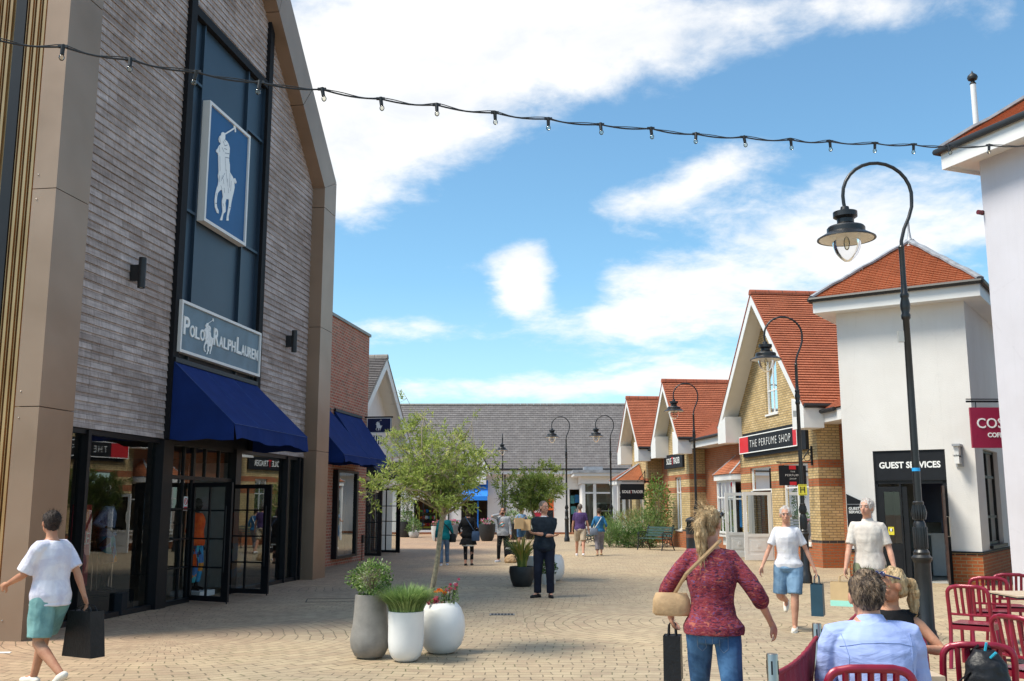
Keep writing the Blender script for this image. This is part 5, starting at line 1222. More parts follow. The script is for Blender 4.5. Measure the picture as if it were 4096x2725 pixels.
# ------------------------------------------------------------ street lamps
def lamps():
    lab = ['nearest swan neck street lamp with a blue tape band, beside the cafe chairs',
           'swan neck street lamp in front of the perfume shop, carrying a yellow plate',
           'swan neck street lamp before the middle red roof, behind the litter bin',
           'swan neck street lamp standing behind the walking couple',
           'swan neck street lamp left of the couple, base on open paving',
           'smaller lamp seen edge on behind the man with the phone']
    t = thing('street_lamp', lab[0], 'street lamp', None, tuple(G(3712, 2605)), 0, 'black swan neck street lamps')
    m = MB(); m.lathe([(.135, 0), (.135, .16), (.118, .19), (.11, .24), (.098, .26), (.095, 1.02), (.10, 1.04), (.115, 1.06), (.118, 1.09), (.09, 1.12), (.095, 1.15), (.075, 1.18)], n=28, close=True)
    part('base', m, 'lamp_black', t, smooth=35)
    m = MB(); n = 28
    prof = [(.072, 1.18), (.074, 1.45), (.066, 1.5), (.05, 1.53), (.07, 1.58), (.075, 1.64), (.06, 1.72), (.066, 1.745), (.05, 1.76)]
    m.lathe(prof, n=n); 
    for i in range(16):
        a = i*math.pi/8; m.tube([(.074*math.cos(a), .074*math.sin(a), 1.2), (.076*math.cos(a), .076*math.sin(a), 1.44)], .009, 5, ends='round')
        m.tube([(.066*math.cos(a), .066*math.sin(a), 1.54), (.08*math.cos(a), .08*math.sin(a), 1.62), (.066*math.cos(a), .066*math.sin(a), 1.71)], [.012, .014, .004], 5)
    part('fluted_collar', m, 'lamp_black', t, smooth=45)
    m = MB(); m.lathe([(.046, 1.75), (.044, 3.0), (.04, 4.0), (.055, 4.02), (.058, 4.06), (.045, 4.09), (.058, 4.14), (.062, 4.2), (.045, 4.28), (.055, 4.3), (.055, 4.33), (.04, 4.35), (.034, 4.5), (.034, 4.92), (.04, 4.94), (.03, 4.96)], n=20); part('pole', m, 'lamp_black', t, smooth=40)
    m = MB(); pts = [(0, 0, 4.9), (.005, 0, 5.02), (.05, 0, 5.18), (.12, 0, 5.33), (.165, 0, 5.47)]
    c = (-.265, 5.615)
    for k in range(0, 15):
        a = R_(-8+188*k/14); pts.append((c[0]+.44*math.cos(a), 0, c[1]+.44*math.sin(a)))
    pts += [(-.70, 0, 5.52), (-.69, 0, 5.46), (-.69, 0, 5.40)]
    m.tube(pts, .023, 10); part('swan_neck', m, 'lamp_black', t, smooth=60)
    L = (-.69, 0, 5.42); m = MB(); m.lathe([(.02, .06), (.05, .05), (.06, 0), (.15, -.02), (.15, -.085), (.105, -.115), (.105, -.165), (.13, -.19), (.22, -.215), (.235, -.235), (.235, -.29), (.25, -.30), (.36, -.365), (.362, -.378), (.345, -.378), (.24, -.325), (.19, -.315)], L, 32)
    part('lantern_hood', m, 'lamp_black', t, smooth=35)
    m = MB(); m.lathe([(.335, -.3765), (.24, -.327), (.1, -.32), (0, -.32)], L, 28); part('reflector', m, 'soffit_cream', t, smooth=40)
    m = MB(); m.lathe([(.178, -.33), (.178, -.42), (.165, -.49), (.135, -.56), (.09, -.62), (.045, -.66), (0, -.672)], L, 28); part('glass_bowl', m, 'clear_bowl', t, smooth=60)
    m = MB(); m.ell((L[0], 0, L[2]-.43), .04, .04, .09, 10, 8); part('bulb', m, 'bulb_glass', t, smooth=60)
    m = MB(); m.box(-.115, -.045, -.02, .02, 3.72, 3.86); part('sensor_box', m, 'pot_pale', t)
    hd = [G(3225, 2333), AT(2790, 2200, 35.6), AT(2447, 2140, 48.5), G(2268, 2167), AT(2010, 2130, 57)]
    out = [t]
    for i, p in enumerate(hd):
        p = Vector((p.x, p.y, 0)); out.append(dup(t, p, R_(88) if i == 4 else 0, lab[i+1], .95 if i == 4 else None))
    b = thing('tape_band', 'light blue tape wrapped round the nearest lamp post', 'tape', None, (out[0].location.x, out[0].location.y, 0))
    m = MB(); m.lathe([(.048, 2.12), (.048, 2.16)], n=20); part('band', m, 'tape_blue', b)
    p = out[1].location; h = thing('hydrant_plate', 'yellow hydrant plate with a black H strapped to the perfume shop lamp', 'sign', None, (p.x, p.y, 0))
    z = AT(3215, 1960, p.y).z
    m = MB(); m.box(-.10, .10, -.062, -.056, z-.125, z+.125); part('plate', m, 'yellow_plate', h, bevel=.002)
    m = MB()
    for q in ((-.055, -.035, -.07, .07), (.035, .055, -.07, .07), (-.035, .035, -.01, .01)): m.box(q[0], q[1], -.066, -.063, z+q[2], z+q[3])
    m.box(-.085, .085, -.066, -.063, z+.105, z+.11); m.box(-.085, .085, -.066, -.063, z-.11, z-.105)
    part('letter', m, 'black_sign', h); part('numbers', text_mb('150', .045, (0, -.066, z+.04), EX, EZ, .001), 'black_sign', h); part('numbers', text_mb('1', .04, (0, -.066, z-.055), EX, EZ, .001), 'black_sign', h)
    m = MB(); m.lathe([(.05, z+.06), (.05, z+.09)], n=16); m.lathe([(.05, z-.09), (.05, z-.06)], n=16); part('strap', m, 'steel', h)
plain('tape_blue', (.02, .35, .75), .5)
lamps()
# ------------------------------------------------------------ string of lights
def string_lights():
    px = [(-260, 52), (-10, 92), (145, 108), (300, 138), (452, 166), (598, 190), (741, 206), (876, 228), (1005, 242), (1139, 260), (1262, 274), (1382, 287), (1498, 296), (1602, 309), (1712, 316), (1820, 322), (1910, 326), (2014, 330), (2103, 333), (2182, 337), (2277, 335), (2380, 333), (2460, 330)]
    pts = []
    for x, y in px:
        X = x*1.7378; Yd = 9.6/(1-.40*X/4096); pts.append(AT(X, y*1.7378, Yd))
    t = thing('string_lights', 'string of clear festoon bulbs strung across the square', 'string lights')
    m = MB(); P = []
    for i in range(len(pts)-1):
        for k in range(8):
            s_ = k/8; p = pts[i].lerp(pts[i+1], s_); p.z -= .03*math.sin(s_*math.pi); P.append(p)
    P.append(pts[-1]); m.tube(P, .011, 6)
    P2 = [p+Vector((0, .01, .02+.012*math.sin(i*.9))) for i, p in enumerate(P)]; m.tube(P2, .006, 5)
    part('cable', m, 'black_plastic', t)
    random.seed(3)
    for i, p in enumerate(pts[1:-1]):
        tx, ty = random.uniform(-.25, .25), random.uniform(-.2, .2); dn = Vector((tx, ty, -1)).normalized()
        m = MB(); m.tube([p+Vector((0, 0, .02)), p+dn*.085], [.024, .021], 10); m.box(p.x-.05, p.x+.05, p.y-.012, p.y+.012, p.z-.012, p.z+.018); s_ = part('socket', m, 'black_plastic', t, smooth=40)
        m = MB(); c = p+dn*.118; m.ell(c, .030, .030, .036, 12, 9); b = part('bulb', m, 'bulb_glass', s_, smooth=60)
string_lights()
# ------------------------------------------------------------ plants
def leaf_quad(mb, p, d, L, w, u, nrm=None):
    d = d.normalized(); a = d.cross(Vector((random.uniform(-1, 1), random.uniform(-1, 1), random.uniform(-1, 1)))).normalized() if nrm is None else d.cross(nrm).normalized()
    q = p+d*L*.45; mb.face([p, q+a*w, p+d*L, q-a*w], uv=(u, .5))
def rvec(): 
    while True:
        v = Vector((random.uniform(-1, 1), random.uniform(-1, 1), random.uniform(-1, 1)))
        if .05 < v.length < 1: return v.normalized()
def olive(name, label, loc, base, fork, cc, cr, nlimb, nleaf, seed, leafL=.055, grp=None):
    random.seed(seed); t = thing(name, label, 'tree', None, loc, group=grp)
    w = MB(); base, fork, cc = Vector(base), Vector(fork), Vector(cc)
    mid = base.lerp(fork, .5)+Vector((.012, 0, .0)); w.tube([base, base.lerp(fork, .25), mid, base.lerp(fork, .8), fork], [.036, .031, .029, .027, .031], 10)
    tips = []
    def grow(p, d, L, r, lev):
        n = 4; pts = [p]; q = p
        for i in range(n):
            d = (d+rvec()*.22+Vector((0, 0, .04))).normalized(); q = q+d*L/n; pts.append(q)
        w.tube(pts, [r*(1-.5*i/n) for i in range(n+1)], 6 if lev < 2 else 4)
        if lev >= 1: 
            for i in range(1, n+1): tips.append((pts[i], d, lev))
        if lev < 3:
            for k in range(3 if lev else 4):
                j = random.randint(1, n); dd = (d+rvec()*.85).normalized(); tgt = cc+Vector((rvec().x*cr[0], rvec().y*cr[1], rvec().z*cr[2]))*.95
                dd = (dd*.6+(tgt-pts[j]).normalized()*.7).normalized(); grow(pts[j], dd, L*random.uniform(.55, .8), r*.5, lev+1)
    for k in range(nlimb):
        a = k*2*math.pi/nlimb+random.uniform(-.3, .3); e = random.uniform(.15, .95)
        tgt = cc+Vector((math.cos(a)*cr[0]*.75, math.sin(a)*cr[1]*.75, cr[2]*(e*1.5-.75))); d = (tgt-fork); grow(fork, d.normalized(), d.length*.75, .017, 0)
    part('trunk', w, 'bark', t, smooth=60)
    m = MB(); cnt = 0; random.shuffle(tips)
    def okp(p):
        q = p-cc; f = (q.x/cr[0])**2+(q.y/cr[1])**2+(q.z/cr[2])**2
        lump = noise.noise(p*2.6+Vector((seed, 0, 0)))
        return f < 1.0+lump*1.1
    while cnt < nleaf:
        p, d, lev = random.choice(tips)
        if p.z < fork.z+.08: p = p+Vector((0, 0, .22))
        if not okp(p): 
            if random.random() < .93: cnt += .05; continue
        fr = Vector(((p.x-cc.x)/cr[0], (p.y-cc.y)/cr[1], (p.z-cc.z)/cr[2])).length
        if random.random() > .18+fr*.95: cnt += .02; continue
        # a twig with leaves
        dd = (d*.5+(p-cc).normalized()*.5+rvec()*.7+Vector((0, 0, .15))).normalized(); L = random.uniform(.08, .2); tone = min(.99, max(.01, random.gauss(.45, .16)+.12*dd.z))
        k = random.randint(7, 13)
        for i in range(k):
            q = p+dd*L*i/k; ld = (dd*random.uniform(.4, .9)+rvec()*.75).normalized()
            leaf_quad(m, q, ld, leafL*random.uniform(.6, 1.4), leafL*random.uniform(.11, .17), min(.99, max(.01, tone+random.uniform(-.22, .25))))
            cnt += 1
        leaf_quad(m, p, dd, L*1.1, .0022, .1)
    part('crown', m, 'olive_leaf', t); return t
def pot(label, loc, prof, mt, grp=None, soil=None, name='planter'):
    t = thing(name, label, 'planter', None, loc, group=grp)
    m = MB(); rim, zr = prof[-1]; m.lathe([(0, prof[0][1])]+prof+[(rim-.02, zr+.004), (rim-.03, zr-.03), (rim-.035, zr-.1)], n=40); part('pot', m, mt, t, smooth=50)
    m = MB(); m.lathe([(0, zr-.05), (rim-.03, zr-.06)], n=24); part('soil', m, 'soil', t); return t
def bush(name, label, loc, c, r, n, mt, L, wd, seed, up=0.0, grp=None, spread=1.0, cat='plant', dens=.35):
    random.seed(seed); t = thing(name, label, cat, None, loc, group=grp); c = Vector(c); m = MB(); s_ = MB()
    for i in range(int(n/60)+4):
        d = rvec(); d.z = abs(d.z); s_.tube([c-Vector((0, 0, r[2]*.9)), c+Vector((d.x*r[0]*.4, d.y*r[1]*.4, d.z*r[2]*.2-.1*r[2])), c+Vector((d.x*r[0]*.8, d.y*r[1]*.8, d.z*r[2]*.8))], [.008, .005, .003], 4)
    part('stem', s_, 'bark', t)
    for i in range(n):
        d = rvec(); k = random.uniform(dens, 1)**.6; l = 1+.35*noise.noise(d*2.3+Vector((seed, 0, 0)))
        p = c+Vector((d.x*r[0], d.y*r[1], d.z*r[2]))*k*l
        if p.z < -.0: continue
        dd = (Vector((d.x*spread, d.y*spread, d.z))+rvec()*.6+Vector((0, 0, up))).normalized()
        tone = min(.99, max(.01, .38+.5*noise.noise(p*7)+random.uniform(-.28, .3)+.1*d.z)); leaf_quad(m, p, dd, L*random.uniform(.6, 1.3), wd, tone)
    part('foliage', m, mt, t); return t
def grassy(name, label, loc, c, rad, n, h, lean, mt, w, seed, cat='plant', grp=None):
    random.seed(seed); t = thing(name, label, cat, None, loc, group=grp); m = MB(); c = Vector(c)
    for i in range(n):
        a = random.uniform(0, 6.283); r0 = rad*random.random()**.5; b = c+Vector((math.cos(a)*r0, math.sin(a)*r0, 0)); L = h*random.uniform(.6, 1.05); ln = random.uniform(.15, 1)*lean
        o = Vector((math.cos(a), math.sin(a), 0)); sd = Vector((-math.sin(a), math.cos(a), 0)); u = random.random(); prev = None; k = 5
        for j in range(k+1):
            s_ = j/k; p = b+o*ln*L*s_*s_*.9+Vector((0, 0, L*(s_-.32*ln*s_*s_*s_))); ww = w*(1-s_**2.2)*.5+.0006
            cur = (p-sd*ww, p+sd*ww)
            if prev: m.face([prev[0], prev[1], cur[1], cur[0]], uv=(min(.99, u*.8+.2*s_), .5))
            prev = cur
    part('blades', m, mt, t); return t
def near_pots():
    pg = G(1478, 2632); pw = G(1622, 2645); pr = G(1765, 2612)
    pot('tall grey concrete planter with a swollen foot, left in the front trio', pg, [(.12, 0), (.17, .03), (.215, .12), (.226, .2), (.215, .28), (.195, .40), (.185, .55), (.18, .70)], 'pot_concrete')
    pot('white cylinder planter with a rounded foot in the middle of the trio', pw, [(.09, 0), (.13, .02), (.165, .06), (.19, .13), (.198, .22), (.20, .54)], 'pot_white')
    pot('big white globe planter holding the olive tree', pr, [(.11, 0), (.165, .02), (.235, .10), (.27, .21), (.279, .31), (.265, .42), (.228, .515), (.175, .575)], 'pot_white')
    c = Vector(pr)
    bush('variegated_bush', 'variegated green and cream bush in the grey concrete planter', pg, (0, 0, .88), (.24, .22, .20), 1900, 'bush_leaf', .032, .010, 11)
    random.seed(5)
    grassy('rosemary_bush', 'fine leaved rosemary bush in the white cylinder planter', pw, (0, 0, .5), .19, 2600, .36, 1.0, 'rosemary_leaf', .009, 21)
    f = AT(1771, 2058, c.y+.02)-c; b = Vector((-.14, .02, .52)); cc = AT(1742, 1880, c.y)-c
    olive('olive_tree', 'young olive tree with a leaning trunk rising from the white globe planter', c, b, f, cc, (.84, .74, .66), 12, 13000, 31, .056)
    t = thing('marigolds', 'orange marigolds growing at the rim of the white globe planter', 'flowers', None, c); random.seed(8)
    m = MB(); s_ = MB()
    for x, y, z in ((-.06, -.12, .70), (.0, -.13, .71), (-.03, -.08, .72), (.04, -.1, .69)):
        s_ = MB(); m = MB(); s_.tube([(x, y+.03, .55), (x, y, z)], .003, 4)
        for k in range(40): d = rvec(); d.z = abs(d.z)*.6; leaf_quad(m, Vector((x, y, z)), d, .034, .009, random.random())
        f_ = part('flower', m, 'petal_orange', t); part('stem', s_, 'rosemary_leaf', f_)
    t = thing('petunias', 'pink and white petunias on the right of the globe planter', 'flowers', None, c); m = MB(); w_ = MB(); s_ = MB(); lf = MB()
    for i in range(34):
        if i < 16: x, y, z = random.uniform(-.16, .02), -.15+random.uniform(-.02, .03), .60+random.uniform(-.03, .05)
        else: x, y, z = random.uniform(.03, .2), -.06+random.uniform(-.05, .05), .72+random.uniform(-.05, .13)
        tgt = w_ if i in (17, 18, 19, 21, 5) else m; s_.tube([(x*.7, y+.06, .54), (x, y, z)], .0025, 4)
        for k in range(14): d = (rvec()+Vector((0, -1, .5))).normalized(); leaf_quad(tgt, Vector((x, y, z)), d, .028, .010, random.random())
    for i in range(500):
        x, y = random.uniform(-.15, .2), random.uniform(-.16, .1); leaf_quad(lf, Vector((x, y, random.uniform(.56, .62+.14*(x > 0)))), rvec()+Vector((0, 0, .5)), .03, .007, random.random())
    part('stem', s_, 'rosemary_leaf', t); part('petals', m, 'petal_pink', t); part('pale_petals', w_, 'petal_white', t); part('leaves', lf, 'rosemary_leaf', t)
near_pots()
def mid_pots():
    y = G(2088, 2346); pot('round black planter with a spiky plant beside the standing man', y, [(.17, 0), (.2, .02), (.25, .16), (.275, .30), (.272, .38), (.262, .42)], 'pot_black')
    grassy('spiky_plant', 'spiky green and yellow sword leaved plant in the round black planter', y, (0, 0, .4), .10, 150, .82, 1.0, 'yucca_leaf', .034, 41)
    c = AT(2210, 2340, 23.6); c.z = 0
    pot('white globe planter behind the legs of the standing man', c, [(.14, 0), (.2, .03), (.27, .16), (.285, .3), (.27, .45), (.21, .58)], 'pot_white')
    pot('pale grey tapered planter between the black pot and the standing man', AT(2140, 2338, 23.1)*1, [(.13, 0), (.16, .1), (.19, .5), (.2, .62)], 'pot_pale')
    pot('small square edged pale planter seen between the man\'s trouser legs', AT(2190, 2345, 22.6), [(.17, 0), (.18, .05), (.19, .25), (.19, .27)], 'pot_pale')
    bush('leafy_plant', 'low leafy plant in the small pale planter behind the man', AT(2190, 2345, 22.6), (0, 0, .42), (.2, .2, .17), 600, 'dark_leaf', .05, .014, 44)
    f = AT(2128, 2045, 23.6)-c; cc = AT(2136, 1962, 23.6)-c
    olive('olive_tree', 'second olive tree with a dark rounded crown behind the standing man', c, (0, 0, .5), f, cc, (.86, .75, .82), 9, 9500, 33, .085)
for nm in ():
    pass
def _fix(v): return Vector((v.x, v.y, 0))
_AT = AT
mid_pots()
def far_pots():
    D = [  # px, y-base, Y, profile scale, mat, label, plant
     (1620, 2128, 56, (.42, .85), 'pot_black', 'large black planter against the white wall left of the sweet shop', 'tall'),
     (1656, 2132, 55, (.30, .32), 'pot_pale', 'low pale bowl planter with a green shrub left of the sweet shop', 'low'),
     (1746, 2152, 50, (.27, .72), 'pot_pale', 'pale conical planter left of the woman in the teal sweater', 'pink'),
     (1812, 2154, 50, (.34, .78), 'pot_grey', 'grey conical planter between the two walking women', 'pink'),
     (1948, 2152, 50, (.42, .82), 'pot_black', 'wide black planter with pink flowers right of the woman in black', 'pink'),
     (2052, 2140, 52, (.40, .80), 'pot_black', 'black planter with a green shrub behind the man with the phone', 'low'),
     (2120, 2140, 53, (.34, .5), 'pot_black', 'black planter with a round plant behind the yucca', 'low')]
    for i, (px, py, Y, (r, h), mt, lab, pl) in enumerate(D):
        p = AT(px, py, Y); p = Vector((p.x, Y, 0))
        if mt == 'pot_grey': prof = [(r*.35, 0), (r*.6, h*.3), (r*.9, h*.75), (r, h)]
        else: prof = [(r*.6, 0), (r*.8, h*.2), (r*.97, h*.6), (r, h)]
        pot(lab, p, prof, mt)
        if pl == 'tall': bush('potted_shrub', 'grassy shrub with a thin tree stem in the large black planter', p, (0, 0, h+.25), (.5, .4, .35), 700, 'rosemary_leaf', .13, .02, 60+i, .5); bush('potted_tree', 'thin leafy climber standing in the large black planter', p, (.1, 0, 2.1), (.38, .3, 1.1), 700, 'dark_leaf', .1, .028, 70)
        elif pl == 'low': bush('potted_shrub', 'green shrub growing in the '+lab.replace(' with a green shrub', '').replace(' with a round plant', ''), p, (0, 0, h+.25), (r*1.25, r, .45), 700, 'rosemary_leaf', .11, .02, 60+i, .4)
        else:
            bush('potted_flowers', 'pink flowers growing in the '+lab.split(' with')[0], p, (0, 0, h+.12), (r*.8, r*.7, .16), 90, 'petal_pink', .07, .028, 60+i, .5, cat='flowers')
            bush('potted_greenery', 'green leaves under the flowers of the '+' '.join(lab.split(' with')[0].split()[:9]), p, (0, 0, h+.05), (r*.9, r*.8, .15), 240, 'dark_leaf', .08, .02, 80+i, .3)
    # planting bed on the right
    Bd = [
     ('lavender_bush', 'grassy lavender clump at the left end of the planting bed', 2437, 2165, 42.5, (.65, .6, .55), 1300, 'rosemary_leaf', .24, .012, 1.2),
     ('variegated_bush', 'pale variegated bush in the middle of the planting bed', 2502, 2150, 43.5, (.95, .7, .55), 1800, 'bush_leaf2', .07, .028, .2),
     ('round_shrub', 'dark green mounded shrub at the front of the planting bed', 2545, 2168, 42.0, (.95, .6, .42), 1500, 'dark_leaf', .09, .03, .3),
     ('lavender_bush', 'tall lavender clump behind the pale bush', 2470, 2120, 46.5, (1.1, .7, .75), 1300, 'rosemary_leaf', .22, .012, 1.2),
     ('green_shrub', 'green feathery shrub left of the right hand bench', 2600, 2145, 42.6, (1.0, .8, .85), 1700, 'rosemary_leaf', .16, .016, .8),
     ('tall_shrub', 'tall loose green shrub against the yellow brick pier', 2632, 2090, 42.8, (.62, .5, 1.35), 1300, 'mid_leaf', .1, .034, .2),
     ('grass_clump', 'straw coloured ornamental grass in front of the far gabled shop', 2575, 2095, 44.0, (1.15, .6, .62), 1200, 'straw', .26, .014, 1.4)]
    for i, (nm, lab, px, py, Y, r, n, mt, L, w, up) in enumerate(Bd):
        p = AT(px, py, Y); zc = {'tall_shrub': 1.75, 'grass_clump': 1.0}.get(nm, r[2]*.9)
        bush(nm, lab, (p.x, Y, 0), (0, 0, zc), r, n, mt, L, w, 90+i, up, dens=.15)
plain('pot_grey', (.2, .22, .24), .6)
leafmat('bush_leaf2', [(.05, .09, .02), (.18, .24, .08), (.5, .52, .34), (.68, .68, .5)], .2)
leafmat('mid_leaf', [(.05, .11, .015), (.11, .2, .03), (.22, .33, .07), (.34, .43, .14)], .35)
far_pots()
# ------------------------------------------------------------ street furniture
def benches():
    def one(loc, rz, lab):
        t = thing('park_bench', lab, 'bench', None, loc, rz)
        W_ = 1.5
        for i in range(4):
            m = MB(); m.box(-W_/2, W_/2, -.40+.105*i, -.315+.105*i, .44, .462); part('seat_slat', m, 'bench_green', t)
        for i in range(4):
            m = MB(); z = .56+.1*i; m.obox((0, .06+.035*i, z), (W_/2, 0, 0), (0, .012, 0), (0, -.0, .038)); part('back_slat', m, 'bench_green', t)
        for s_ in (-1, 1):
            m = MB(); x = s_*(W_/2-.06)
            T = lambda pts, r=.018: m.tube([(x, a, b) for a, b in pts], r, 6)
            T([(-.46, 0), (-.40, .2), (-.40, .44), (-.42, .62), (-.36, .68), (-.1, .70), (.1, .66)], .022); T([(.22, 0), (.12, .22), (.06, .44), (.12, .75), (.18, .96), (.23, .93)], .022)
            T([(-.40, .44), (.06, .44)], .022); T([(-.40, .22), (-.1, .3), (.1, .22)], .016)
            for cy, cz, r in ((-.28, .56, .085), (-.1, .56, .085), (-.25, .33, .07), (-.08, .35, .07), (-.18, .2, .06)):
                T([(cy+r*math.cos(a*.7854), cz+r*math.sin(a*.7854)) for a in range(9)], .013)
            part('iron_end', m, 'lamp_black', t)
        return t
    p = G(2635, 2203); one((p.x+.05, 39.8, 0), R_(-55), 'green slatted park bench with cast iron ends beside the planting bed')
    one((AT(2372, 2150, 44.0).x, 44.0, 0), R_(-100), 'green park bench half hidden behind the woman in the denim jacket')
    for lab, x, Y, w in (('grey slatted bench by the white wall behind the woman in teal', 1830, 51, 1.7), ('grey slatted bench by the white wall behind the man with the phone', 2010, 52, 2.2)):
        p = AT(x, 2100, Y); t = thing('wall_bench', lab, 'bench', None, (p.x, Y, 0), group=None)
        for z in (.62, .76, .9):
            m = MB(); m.box(-w/2, w/2, .3, .34, z, z+.11); part('back_slat', m, 'wood_grey', t)
        m = MB(); m.box(-w/2, w/2, -.2, .28, .44, .5); part('seat', m, 'wood_grey', t)
        for s_ in (-1, 1):
            m = MB(); m.box(s_*w*.36-.2, s_*w*.36+.2, -.15, .25, 0, .438); part('leg', m, 'black_plastic', t)
benches()
def litter_bin():
    p = AT(2790, 2206, 37.2); t = thing('litter_bin', 'black litter bin with a hooded top beside the shoe shop pier', 'litter bin', None, (p.x-.1, 37.2, 0))
    m = MB(); m.lathe([(.30, 0), (.31, .03), (.30, .06), (.30, .85), (.32, .87), (.32, .92)], n=24, close=True); part('body', m, 'lamp_black', t, smooth=35)
    m = MB(); m.lathe([(.30, .93), (.30, .96)], n=24); 
    for a in range(4):
        c, s_ = math.cos(a*1.5708+.78), math.sin(a*1.5708+.78); m.obox((.26*c, .26*s_, 1.04), (.05, 0, 0), (0, .05, 0), (0, 0, .1))
    m.lathe([(.31, 1.13), (.31, 1.2), (.24, 1.27), (.1, 1.31), (0, 1.32)], n=24); part('hood', m, 'lamp_black', t, smooth=35)
    m = MB(); m.lathe([(.302, .55), (.302, .68)], n=24); part('band', m, 'dirty_brown', t)
litter_bin()
def drain():
    c = G(2008, 2459); t = thing('drain_grate', 'small black drain grate set in the paving', 'drain', None, (c.x, c.y, 0))
    m = MB(); m.box(-.20, .20, -.13, .13, .002, .006); part('frame', m, 'coping_metal', t)
    m = MB()
    for i in range(7): m.box(-.17+i*.052, -.135+i*.052, -.1, .1, .0065, .008)
    part('slots', m, 'black_sign', t)
    c = G(1325, 2402); t = thing('manhole_cover', 'square paved manhole cover in front of the bronze pillar', 'manhole cover', None, (c.x, c.y, 0), .15)
    m = MB()
    for a, b, cc, d in ((-.45, .45, -.32, -.305), (-.45, .45, .305, .32), (-.45, -.435, -.305, .305), (.435, .45, -.305, .305)): m.box(a, b, cc, d, .002, .005)
    part('rim', m, 'black_sign', t)
    for lab, (x, y), r in (('small white litter scrap on the paving near the left edge', (14, 2612), .09),):
        c = G(x, y); t = thing('paper_scrap', lab, 'litter', None, (c.x, c.y, 0)); m = MB(); m.prism([(-r, -.05, .003), (r, -.04, .003), (r*.8, .05, .003), (-r*.7, .04, .003)], (0, 0, .004)); part('paper', m, 'letter_white', t)
drain()
def chairs():
    t = thing('cafe_chair', 'crimson slatted cafe chair directly behind the seated man in blue', 'chair', None, (0, 0, 0), 0, 'crimson slatted cafe chairs')
    def tb(pts, rx, ry=None, up=(1, 0, 0), n=8): m.tube(pts, rx, n, flat=(ry or rx)/rx, up=up)
    # back frame: uprights and curved top in one bent bar
    m = MB(); P = []; hw = .205
    for z, y in ((.0, -.30), (.2, -.245), (.44, -.205), (.62, -.225), (.74, -.25)): P.append((-hw, y, z))
    for a in range(1, 6): an = math.pi-a*math.pi/12*1.2; P.append((-hw+.07+.07*math.cos(an), -.258, .77+.07*math.sin(an)*1.1))
    top = [(x, -.262-.02*math.cos(x/hw*1.2), .852+.006*math.cos(x*6)) for x in (-.10, -.05, 0, .05, .10)]
    P2 = P+top+[(-p[0], p[1], p[2]) for p in P[::-1]]
    m.tube(P2, .017, 8, flat=1.25); part('back_frame', m, 'chair_red', t, smooth=45)
    for x in (-.12, -.06, 0, .06, .12):
        m = MB(); m.tube([(x*.92, -.222, .56), (x*.96, -.245, .68), (x, -.27, .85)], .011, 6, flat=1.5); part('slat', m, 'chair_red', t, smooth=45)
    m = MB(); m.tube([(-hw, -.215, .56), (0, -.232, .56), (hw, -.215, .56)], .013, 6); part('cross_bar', m, 'chair_red', t, smooth=45)
    m = MB(); m.secs([((0, 0, .445), .235, .235), ((0, 0, .46), .245, .245), ((0, 0, .468), .235, .235)], 4) if False else None
    n = 8
    for i in range(n):
        for j in range(n):
            S = lambda a, b: (-.21+.42*a, -.2+.41*b, .462-.018*math.sin(a*math.pi)*math.sin(b*math.pi*.9))
            m.face([S(i/n, j/n), S((i+1)/n, j/n), S((i+1)/n, (j+1)/n), S(i/n, (j+1)/n)])
    m.face([(-.21, -.2, .462), (-.21, .21, .462), (-.21, .21, .44), (-.21, -.2, .44)]); m.face([(.21, -.2, .462), (.21, .21, .462), (.21, .21, .44), (.21, -.2, .44)]); m.face([(-.21, .21, .462), (.21, .21, .462), (.21, .21, .44), (-.21, .21, .44)]); m.face([(-.21, -.2, .44), (.21, -.2, .44), (.21, .21, .44), (-.21, .21, .44)])
    part('seat', m, 'chair_red', t, smooth=30)
    m = MB(); m.box(-.2, .2, -.215, -.19, .40, .445); m.box(-.2, .2, .19, .205, .40, .44); m.box(-.21, -.195, -.2, .2, .40, .44); m.box(.195, .21, -.2, .2, .40, .44); part('seat_frame', m, 'chair_red', t)
    for s_ in (-1, 1):
        m = MB(); m.tube([(s_*.195, .19, .44), (s_*.2, .205, .2), (s_*.21, .24, 0)], .016, 6, flat=1.2); part('leg', m, 'chair_red', t, smooth=45)
    B = []
    p = AT(3440, 2650, 5.35)
    t.location = (p.x, 5.2+.25, 0); t.rotation_euler = (0, 0, R_(-2)); t.scale = (1.05,)*3
    def put(px, py, zz, off, rz, lab):
        q = G(px, py, zz); a = R_(rz); d = Vector((math.cos(a)*off[0]-math.sin(a)*off[1], math.sin(a)*off[0]+math.cos(a)*off[1], 0)); B.append(dup(t, Vector((q.x-d.x, q.y-d.y, 0)), a, lab, 1.0))
    put(3805, 2676, 0.0, (-.205, -.30), -38, 'crimson cafe chair standing free at the left of the right hand table')
    put(3896, 2312, .855, (-.15, -.26), -22, 'crimson cafe chair behind the left corner of the right hand table')
    put(3990, 2299, .855, (-.15, -.26), -12, 'crimson cafe chair farthest back, by the lilac white wall')
    put(3984, 2462, .855, (-.15, -.26), -68, 'crimson cafe chair at the right edge beside the black pedestal')
    put(4031, 2585, .855, (.17, -.26), -158+180-36, 'crimson cafe chair in the right corner with a backpack hung on it')
    q = AT(3722, 2531, 7.25); B.append(dup(t, Vector((q.x-.2, 7.25-.0, 0)), R_(172), 'crimson cafe chair under the woman in the vest', 1.0))
    q = AT(3150, 2700, 4.0)
    return B
CH = chairs()
for _q in CH[:1]: pass
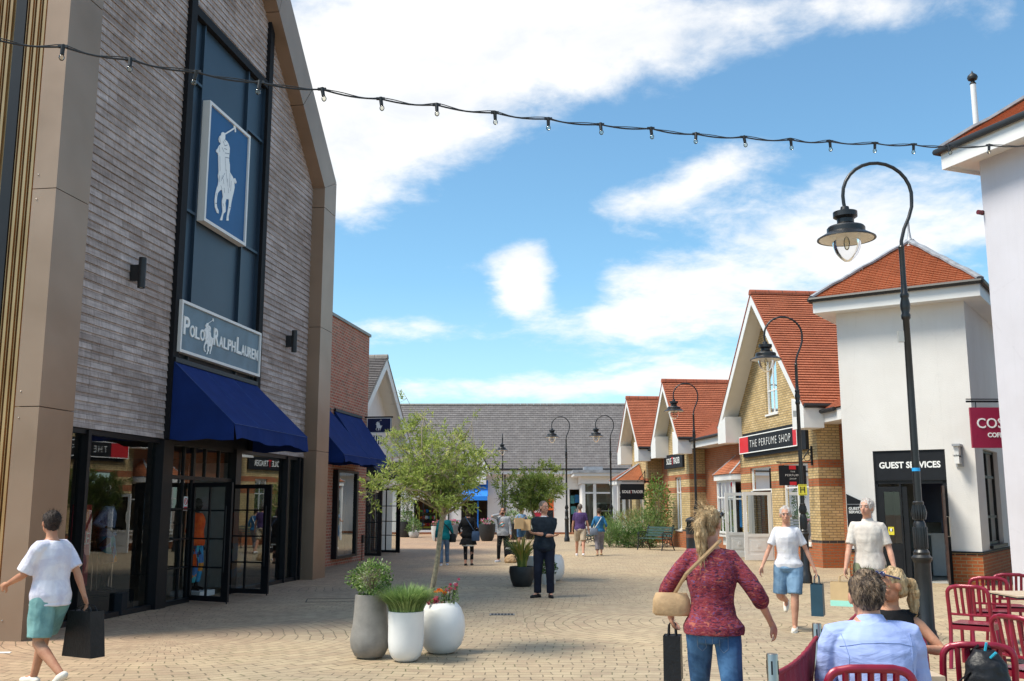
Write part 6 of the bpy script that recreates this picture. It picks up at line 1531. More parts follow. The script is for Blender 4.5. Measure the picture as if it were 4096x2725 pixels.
def tables():
    t = thing('cafe_table', 'square pale wood cafe table in front of the seated man in blue', 'table', None, (AT(3492, 2650, 6.1).x, 6.17, 0))
    m = MB(); m.box(-.32, .32, -.31, .31, .715, .75); part('top', m, 'table_wood', t, bevel=.004)
    m = MB(); m.tube([(0, 0, .02), (0, 0, .714)], .035, 12); part('pedestal', m, 'black_metal', t); m = MB(); m.lathe([(0, .04), (.2, .03), (.23, .0)], n=20); part('foot', m, 'black_metal', t)
    a, b = G(3930, 2361, .75), G(4072, 2386, .75); d = (b-a).normalized(); n = Vector((-d.y, d.x, 0)); 
    c = b+d*0.0
    w = .72; d = d; 
    cc = b-d*w/2+n*w/2
    t = thing('cafe_table', 'thin dark edged cafe table among the chairs at the right edge', 'table', None, (cc.x, cc.y, 0), math.atan2(d.y, d.x))
    h = w/2; m = MB(); m.box(-h, h, -h, h, .735, .75); part('top', m, 'table_wood', t); m = MB(); m.box(-h-.002, h+.002, -h-.002, h+.002, .722, .734); part('edge', m, 'black_sign', t)
    t2 = MB(); t2.box(-.05, .05, -.05, .05, .0, .72); part('pedestal', t2, 'black_metal', t); m = MB(); m.box(-.25, .25, -.25, .25, 0, .02); part('foot', m, 'black_metal', t)
tables()
def barrier():
    P = [AT(3088, 2615, 4.75), AT(3267, 2499, 5.95), AT(3470, 2470, 7.9), AT(2905, 2800, 3.6)]
    labs = ['steel barrier post nearest the bottom edge of the photo', 'steel barrier post at the corner beside the seated man', 'steel barrier post hidden behind the seated man']
    first = None
    for i, p in enumerate(P[:3]):
        if first is None:
            t = thing('barrier_post', labs[0], 'barrier post', None, (p.x, p.y, 0), 0, 'steel posts of the canvas barrier')
            h = p.z; m = MB(); m.lathe([(.026, .0), (.026, h-.004), (.024, h), (0, h)], n=24); part('tube', m, 'steel', t, smooth=40)
            m = MB()
            for a in (250, 330, 70, 160):
                c, s_ = math.cos(R_(a)), math.sin(R_(a)); m.obox((.0262*c, .0262*s_, h-.06), (.0012*c, .0012*s_, 0), (-s_*.004, c*.004, 0), (0, 0, .03))
            part('slot', m, 'black_sign', t); m = MB(); m.lathe([(0, .02), (.16, .015), (.17, 0)], n=24); part('foot', m, 'steel', t); first = t
        else: dup(first, Vector((p.x, p.y, p.z-P[0].z)) if False else Vector((p.x, p.y, 0)), 0, labs[i])
    def canvas(a, b, lab, sag=.06, seed=1, ha=.93, hb=.95):
        t = thing('canvas_screen', lab, 'barrier screen', None, (a.x, a.y, 0)); m = MB(); d = Vector((b.x-a.x, b.y-a.y, 0)); L = d.length; d.normalize(); nn = Vector((-d.y, d.x, 0)); n, k = 40, 22
        def S(i, j):
            u, v = i/n, j/k; top = ha+(hb-ha)*u-sag*math.sin(u*math.pi); z = top+(.14-top)*v
            inn = .05*math.sin(v*math.pi)*(1 if u > .5 else 1); uu = .03+.94*u; uu += (.5-u)*inn*.8
            fold = .012*math.sin(u*17+v*5+seed)*v+.03*math.sin(u*6+seed*2)*math.sin(v*3)+.002*math.sin(u*60+v*9)
            return d*(L*uu)+nn*fold+Vector((0, 0, z))
        for i in range(n):
            for j in range(k): m.face([S(i, j), S(i+1, j), S(i+1, j+1), S(i, j+1)])
        part('canvas', m, 'canvas_red', t, smooth=60)
        m = MB(); m.tube([S(i, 0)+Vector((0, 0, .004)) for i in range(0, n+1, 2)], .013, 8); part('top_hem', m, 'canvas_red', t, smooth=60)
        m = MB()
        for q in (S(0, 0)-d*.03, S(n, 0)+d*.03): m.ell(q, .018, .018, .018, 12, 8)
        part('ball_clip', m, 'steel', t, smooth=60)
    g = [Vector((p.x, p.y, 0)) for p in P]
    canvas(g[0], g[1], 'crimson canvas screen between the two visible steel posts', .03, 1)
    canvas(g[1], g[2], 'crimson canvas screen running behind the seated man', .03, 4)
barrier()
# ------------------------------------------------------------ people
def cloth(name, c1, c2=None, sc=14, rough=.85, bump=.35, bs=18, streak=None):
    m, t, b = newmat(name); co = t.add('ShaderNodeTexCoord').outputs['Object']
    v = t.mapv(co, streak) if streak else co
    c2 = c2 or tuple(x*.8 for x in c1)
    t.l.new(t.ramp(t.noise(v, sc, 4, .6, .4), [(.42, c2), (.58, c1)]), b.inputs['Base Color'])
    b.inputs['Roughness'].default_value = rough; b.inputs['Specular IOR Level'].default_value = .25
    t.l.new(t.add('ShaderNodeBump', {'Height': t.noise(v, bs, 4, .5, .8), 'Strength': bump, 'Distance': .02}).outputs[0], b.inputs['Normal'])
cloth('skin', (.58, .31, .215), (.50, .25, .17), 9, .5, .08, 60)
cloth('skin_tan', (.50, .25, .15), (.44, .20, .12), 9, .5, .08, 60)
cloth('skin_dark', (.03, .018, .013), None, 9, .4, .05)
cloth('eye_white', (.75, .74, .72), None, 9, .3, 0)
cloth('eye_dark', (.04, .03, .025), None, 9, .2, 0)
cloth('lip', (.42, .15, .12), None, 9, .5, 0)
cloth('hair_grey', (.20, .17, .15), (.09, .075, .065), 30, .6, .8, 60, (1, 1, .3))
cloth('hair_brown', (.10, .065, .042), (.035, .022, .016), 40, .55, 1.0, 70, (1, 1, .3))
cloth('hair_seated', (.24, .17, .115), (.05, .035, .028), 34, .55, 1.0, 60, (1, .6, .4))
cloth('hair_dark', (.04, .025, .02), (.02, .013, .01), 30, .5, .8, 60)
cloth('hair_blonde', (.56, .40, .22), (.30, .19, .09), 34, .5, 1.0, 60, (1, 1, .18))
cloth('hair_white', (.55, .50, .46), (.38, .33, .3), 30, .6, .8, 60)
cloth('navy_knit', (.016, .024, .034), (.011, .017, .026), 12, .9, .4, 12)
cloth('navy_trouser', (.009, .012, .026), None, 8, .8, .5, 9)
cloth('white_cloth', (.74, .73, .76), (.64, .63, .68), 7, .85, .5, 9)
cloth('pale_tee', (.76, .74, .80), (.62, .60, .70), 6, .85, .6, 8)
cloth('cream_shirt', (.66, .60, .54), (.56, .5, .45), 6, .85, .6, 8)
cloth('blue_shirt', (.38, .46, .78), (.32, .40, .70), 4, .8, .8, 6, (.6, 1, 1.8))
cloth('shirt_seam', (.26, .34, .6), None, 6, .8, .1)
cloth('teal_knit', (.008, .22, .235), (.005, .15, .17), 60, .9, .5, 40, (.1, .1, 1))
cloth('jeans', (.055, .14, .28), (.03, .085, .19), 8, .85, .5, 9)
cloth('jeans_light', (.16, .23, .33), (.11, .17, .26), 8, .85, .5, 9)
cloth('denim', (.035, .17, .34), (.02, .11, .25), 9, .85, .5, 9)
cloth('denim_shorts', (.19, .31, .45), (.13, .23, .36), 8, .85, .5, 9)
cloth('teal_shorts', (.20, .38, .37), (.14, .29, .29), 7, .85, .5, 9)
cloth('khaki', (.46, .38, .29), (.38, .31, .23), 7, .85, .5, 9)
cloth('olive_shorts', (.20, .22, .14), (.15, .17, .1), 7, .85, .5, 9)
cloth('black_cloth', (.010, .010, .012), None, 9, .9, .4, 9)
cloth('hoodie', (.40, .41, .43), (.33, .34, .36), 20, .95, .5, 10)
cloth('purple_tee', (.09, .055, .16), (.07, .04, .13), 7, .9, .4, 9)
cloth('grey_linen', (.24, .22, .24), (.17, .16, .18), 7, .9, .6, 9)
cloth('orange_shirt', (.88, .13, .01), (.75, .08, .01), 7, .8, .5, 9)
cloth('striped_shirt', (.5, .6, .8), (.16, .24, .5), 45, .8, .2, 9, (6, .6, .6))
cloth('leather_black', (.014, .014, .016), None, 9, .4, .2, 30)
cloth('leather_blue', (.05, .09, .17), None, 9, .5, .2, 30)
cloth('leather_tan', (.5, .33, .18), None, 9, .6, .2, 30)
def patterned():
    m, t, b = newmat('patterned_knit'); co = t.mapv(t.add('ShaderNodeTexCoord').outputs['Object'], (1, 1, 2.6))
    n = t.noise(co, 22, 3, .7, 1.5); n2 = t.noise(co, 16, 2, .6, 1)
    c = t.ramp(n, [(.36, (.008, .008, .035)), (.46, (.17, .012, .03)), (.55, (.27, .035, .035)), (.66, (.06, .06, .19))], 'LINEAR')
    c = t.mix(t.ramp(n2, [(.6, (0, 0, 0)), (.66, (1, 1, 1))]), c, (.36, .10, .07))
    t.l.new(c, b.inputs['Base Color']); b.inputs['Roughness'].default_value = .9
    t.l.new(t.add('ShaderNodeBump', {'Height': n, 'Strength': .4, 'Distance': .02}).outputs[0], b.inputs['Normal'])
    m, t, b = newmat('floral_cloth'); co = t.add('ShaderNodeTexCoord').outputs['Object']
    vo = t.add('ShaderNodeTexVoronoi', {'Vector': co, 'Scale': 7.0}); s = t.add('ShaderNodeSeparateColor', {0: vo.outputs['Color']}).outputs[0]
    t.l.new(t.ramp(s, [(0, (.01, .015, .06)), (.3, (.02, .3, .55)), (.5, (.05, .45, .5)), (.68, (.75, .28, .03)), (.85, (.05, .2, .5))], 'CONSTANT'), b.inputs['Base Color']); b.inputs['Roughness'].default_value = .7
patterned()
def solid(name, mb, mt, parent, vox=.012, sm=3, amp=0.0, ns=9.0, seed=0, stretch=(1, 1, 1)):
    me = mb.mesh('tmp', fuv=False); ob = bpy.data.objects.new('tmp', me); scene.collection.objects.link(ob)
    r = ob.modifiers.new('r', 'REMESH'); r.mode = 'VOXEL'; r.voxel_size = vox; r.use_smooth_shade = True
    if sm: s_ = ob.modifiers.new('s', 'SMOOTH'); s_.iterations = sm; s_.factor = .5
    dg = bpy.context.evaluated_depsgraph_get(); out = bpy.data.meshes.new_from_object(ob.evaluated_get(dg)); out.name = name
    bpy.data.objects.remove(ob); bpy.data.meshes.remove(me)
    if amp:
        for v, n in zip(out.vertices, [Vector(v.normal) for v in out.vertices]):
            p = v.co; q = Vector((p.x*stretch[0], p.y*stretch[1], p.z*stretch[2]))*ns
            v.co = p+n*(amp*(noise.noise(q+Vector((seed, 0, 0)))+.5*noise.noise(q*2.3+Vector((seed, 5, 0)))))
    out.polygons.foreach_set('use_smooth', [True]*len(out.polygons)); out.materials.clear()
    return link(name, out, mt, parent)
def ik(a, c, l1, l2, pole):
    d = c-a; L = min(max(d.length, .05), l1+l2-.003); dn = d.normalized(); c = a+dn*L
    x = (l1*l1-l2*l2+L*L)/(2*L); h = math.sqrt(max(0, l1*l1-x*x)); p = Vector(pole); p = (p-dn*p.dot(dn)).normalized()
    return a+dn*x+p*h, c
def hand(mb, w, d, nrm, side, H, curl=.5):
    d = d.normalized(); nrm = (nrm-d*nrm.dot(d)).normalized(); s = d.cross(nrm)*side; k = H/1.75
    M = Matrix((s, d, nrm)).transposed(); c = w+d*.048*k
    mb.ell(c, .040*k, .052*k, .017*k, 12, 8, M); mb.tube([w-d*.02*k, w+d*.03*k], [.026*k, .028*k], 8, flat=.8, ends='round')
    for i, (o, L) in enumerate(((-.030, .072), (-.010, .082), (.010, .077), (.029, .060))):
        b = w+d*.088*k+s*o*k; a1 = curl*.7; d1 = (d*math.cos(a1)+nrm*math.sin(a1)); p1 = b+d1*L*.48*k; a2 = curl*1.9; d2 = (d*math.cos(a2)+nrm*math.sin(a2)); p2 = p1+d2*L*.52*k
        mb.tube([b-d*.02*k, b, p1, p2], [.0095*k, .009*k, .0082*k, .007*k], 7, ends='round')
    b = w+d*.03*k-s*.032*k; d1 = (d*.62-s*.62+nrm*.45*curl).normalized(); p1 = b+d1*.034*k; p2 = p1+(d*.9-s*.2+nrm*.5*curl).normalized()*.030*k
    mb.tube([b, p1, p2], [.013*k, .011*k, .0085*k], 7, ends='round')
def person(label, loc, yaw, H=1.75, hscale=1.0, hdrop=0.0, hip=None, lean=0.0, twist=0, feet=None, hands=None, poles=None, head=(0, 0), top=None, bottom=None, shoes='leather_black', skin='skin',
           hair='hair_brown', hstyle='short', vox=.009, female=False, name='person', cat='person', face=True, build=1.0, curl=.5, handn=None, noarm=False, fy=(0, 0), nohead=False):
    t = thing(name, label, cat, None, loc, R_(yaw)); hz = (hip if hip is not None else .515*H)
    k = H/1.75; kh = k*hscale
    sw = (.100 if female else .112)*H*build; hw = .052*H
    def up(z): return Vector((0, lean*(z-hz)/(.3*H), z))
    def Zf(f): return hz+(f-.515)*H
    shz = Zf(.797)
    feet = feet or [(.09, 0.0, 0), (-.09, 0.0, 0)]     # right (+x), left
    B = MB()
    tor = [(.475, .070, .058), (.50, .092, .068), (.535, .096, .070), (.57, .088, .064), (.615, .078, .058), (.66, .083, .061), (.71, .093, .067), (.75, .098, .066), (.785, .096, .058), (.81, .078, .047), (.83, .045, .038), (.845, .032, .033)]
    if female: tor = [(f, rx*(1.05 if f < .56 else .9 if f > .7 else .92), ry*(1.06 if (.69 < f < .76) else 1.0)) for f, rx, ry in tor]
    tor = [(f, rx*build, ry*build) for f, rx, ry in tor]
    B.secs([(up(Zf(f)), rx*H, ry*H) for f, rx, ry in tor])
    # head
    hy, hp = R_(head[0]), R_(head[1]); Mh = Matrix.Rotation(hy, 3, 'Z')@Matrix.Rotation(-hp, 3, 'X')
    nb = up(Zf(.825)); hc = up(Zf(.93))+Vector((0, .012*H*1.0, -hdrop)); Q = lambda x, y, z: hc+Mh@Vector((x*k, y*k, z*k))*hscale
    if not nohead:
        B.tube([nb, nb.lerp(hc, .5)+Vector((0, -.006, 0)), Q(0, -.015, -.03)], [.058*kh, .052*kh, .052*kh], 12)
        B.ell(Q(0, -.008, .022), .074*kh, .094*kh, .094*kh, 18, 14, Mh); B.ell(Q(0, .022, -.045), .056*kh, .064*kh, .070*kh, 16, 12, Mh); B.ell(Q(0, .056, -.088), .026*kh, .022*kh, .02*kh, 10, 8, Mh)
        B.tube([Q(0, .078, .012), Q(0, .094, -.012), Q(0, .104, -.032)], [.009*kh, .011*kh, .014*kh], 8, ends='round'); B.ell(Q(0, .080, .026), .052*kh, .014*kh, .011*kh, 12, 6, Mh)
        B.ell(Q(.034, .062, -.026), .022*kh, .02*kh, .02*kh, 10, 7, Mh); B.ell(Q(-.034, .062, -.026), .022*kh, .02*kh, .02*kh, 10, 7, Mh); B.ell(Q(0, .084, -.060), .024*kh, .012*kh, .011*kh, 10, 6, Mh)
        for s_ in (-1, 1): B.ell(Q(s_*.077, -.008, -.008), .011*kh, .02*kh, .033*kh, 10, 8, Mh)
    # arms
    info = {}; arms = []
    tw = Matrix.Rotation(R_(twist), 3, 'Z')
    for i, s_ in enumerate((1, -1)):
        sh = up(shz)+tw@Vector((s_*(sw-.018*H), 0, 0)); tgt = Vector(hands[i])*1.0 if hands else Vector((s_*(sw+.035), .03, Zf(.50)))
        po = Vector(poles[i]) if poles else Vector((s_*.25, -1, -.1))
        el, wr = ik(sh, tgt, .168*H, .148*H, po); arms.append((sh, el, wr)); d = (wr-el).normalized()
        if not noarm:
            B.tube([sh-Vector((s_*.02, 0, 0)), sh.lerp(el, .25), sh.lerp(el, .7), el, el.lerp(wr, .3), el.lerp(wr, .75), wr], [r*k*(.88 if female else 1)*(build if build > 1 else 1) for r in (.040, .045, .040, .036, .038, .029, .024)], 12, ends='round')
            nn = Vector(handn[i]) if handn else Vector((-s_, .3, 0)); hd = d if not handn else d
            hand(B, wr, hd, nn, s_, H, curl)
        info['hand'+'RL'[i]] = wr+d*.09*k
    # legs
    legs = []
    for i, s_ in enumerate((1, -1)):
        hj = Vector((s_*hw, 0, hz)); f = feet[i]; an = Vector((f[0], f[1], f[2]+.075*k)); kn, an = ik(hj, an, .243*H, .235*H, (s_*.12, 1, 0)); legs.append((hj, kn, an, f))
        B.tube([hj+Vector((0, 0, .02)), hj.lerp(kn, .3), hj.lerp(kn, .8), kn, kn.lerp(an, .3), kn.lerp(an, .75), an], [r*k for r in (.088, .083, .060, .055, .057, .042, .036)], 12, ends='round')
        fa = R_(fy[i]); fd = Vector((-math.sin(fa), math.cos(fa), -.0)); tip = an+fd*.16*k-Vector((0, 0, .052*k)); heel = an-fd*.045*k-Vector((0, 0, .045*k))
        if f[2] > .05: tip = an+Vector((fd.x*.10, fd.y*.10, -.13))*k; heel = an+Vector((-fd.x*.06, -fd.y*.06, -.01))*k
        B.tube([heel, an.lerp(tip, .35)-Vector((0, 0, .01)), tip], [.028*k, .036*k, .026*k], 10, ends='round'); legs[-1] += (heel, tip)
    body = solid('body', B, skin, t, vox, 3)
    if not nohead and face:
        for s_ in (-1, 1):
            m = MB(); m.ell(Q(s_*.031, .0745, .004), .014*k, .011*k, .007*k, 10, 7, Mh); e = part('eye', m, 'eye_white', t, smooth=60)
            m = MB(); m.ell(Q(s_*.031, .0835, .004), .0065*k, .004*k, .0065*k, 8, 6, Mh); part('iris', m, 'eye_dark', e, smooth=60)
            m = MB(); m.tube([Q(s_*.014, .090, .024), Q(s_*.032, .088, .030), Q(s_*.052, .072, .024)], .0045*k, 6); part('eyebrow', m, hair if hstyle != 'bald' else 'hair_grey', t)
        m = MB(); m.tube([Q(-.022, .083, -.060), Q(0, .0955, -.061), Q(.022, .083, -.060)], [.003*k, .0055*k, .003*k], 6); part('mouth', m, 'lip', t)
    # clothes
    if top:
        mt, hem, slv, e = top['mat'], top.get('hem', .50), top.get('sleeve', .4), top.get('ease', .014)
        m = MB(); L = []
        for f, rx, ry in tor:
            if hem-.02 <= f <= .835: L.append((up(Zf(f)), (rx*H+e*(1.15 if f < .7 else 1)), (ry*H+e*1.05)))
        f0 = L[0]; rx0 = top.get('flare', 1.0)
        if hem < .49:
            n_ = 4; z0 = Zf(.49); L = [((0, 0, Zf(hem)+(z0-Zf(hem))*j/n_), (.098*H+e)*(rx0+(1-rx0)*j/n_), (.072*H+e)*(rx0+(1-rx0)*j/n_)) for j in range(n_)]+L
        else: L = [(up(Zf(hem)), f0[1]+.012, f0[2]+.012)]+[(c_, a_+(.010 if q_ < 2 else 0), b_+(.010 if q_ < 2 else 0)) for q_, (c_, a_, b_) in enumerate(L)]
        m.secs(L)
        for i, (sh, el, wr) in enumerate(arms):
            P, Rr = [sh.lerp(nb, .62)-Vector((0, 0, .018)), sh-Vector(((1, -1)[i]*.045, 0, -.004)), sh-Vector(((1, -1)[i]*.005, 0, -.002))], [.044*k+e*.5, .049*k+e*.5, .054*k+e*.45]; n_ = 8; se = top.get('sease', .008)
            for j in range(1, n_+1):
                q = j/n_*2*slv
                if q <= 1: p = sh.lerp(el, q); r = (.052-.012*q)*k
                else: p = el.lerp(wr, q-1); r = (.040-.010*(q-1))*k
                P.append(p); Rr.append(r*(.92 if female else 1)*(1+(build-1)*.7)+se*(1 if slv > .6 else 1+.9*j/n_)+top.get('puff', 0)*j/n_)
            if noarm: pass
            m.tube(P, Rr, 12, ends='round' if slv > .6 else 'flat')
            if top.get('cuff'): m.tube([P[-1], P[-1]+(P[-1]-P[-2]).normalized()*.02], Rr[-1]+.006, 12)
        if top.get('collar'): m.tube([nb+Vector((0, -.012, -.03)), nb.lerp(hc, .30)+Vector((0, -.010, 0))], [.090*k, .066*k], 14)
        if top.get('hood'): m.ell(nb+Vector((0, -.05, .0))*k, .105*k, .075*k, .07*k, 12, 8)
        solid(top.get('name', 'shirt'), m, mt, t, vox*1.05, 3, top.get('amp', .006), top.get('ns', 8), 3, top.get('st', (1, 1, 1)))
        if top.get('undercollar'):
            m = MB(); c = nb+Vector((0, .004, .0)); m.lathe([(.060*k, -.01), (.063*k, .028), (.058*k, .03)], c, 20)
            for s_ in (-1, 1): m.prism([c+Vector((0, .060, .03))*k, c+Vector((s_*.05, .05, .028))*k, c+Vector((s_*.055, .080, -.018))*k, c+Vector((s_*.012, .085, -.012))*k], (0, .006, 0))
            part('collar', m, top['undercollar'], t, smooth=40)
    if bottom:
        mt, ln, e = bottom['mat'], bottom.get('len', 1.0), bottom.get('ease', .014); m = MB()
        L = [((0, 0, Zf(f)), rx*H+e*(1 if f < .51 else .35), ry*H+e*(1.1 if f < .51 else .35)) for f, rx, ry in tor if f < .58]; L = [((0, 0, Zf(.47)), .07*H+e, .058*H+e)]+L[1:]; m.secs(L)
        for (hj, kn, an, f, hl, tp) in legs:
            n_ = 12; P, Rr = [hj+Vector((0, 0, .03))], [.090*k+e*.7]
            for j in range(1, n_+1):
                q = j/n_*2*ln
                if q <= 1: p = hj.lerp(kn, q); r = (.090-.034*q)*k
                else: p = kn.lerp(an, min(q-1, .97)); r = (.056-.014*(q-1))*k
                P.append(p); Rr.append(max(r+e*(1+.5*(ln < .7)*j/n_), bottom.get('minr', 0)*k))
            m.tube(P, Rr, 14)
        solid(bottom.get('name', 'trousers'), m, mt, t, vox*1.05, 3, bottom.get('amp', .007), bottom.get('ns', 7), 9, bottom.get('st', (1, 1, .6)))
    if shoes:
        for (hj, kn, an, f, hl, tp) in legs:
            m = MB(); d = (tp-hl).normalized(); lo = Vector((0, 0, -.010*k)); m.tube([hl+lo*.2, hl.lerp(tp, .35)+Vector((0, 0, .006)), hl.lerp(tp, .7)+lo*.4, tp+lo*.1+d*.01], [.038*k, .046*k, .044*k, .030*k], 12, flat=1.0, ends='round')
            if not bottom or bottom.get('len', 1) > .8 or True: m.tube([hl.lerp(tp, .22), hl.lerp(tp, .22)+(an-hl.lerp(tp, .22))*.8], [.040*k, .040*k], 10)
            o = solid('shoe', m, shoes, t, .009, 2)
            if f[2] <= .01:
                s = MB(); p0 = Vector((hl.x, hl.y, 0)); p1 = Vector((tp.x, tp.y, 0)); dd = (p1-p0).normalized(); sd = Vector((-dd.y, dd.x, 0)); q0 = p0-dd*.03; q1 = p1+dd*.03
                pts = [q0+sd*.028, q0.lerp(q1, .7)+sd*.043, q1+sd*.02, q1-sd*.02, q0.lerp(q1, .7)-sd*.043, q0-sd*.028]; s.prism([p*1.0+Vector((0, 0, .0)) for p in pts], (0, 0, .02)); part('sole', s, 'black_plastic' if shoes.startswith('leather') else 'letter_white', o)
    if hair and not nohead and hstyle != 'bald':
        m = MB()
        if hstyle == 'short' or hstyle == 'thin':
            e = .006 if hstyle == 'thin' else .010
            m.ell(Q(0, -.020, .030), (.074+e)*kh, (.090+e)*kh, (.090+e)*kh, 20, 14, Mh); m.ell(Q(0, -.055, -.02), .064*kh, .05*kh, .058*kh, 14, 10, Mh)
        elif hstyle == 'long':
            m.ell(Q(0, -.022, .030), .088*kh, .098*kh, .102*kh, 18, 12, Mh); m.secs([(Q(0, -.06, -.16), .05*kh, .03*kh), (Q(0, -.058, -.12), .085*kh, .045*kh), (Q(0, -.05, -.05), .096*kh, .06*kh), (Q(0, -.035, .02), .09*kh, .07*kh)])
        elif hstyle == 'bob':
            m.ell(Q(0, -.022, .024), .092*kh, .10*kh, .10*kh, 18, 12, Mh); m.ell(Q(0, -.05, -.06), .092*kh, .062*kh, .075*kh, 16, 10, Mh)
        elif hstyle == 'pony':
            m.ell(Q(0, -.020, .030), .082*kh, .095*kh, .098*kh, 18, 12, Mh); m.tube([Q(0, -.10, .02), Q(0, -.145, -.01), Q(.01, -.155, -.09), Q(.015, -.14, -.19), Q(.02, -.125, -.28)], [.028*kh, .040*kh, .044*kh, .036*kh, .012*kh], 12, ends='round'); m.ell(Q(0, -.045, -.04), .07*kh, .055*kh, .06*kh, 14, 10, Mh)
        solid('hair', m, hair, t, .007, 1, .010 if hstyle != 'thin' else .005, 26, 5, (1, 1, .7))
    mw = Matrix.Translation(Vector(loc))@Matrix.Rotation(R_(yaw), 4, 'Z')
    t_info = {k_: mw@v for k_, v in info.items()}
    return t, t_info, (Q, Mh, nb, arms, Zf, mw, k)
def locks(t, X, n, mt, fall=1.0, L0=.02, L1=.045, pony=None):
    Q, Mh = X[0], X[1]; m = MB()
    for i in range(n):
        d = rvec(); d.y = d.y if d.y < .35 else -d.y
        if d.z < -.62: continue
        b_ = Q(d.x*.082, -.020+d.y*.098, .028+d.z*.098); dd = (Mh@(d*.35+Vector((-d.z*.3-d.x*.2, -.25, (-.75+d.z*.8)*fall+.3*random.random()))+rvec()*.4)).normalized(); L = random.uniform(L0, L1)
        a = dd.cross(d if abs(d.dot(dd)) < .9 else Vector((1, 0, 0))).normalized()*.0022; m.face([b_-a, b_+a, b_+dd*L+d*.005])
    for i in range(n if pony else 0):
        u = random.random()*(len(pony)-1.01); k = int(u); c = Vector(pony[k]).lerp(Vector(pony[k+1]), u-k); d = rvec(); b_ = Q(*(c+d*.040)); dd = (Vector(pony[k+1])-Vector(pony[k])).normalized(); dd = (Mh@(dd+rvec()*.18)).normalized()
        a = dd.cross(d).normalized()*.0025; m.face([b_-a, b_+a, b_+dd*random.uniform(.05, .12)])
    part('hair_locks', m, mt, t)
def seams(t, nm, lines, mt, ydir=1, r=.0022):
    # stitched seams laid on the surface of a garment; lines of (x, z) seen from behind (ydir=1) or from the front (-1)
    from mathutils.bvhtree import BVHTree
    g = next(c for c in t.children if c.name.split('.')[0] == nm); bv = BVHTree.FromPolygons([v.co for v in g.data.vertices], [p.vertices for p in g.data.polygons]); m = MB()
    for ln in lines:
        pts = []
        for i in range(len(ln)-1):
            for k in range(8):
                x = ln[i][0]+(ln[i+1][0]-ln[i][0])*k/8; z = ln[i][1]+(ln[i+1][1]-ln[i][1])*k/8; h = bv.ray_cast(Vector((x, -ydir, z)), Vector((0, ydir, 0)))
                if h[0] is not None: pts.append(h[0]-Vector((0, ydir*.001, 0)))
        if len(pts) > 2: m.tube(pts, r, 5)
    part('seam', m, mt, g)
def bag(label, p, w, h, d, mt, rz=0, handle=.12, name='shopping_bag', text=None, flap=False, cat='bag'):
    # hangs from point p
    t = thing(name, label, cat, None, (p[0], p[1], p[2]-handle-h), R_(rz)); m = MB(); n = 1
    x, y = w/2, d/2; top_ = .92 if flap else 1.0
    V = [(-x, -y, 0), (x, -y, 0), (x, y, 0), (-x, y, 0)]; T = [(-x*top_, -y*.75, h), (x*top_, -y*.75, h), (x*top_, y*.75, h), (-x*top_, y*.75, h)]
    m.face(V[::-1])
    for i in range(4): m.face([V[i], V[(i+1) % 4], T[(i+1) % 4], T[i]])
    if flap: m.face(T)
    else: m.face([(-x*.97, 0, h*.9), (x*.97, 0, h*.9), (x*.97, y*.7, h), (-x*.97, y*.7, h)])
    part('bag_body', m, mt, t, bevel=.006)
    for s_ in (-1, 1):
        m = MB(); yy = s_*y*.6; m.tube([(-w*.22, yy, h*.96), (-w*.18, yy*.6, h+handle*.7), (0, 0, h+handle), (w*.18, yy*.6, h+handle*.7), (w*.22, yy, h*.96)], .006, 6); part('handle', m, mt, t)
    if flap: m = MB(); m.box(-x*.95, x*.95, -y-.012, -y-.004, h*.45, h*.97); part('flap', m, mt, t)
    if text: part('lettering', text_mb(text[0], text[1], (0, -y-.003, h*.5), EX, EZ, .002), text[2], t)
    return t
def strap(label_parent, pts, mt='leather_black'):
    m = MB(); m.tube(pts, .012, 6, flat=.5); return part('strap', m, mt, label_parent)
def shoulder_bag(label, P, pts, w, h, d, mt, smt, rz=0):
    t = thing('shoulder_bag', label, 'bag', None, P, R_(rz)); m = MB(); m.secs([((0, 0, 0), w*.42, d*.4), ((0, 0, h*.1), w*.5, d*.5), ((0, 0, h*.7), w*.48, d*.45), ((0, 0, h), w*.4, d*.25)], 16); part('bag_body', m, mt, t, smooth=50)
    inv = Matrix.Rotation(-R_(rz), 3, 'Z'); m = MB(); m.tube([inv@(Vector(q)-Vector(P)) for q in pts], .014, 6, flat=.45, up=(0, 1, 0)); part('strap', m, smt, t); return t
def V3(p, z=0): return Vector((p[0], p[1], z))
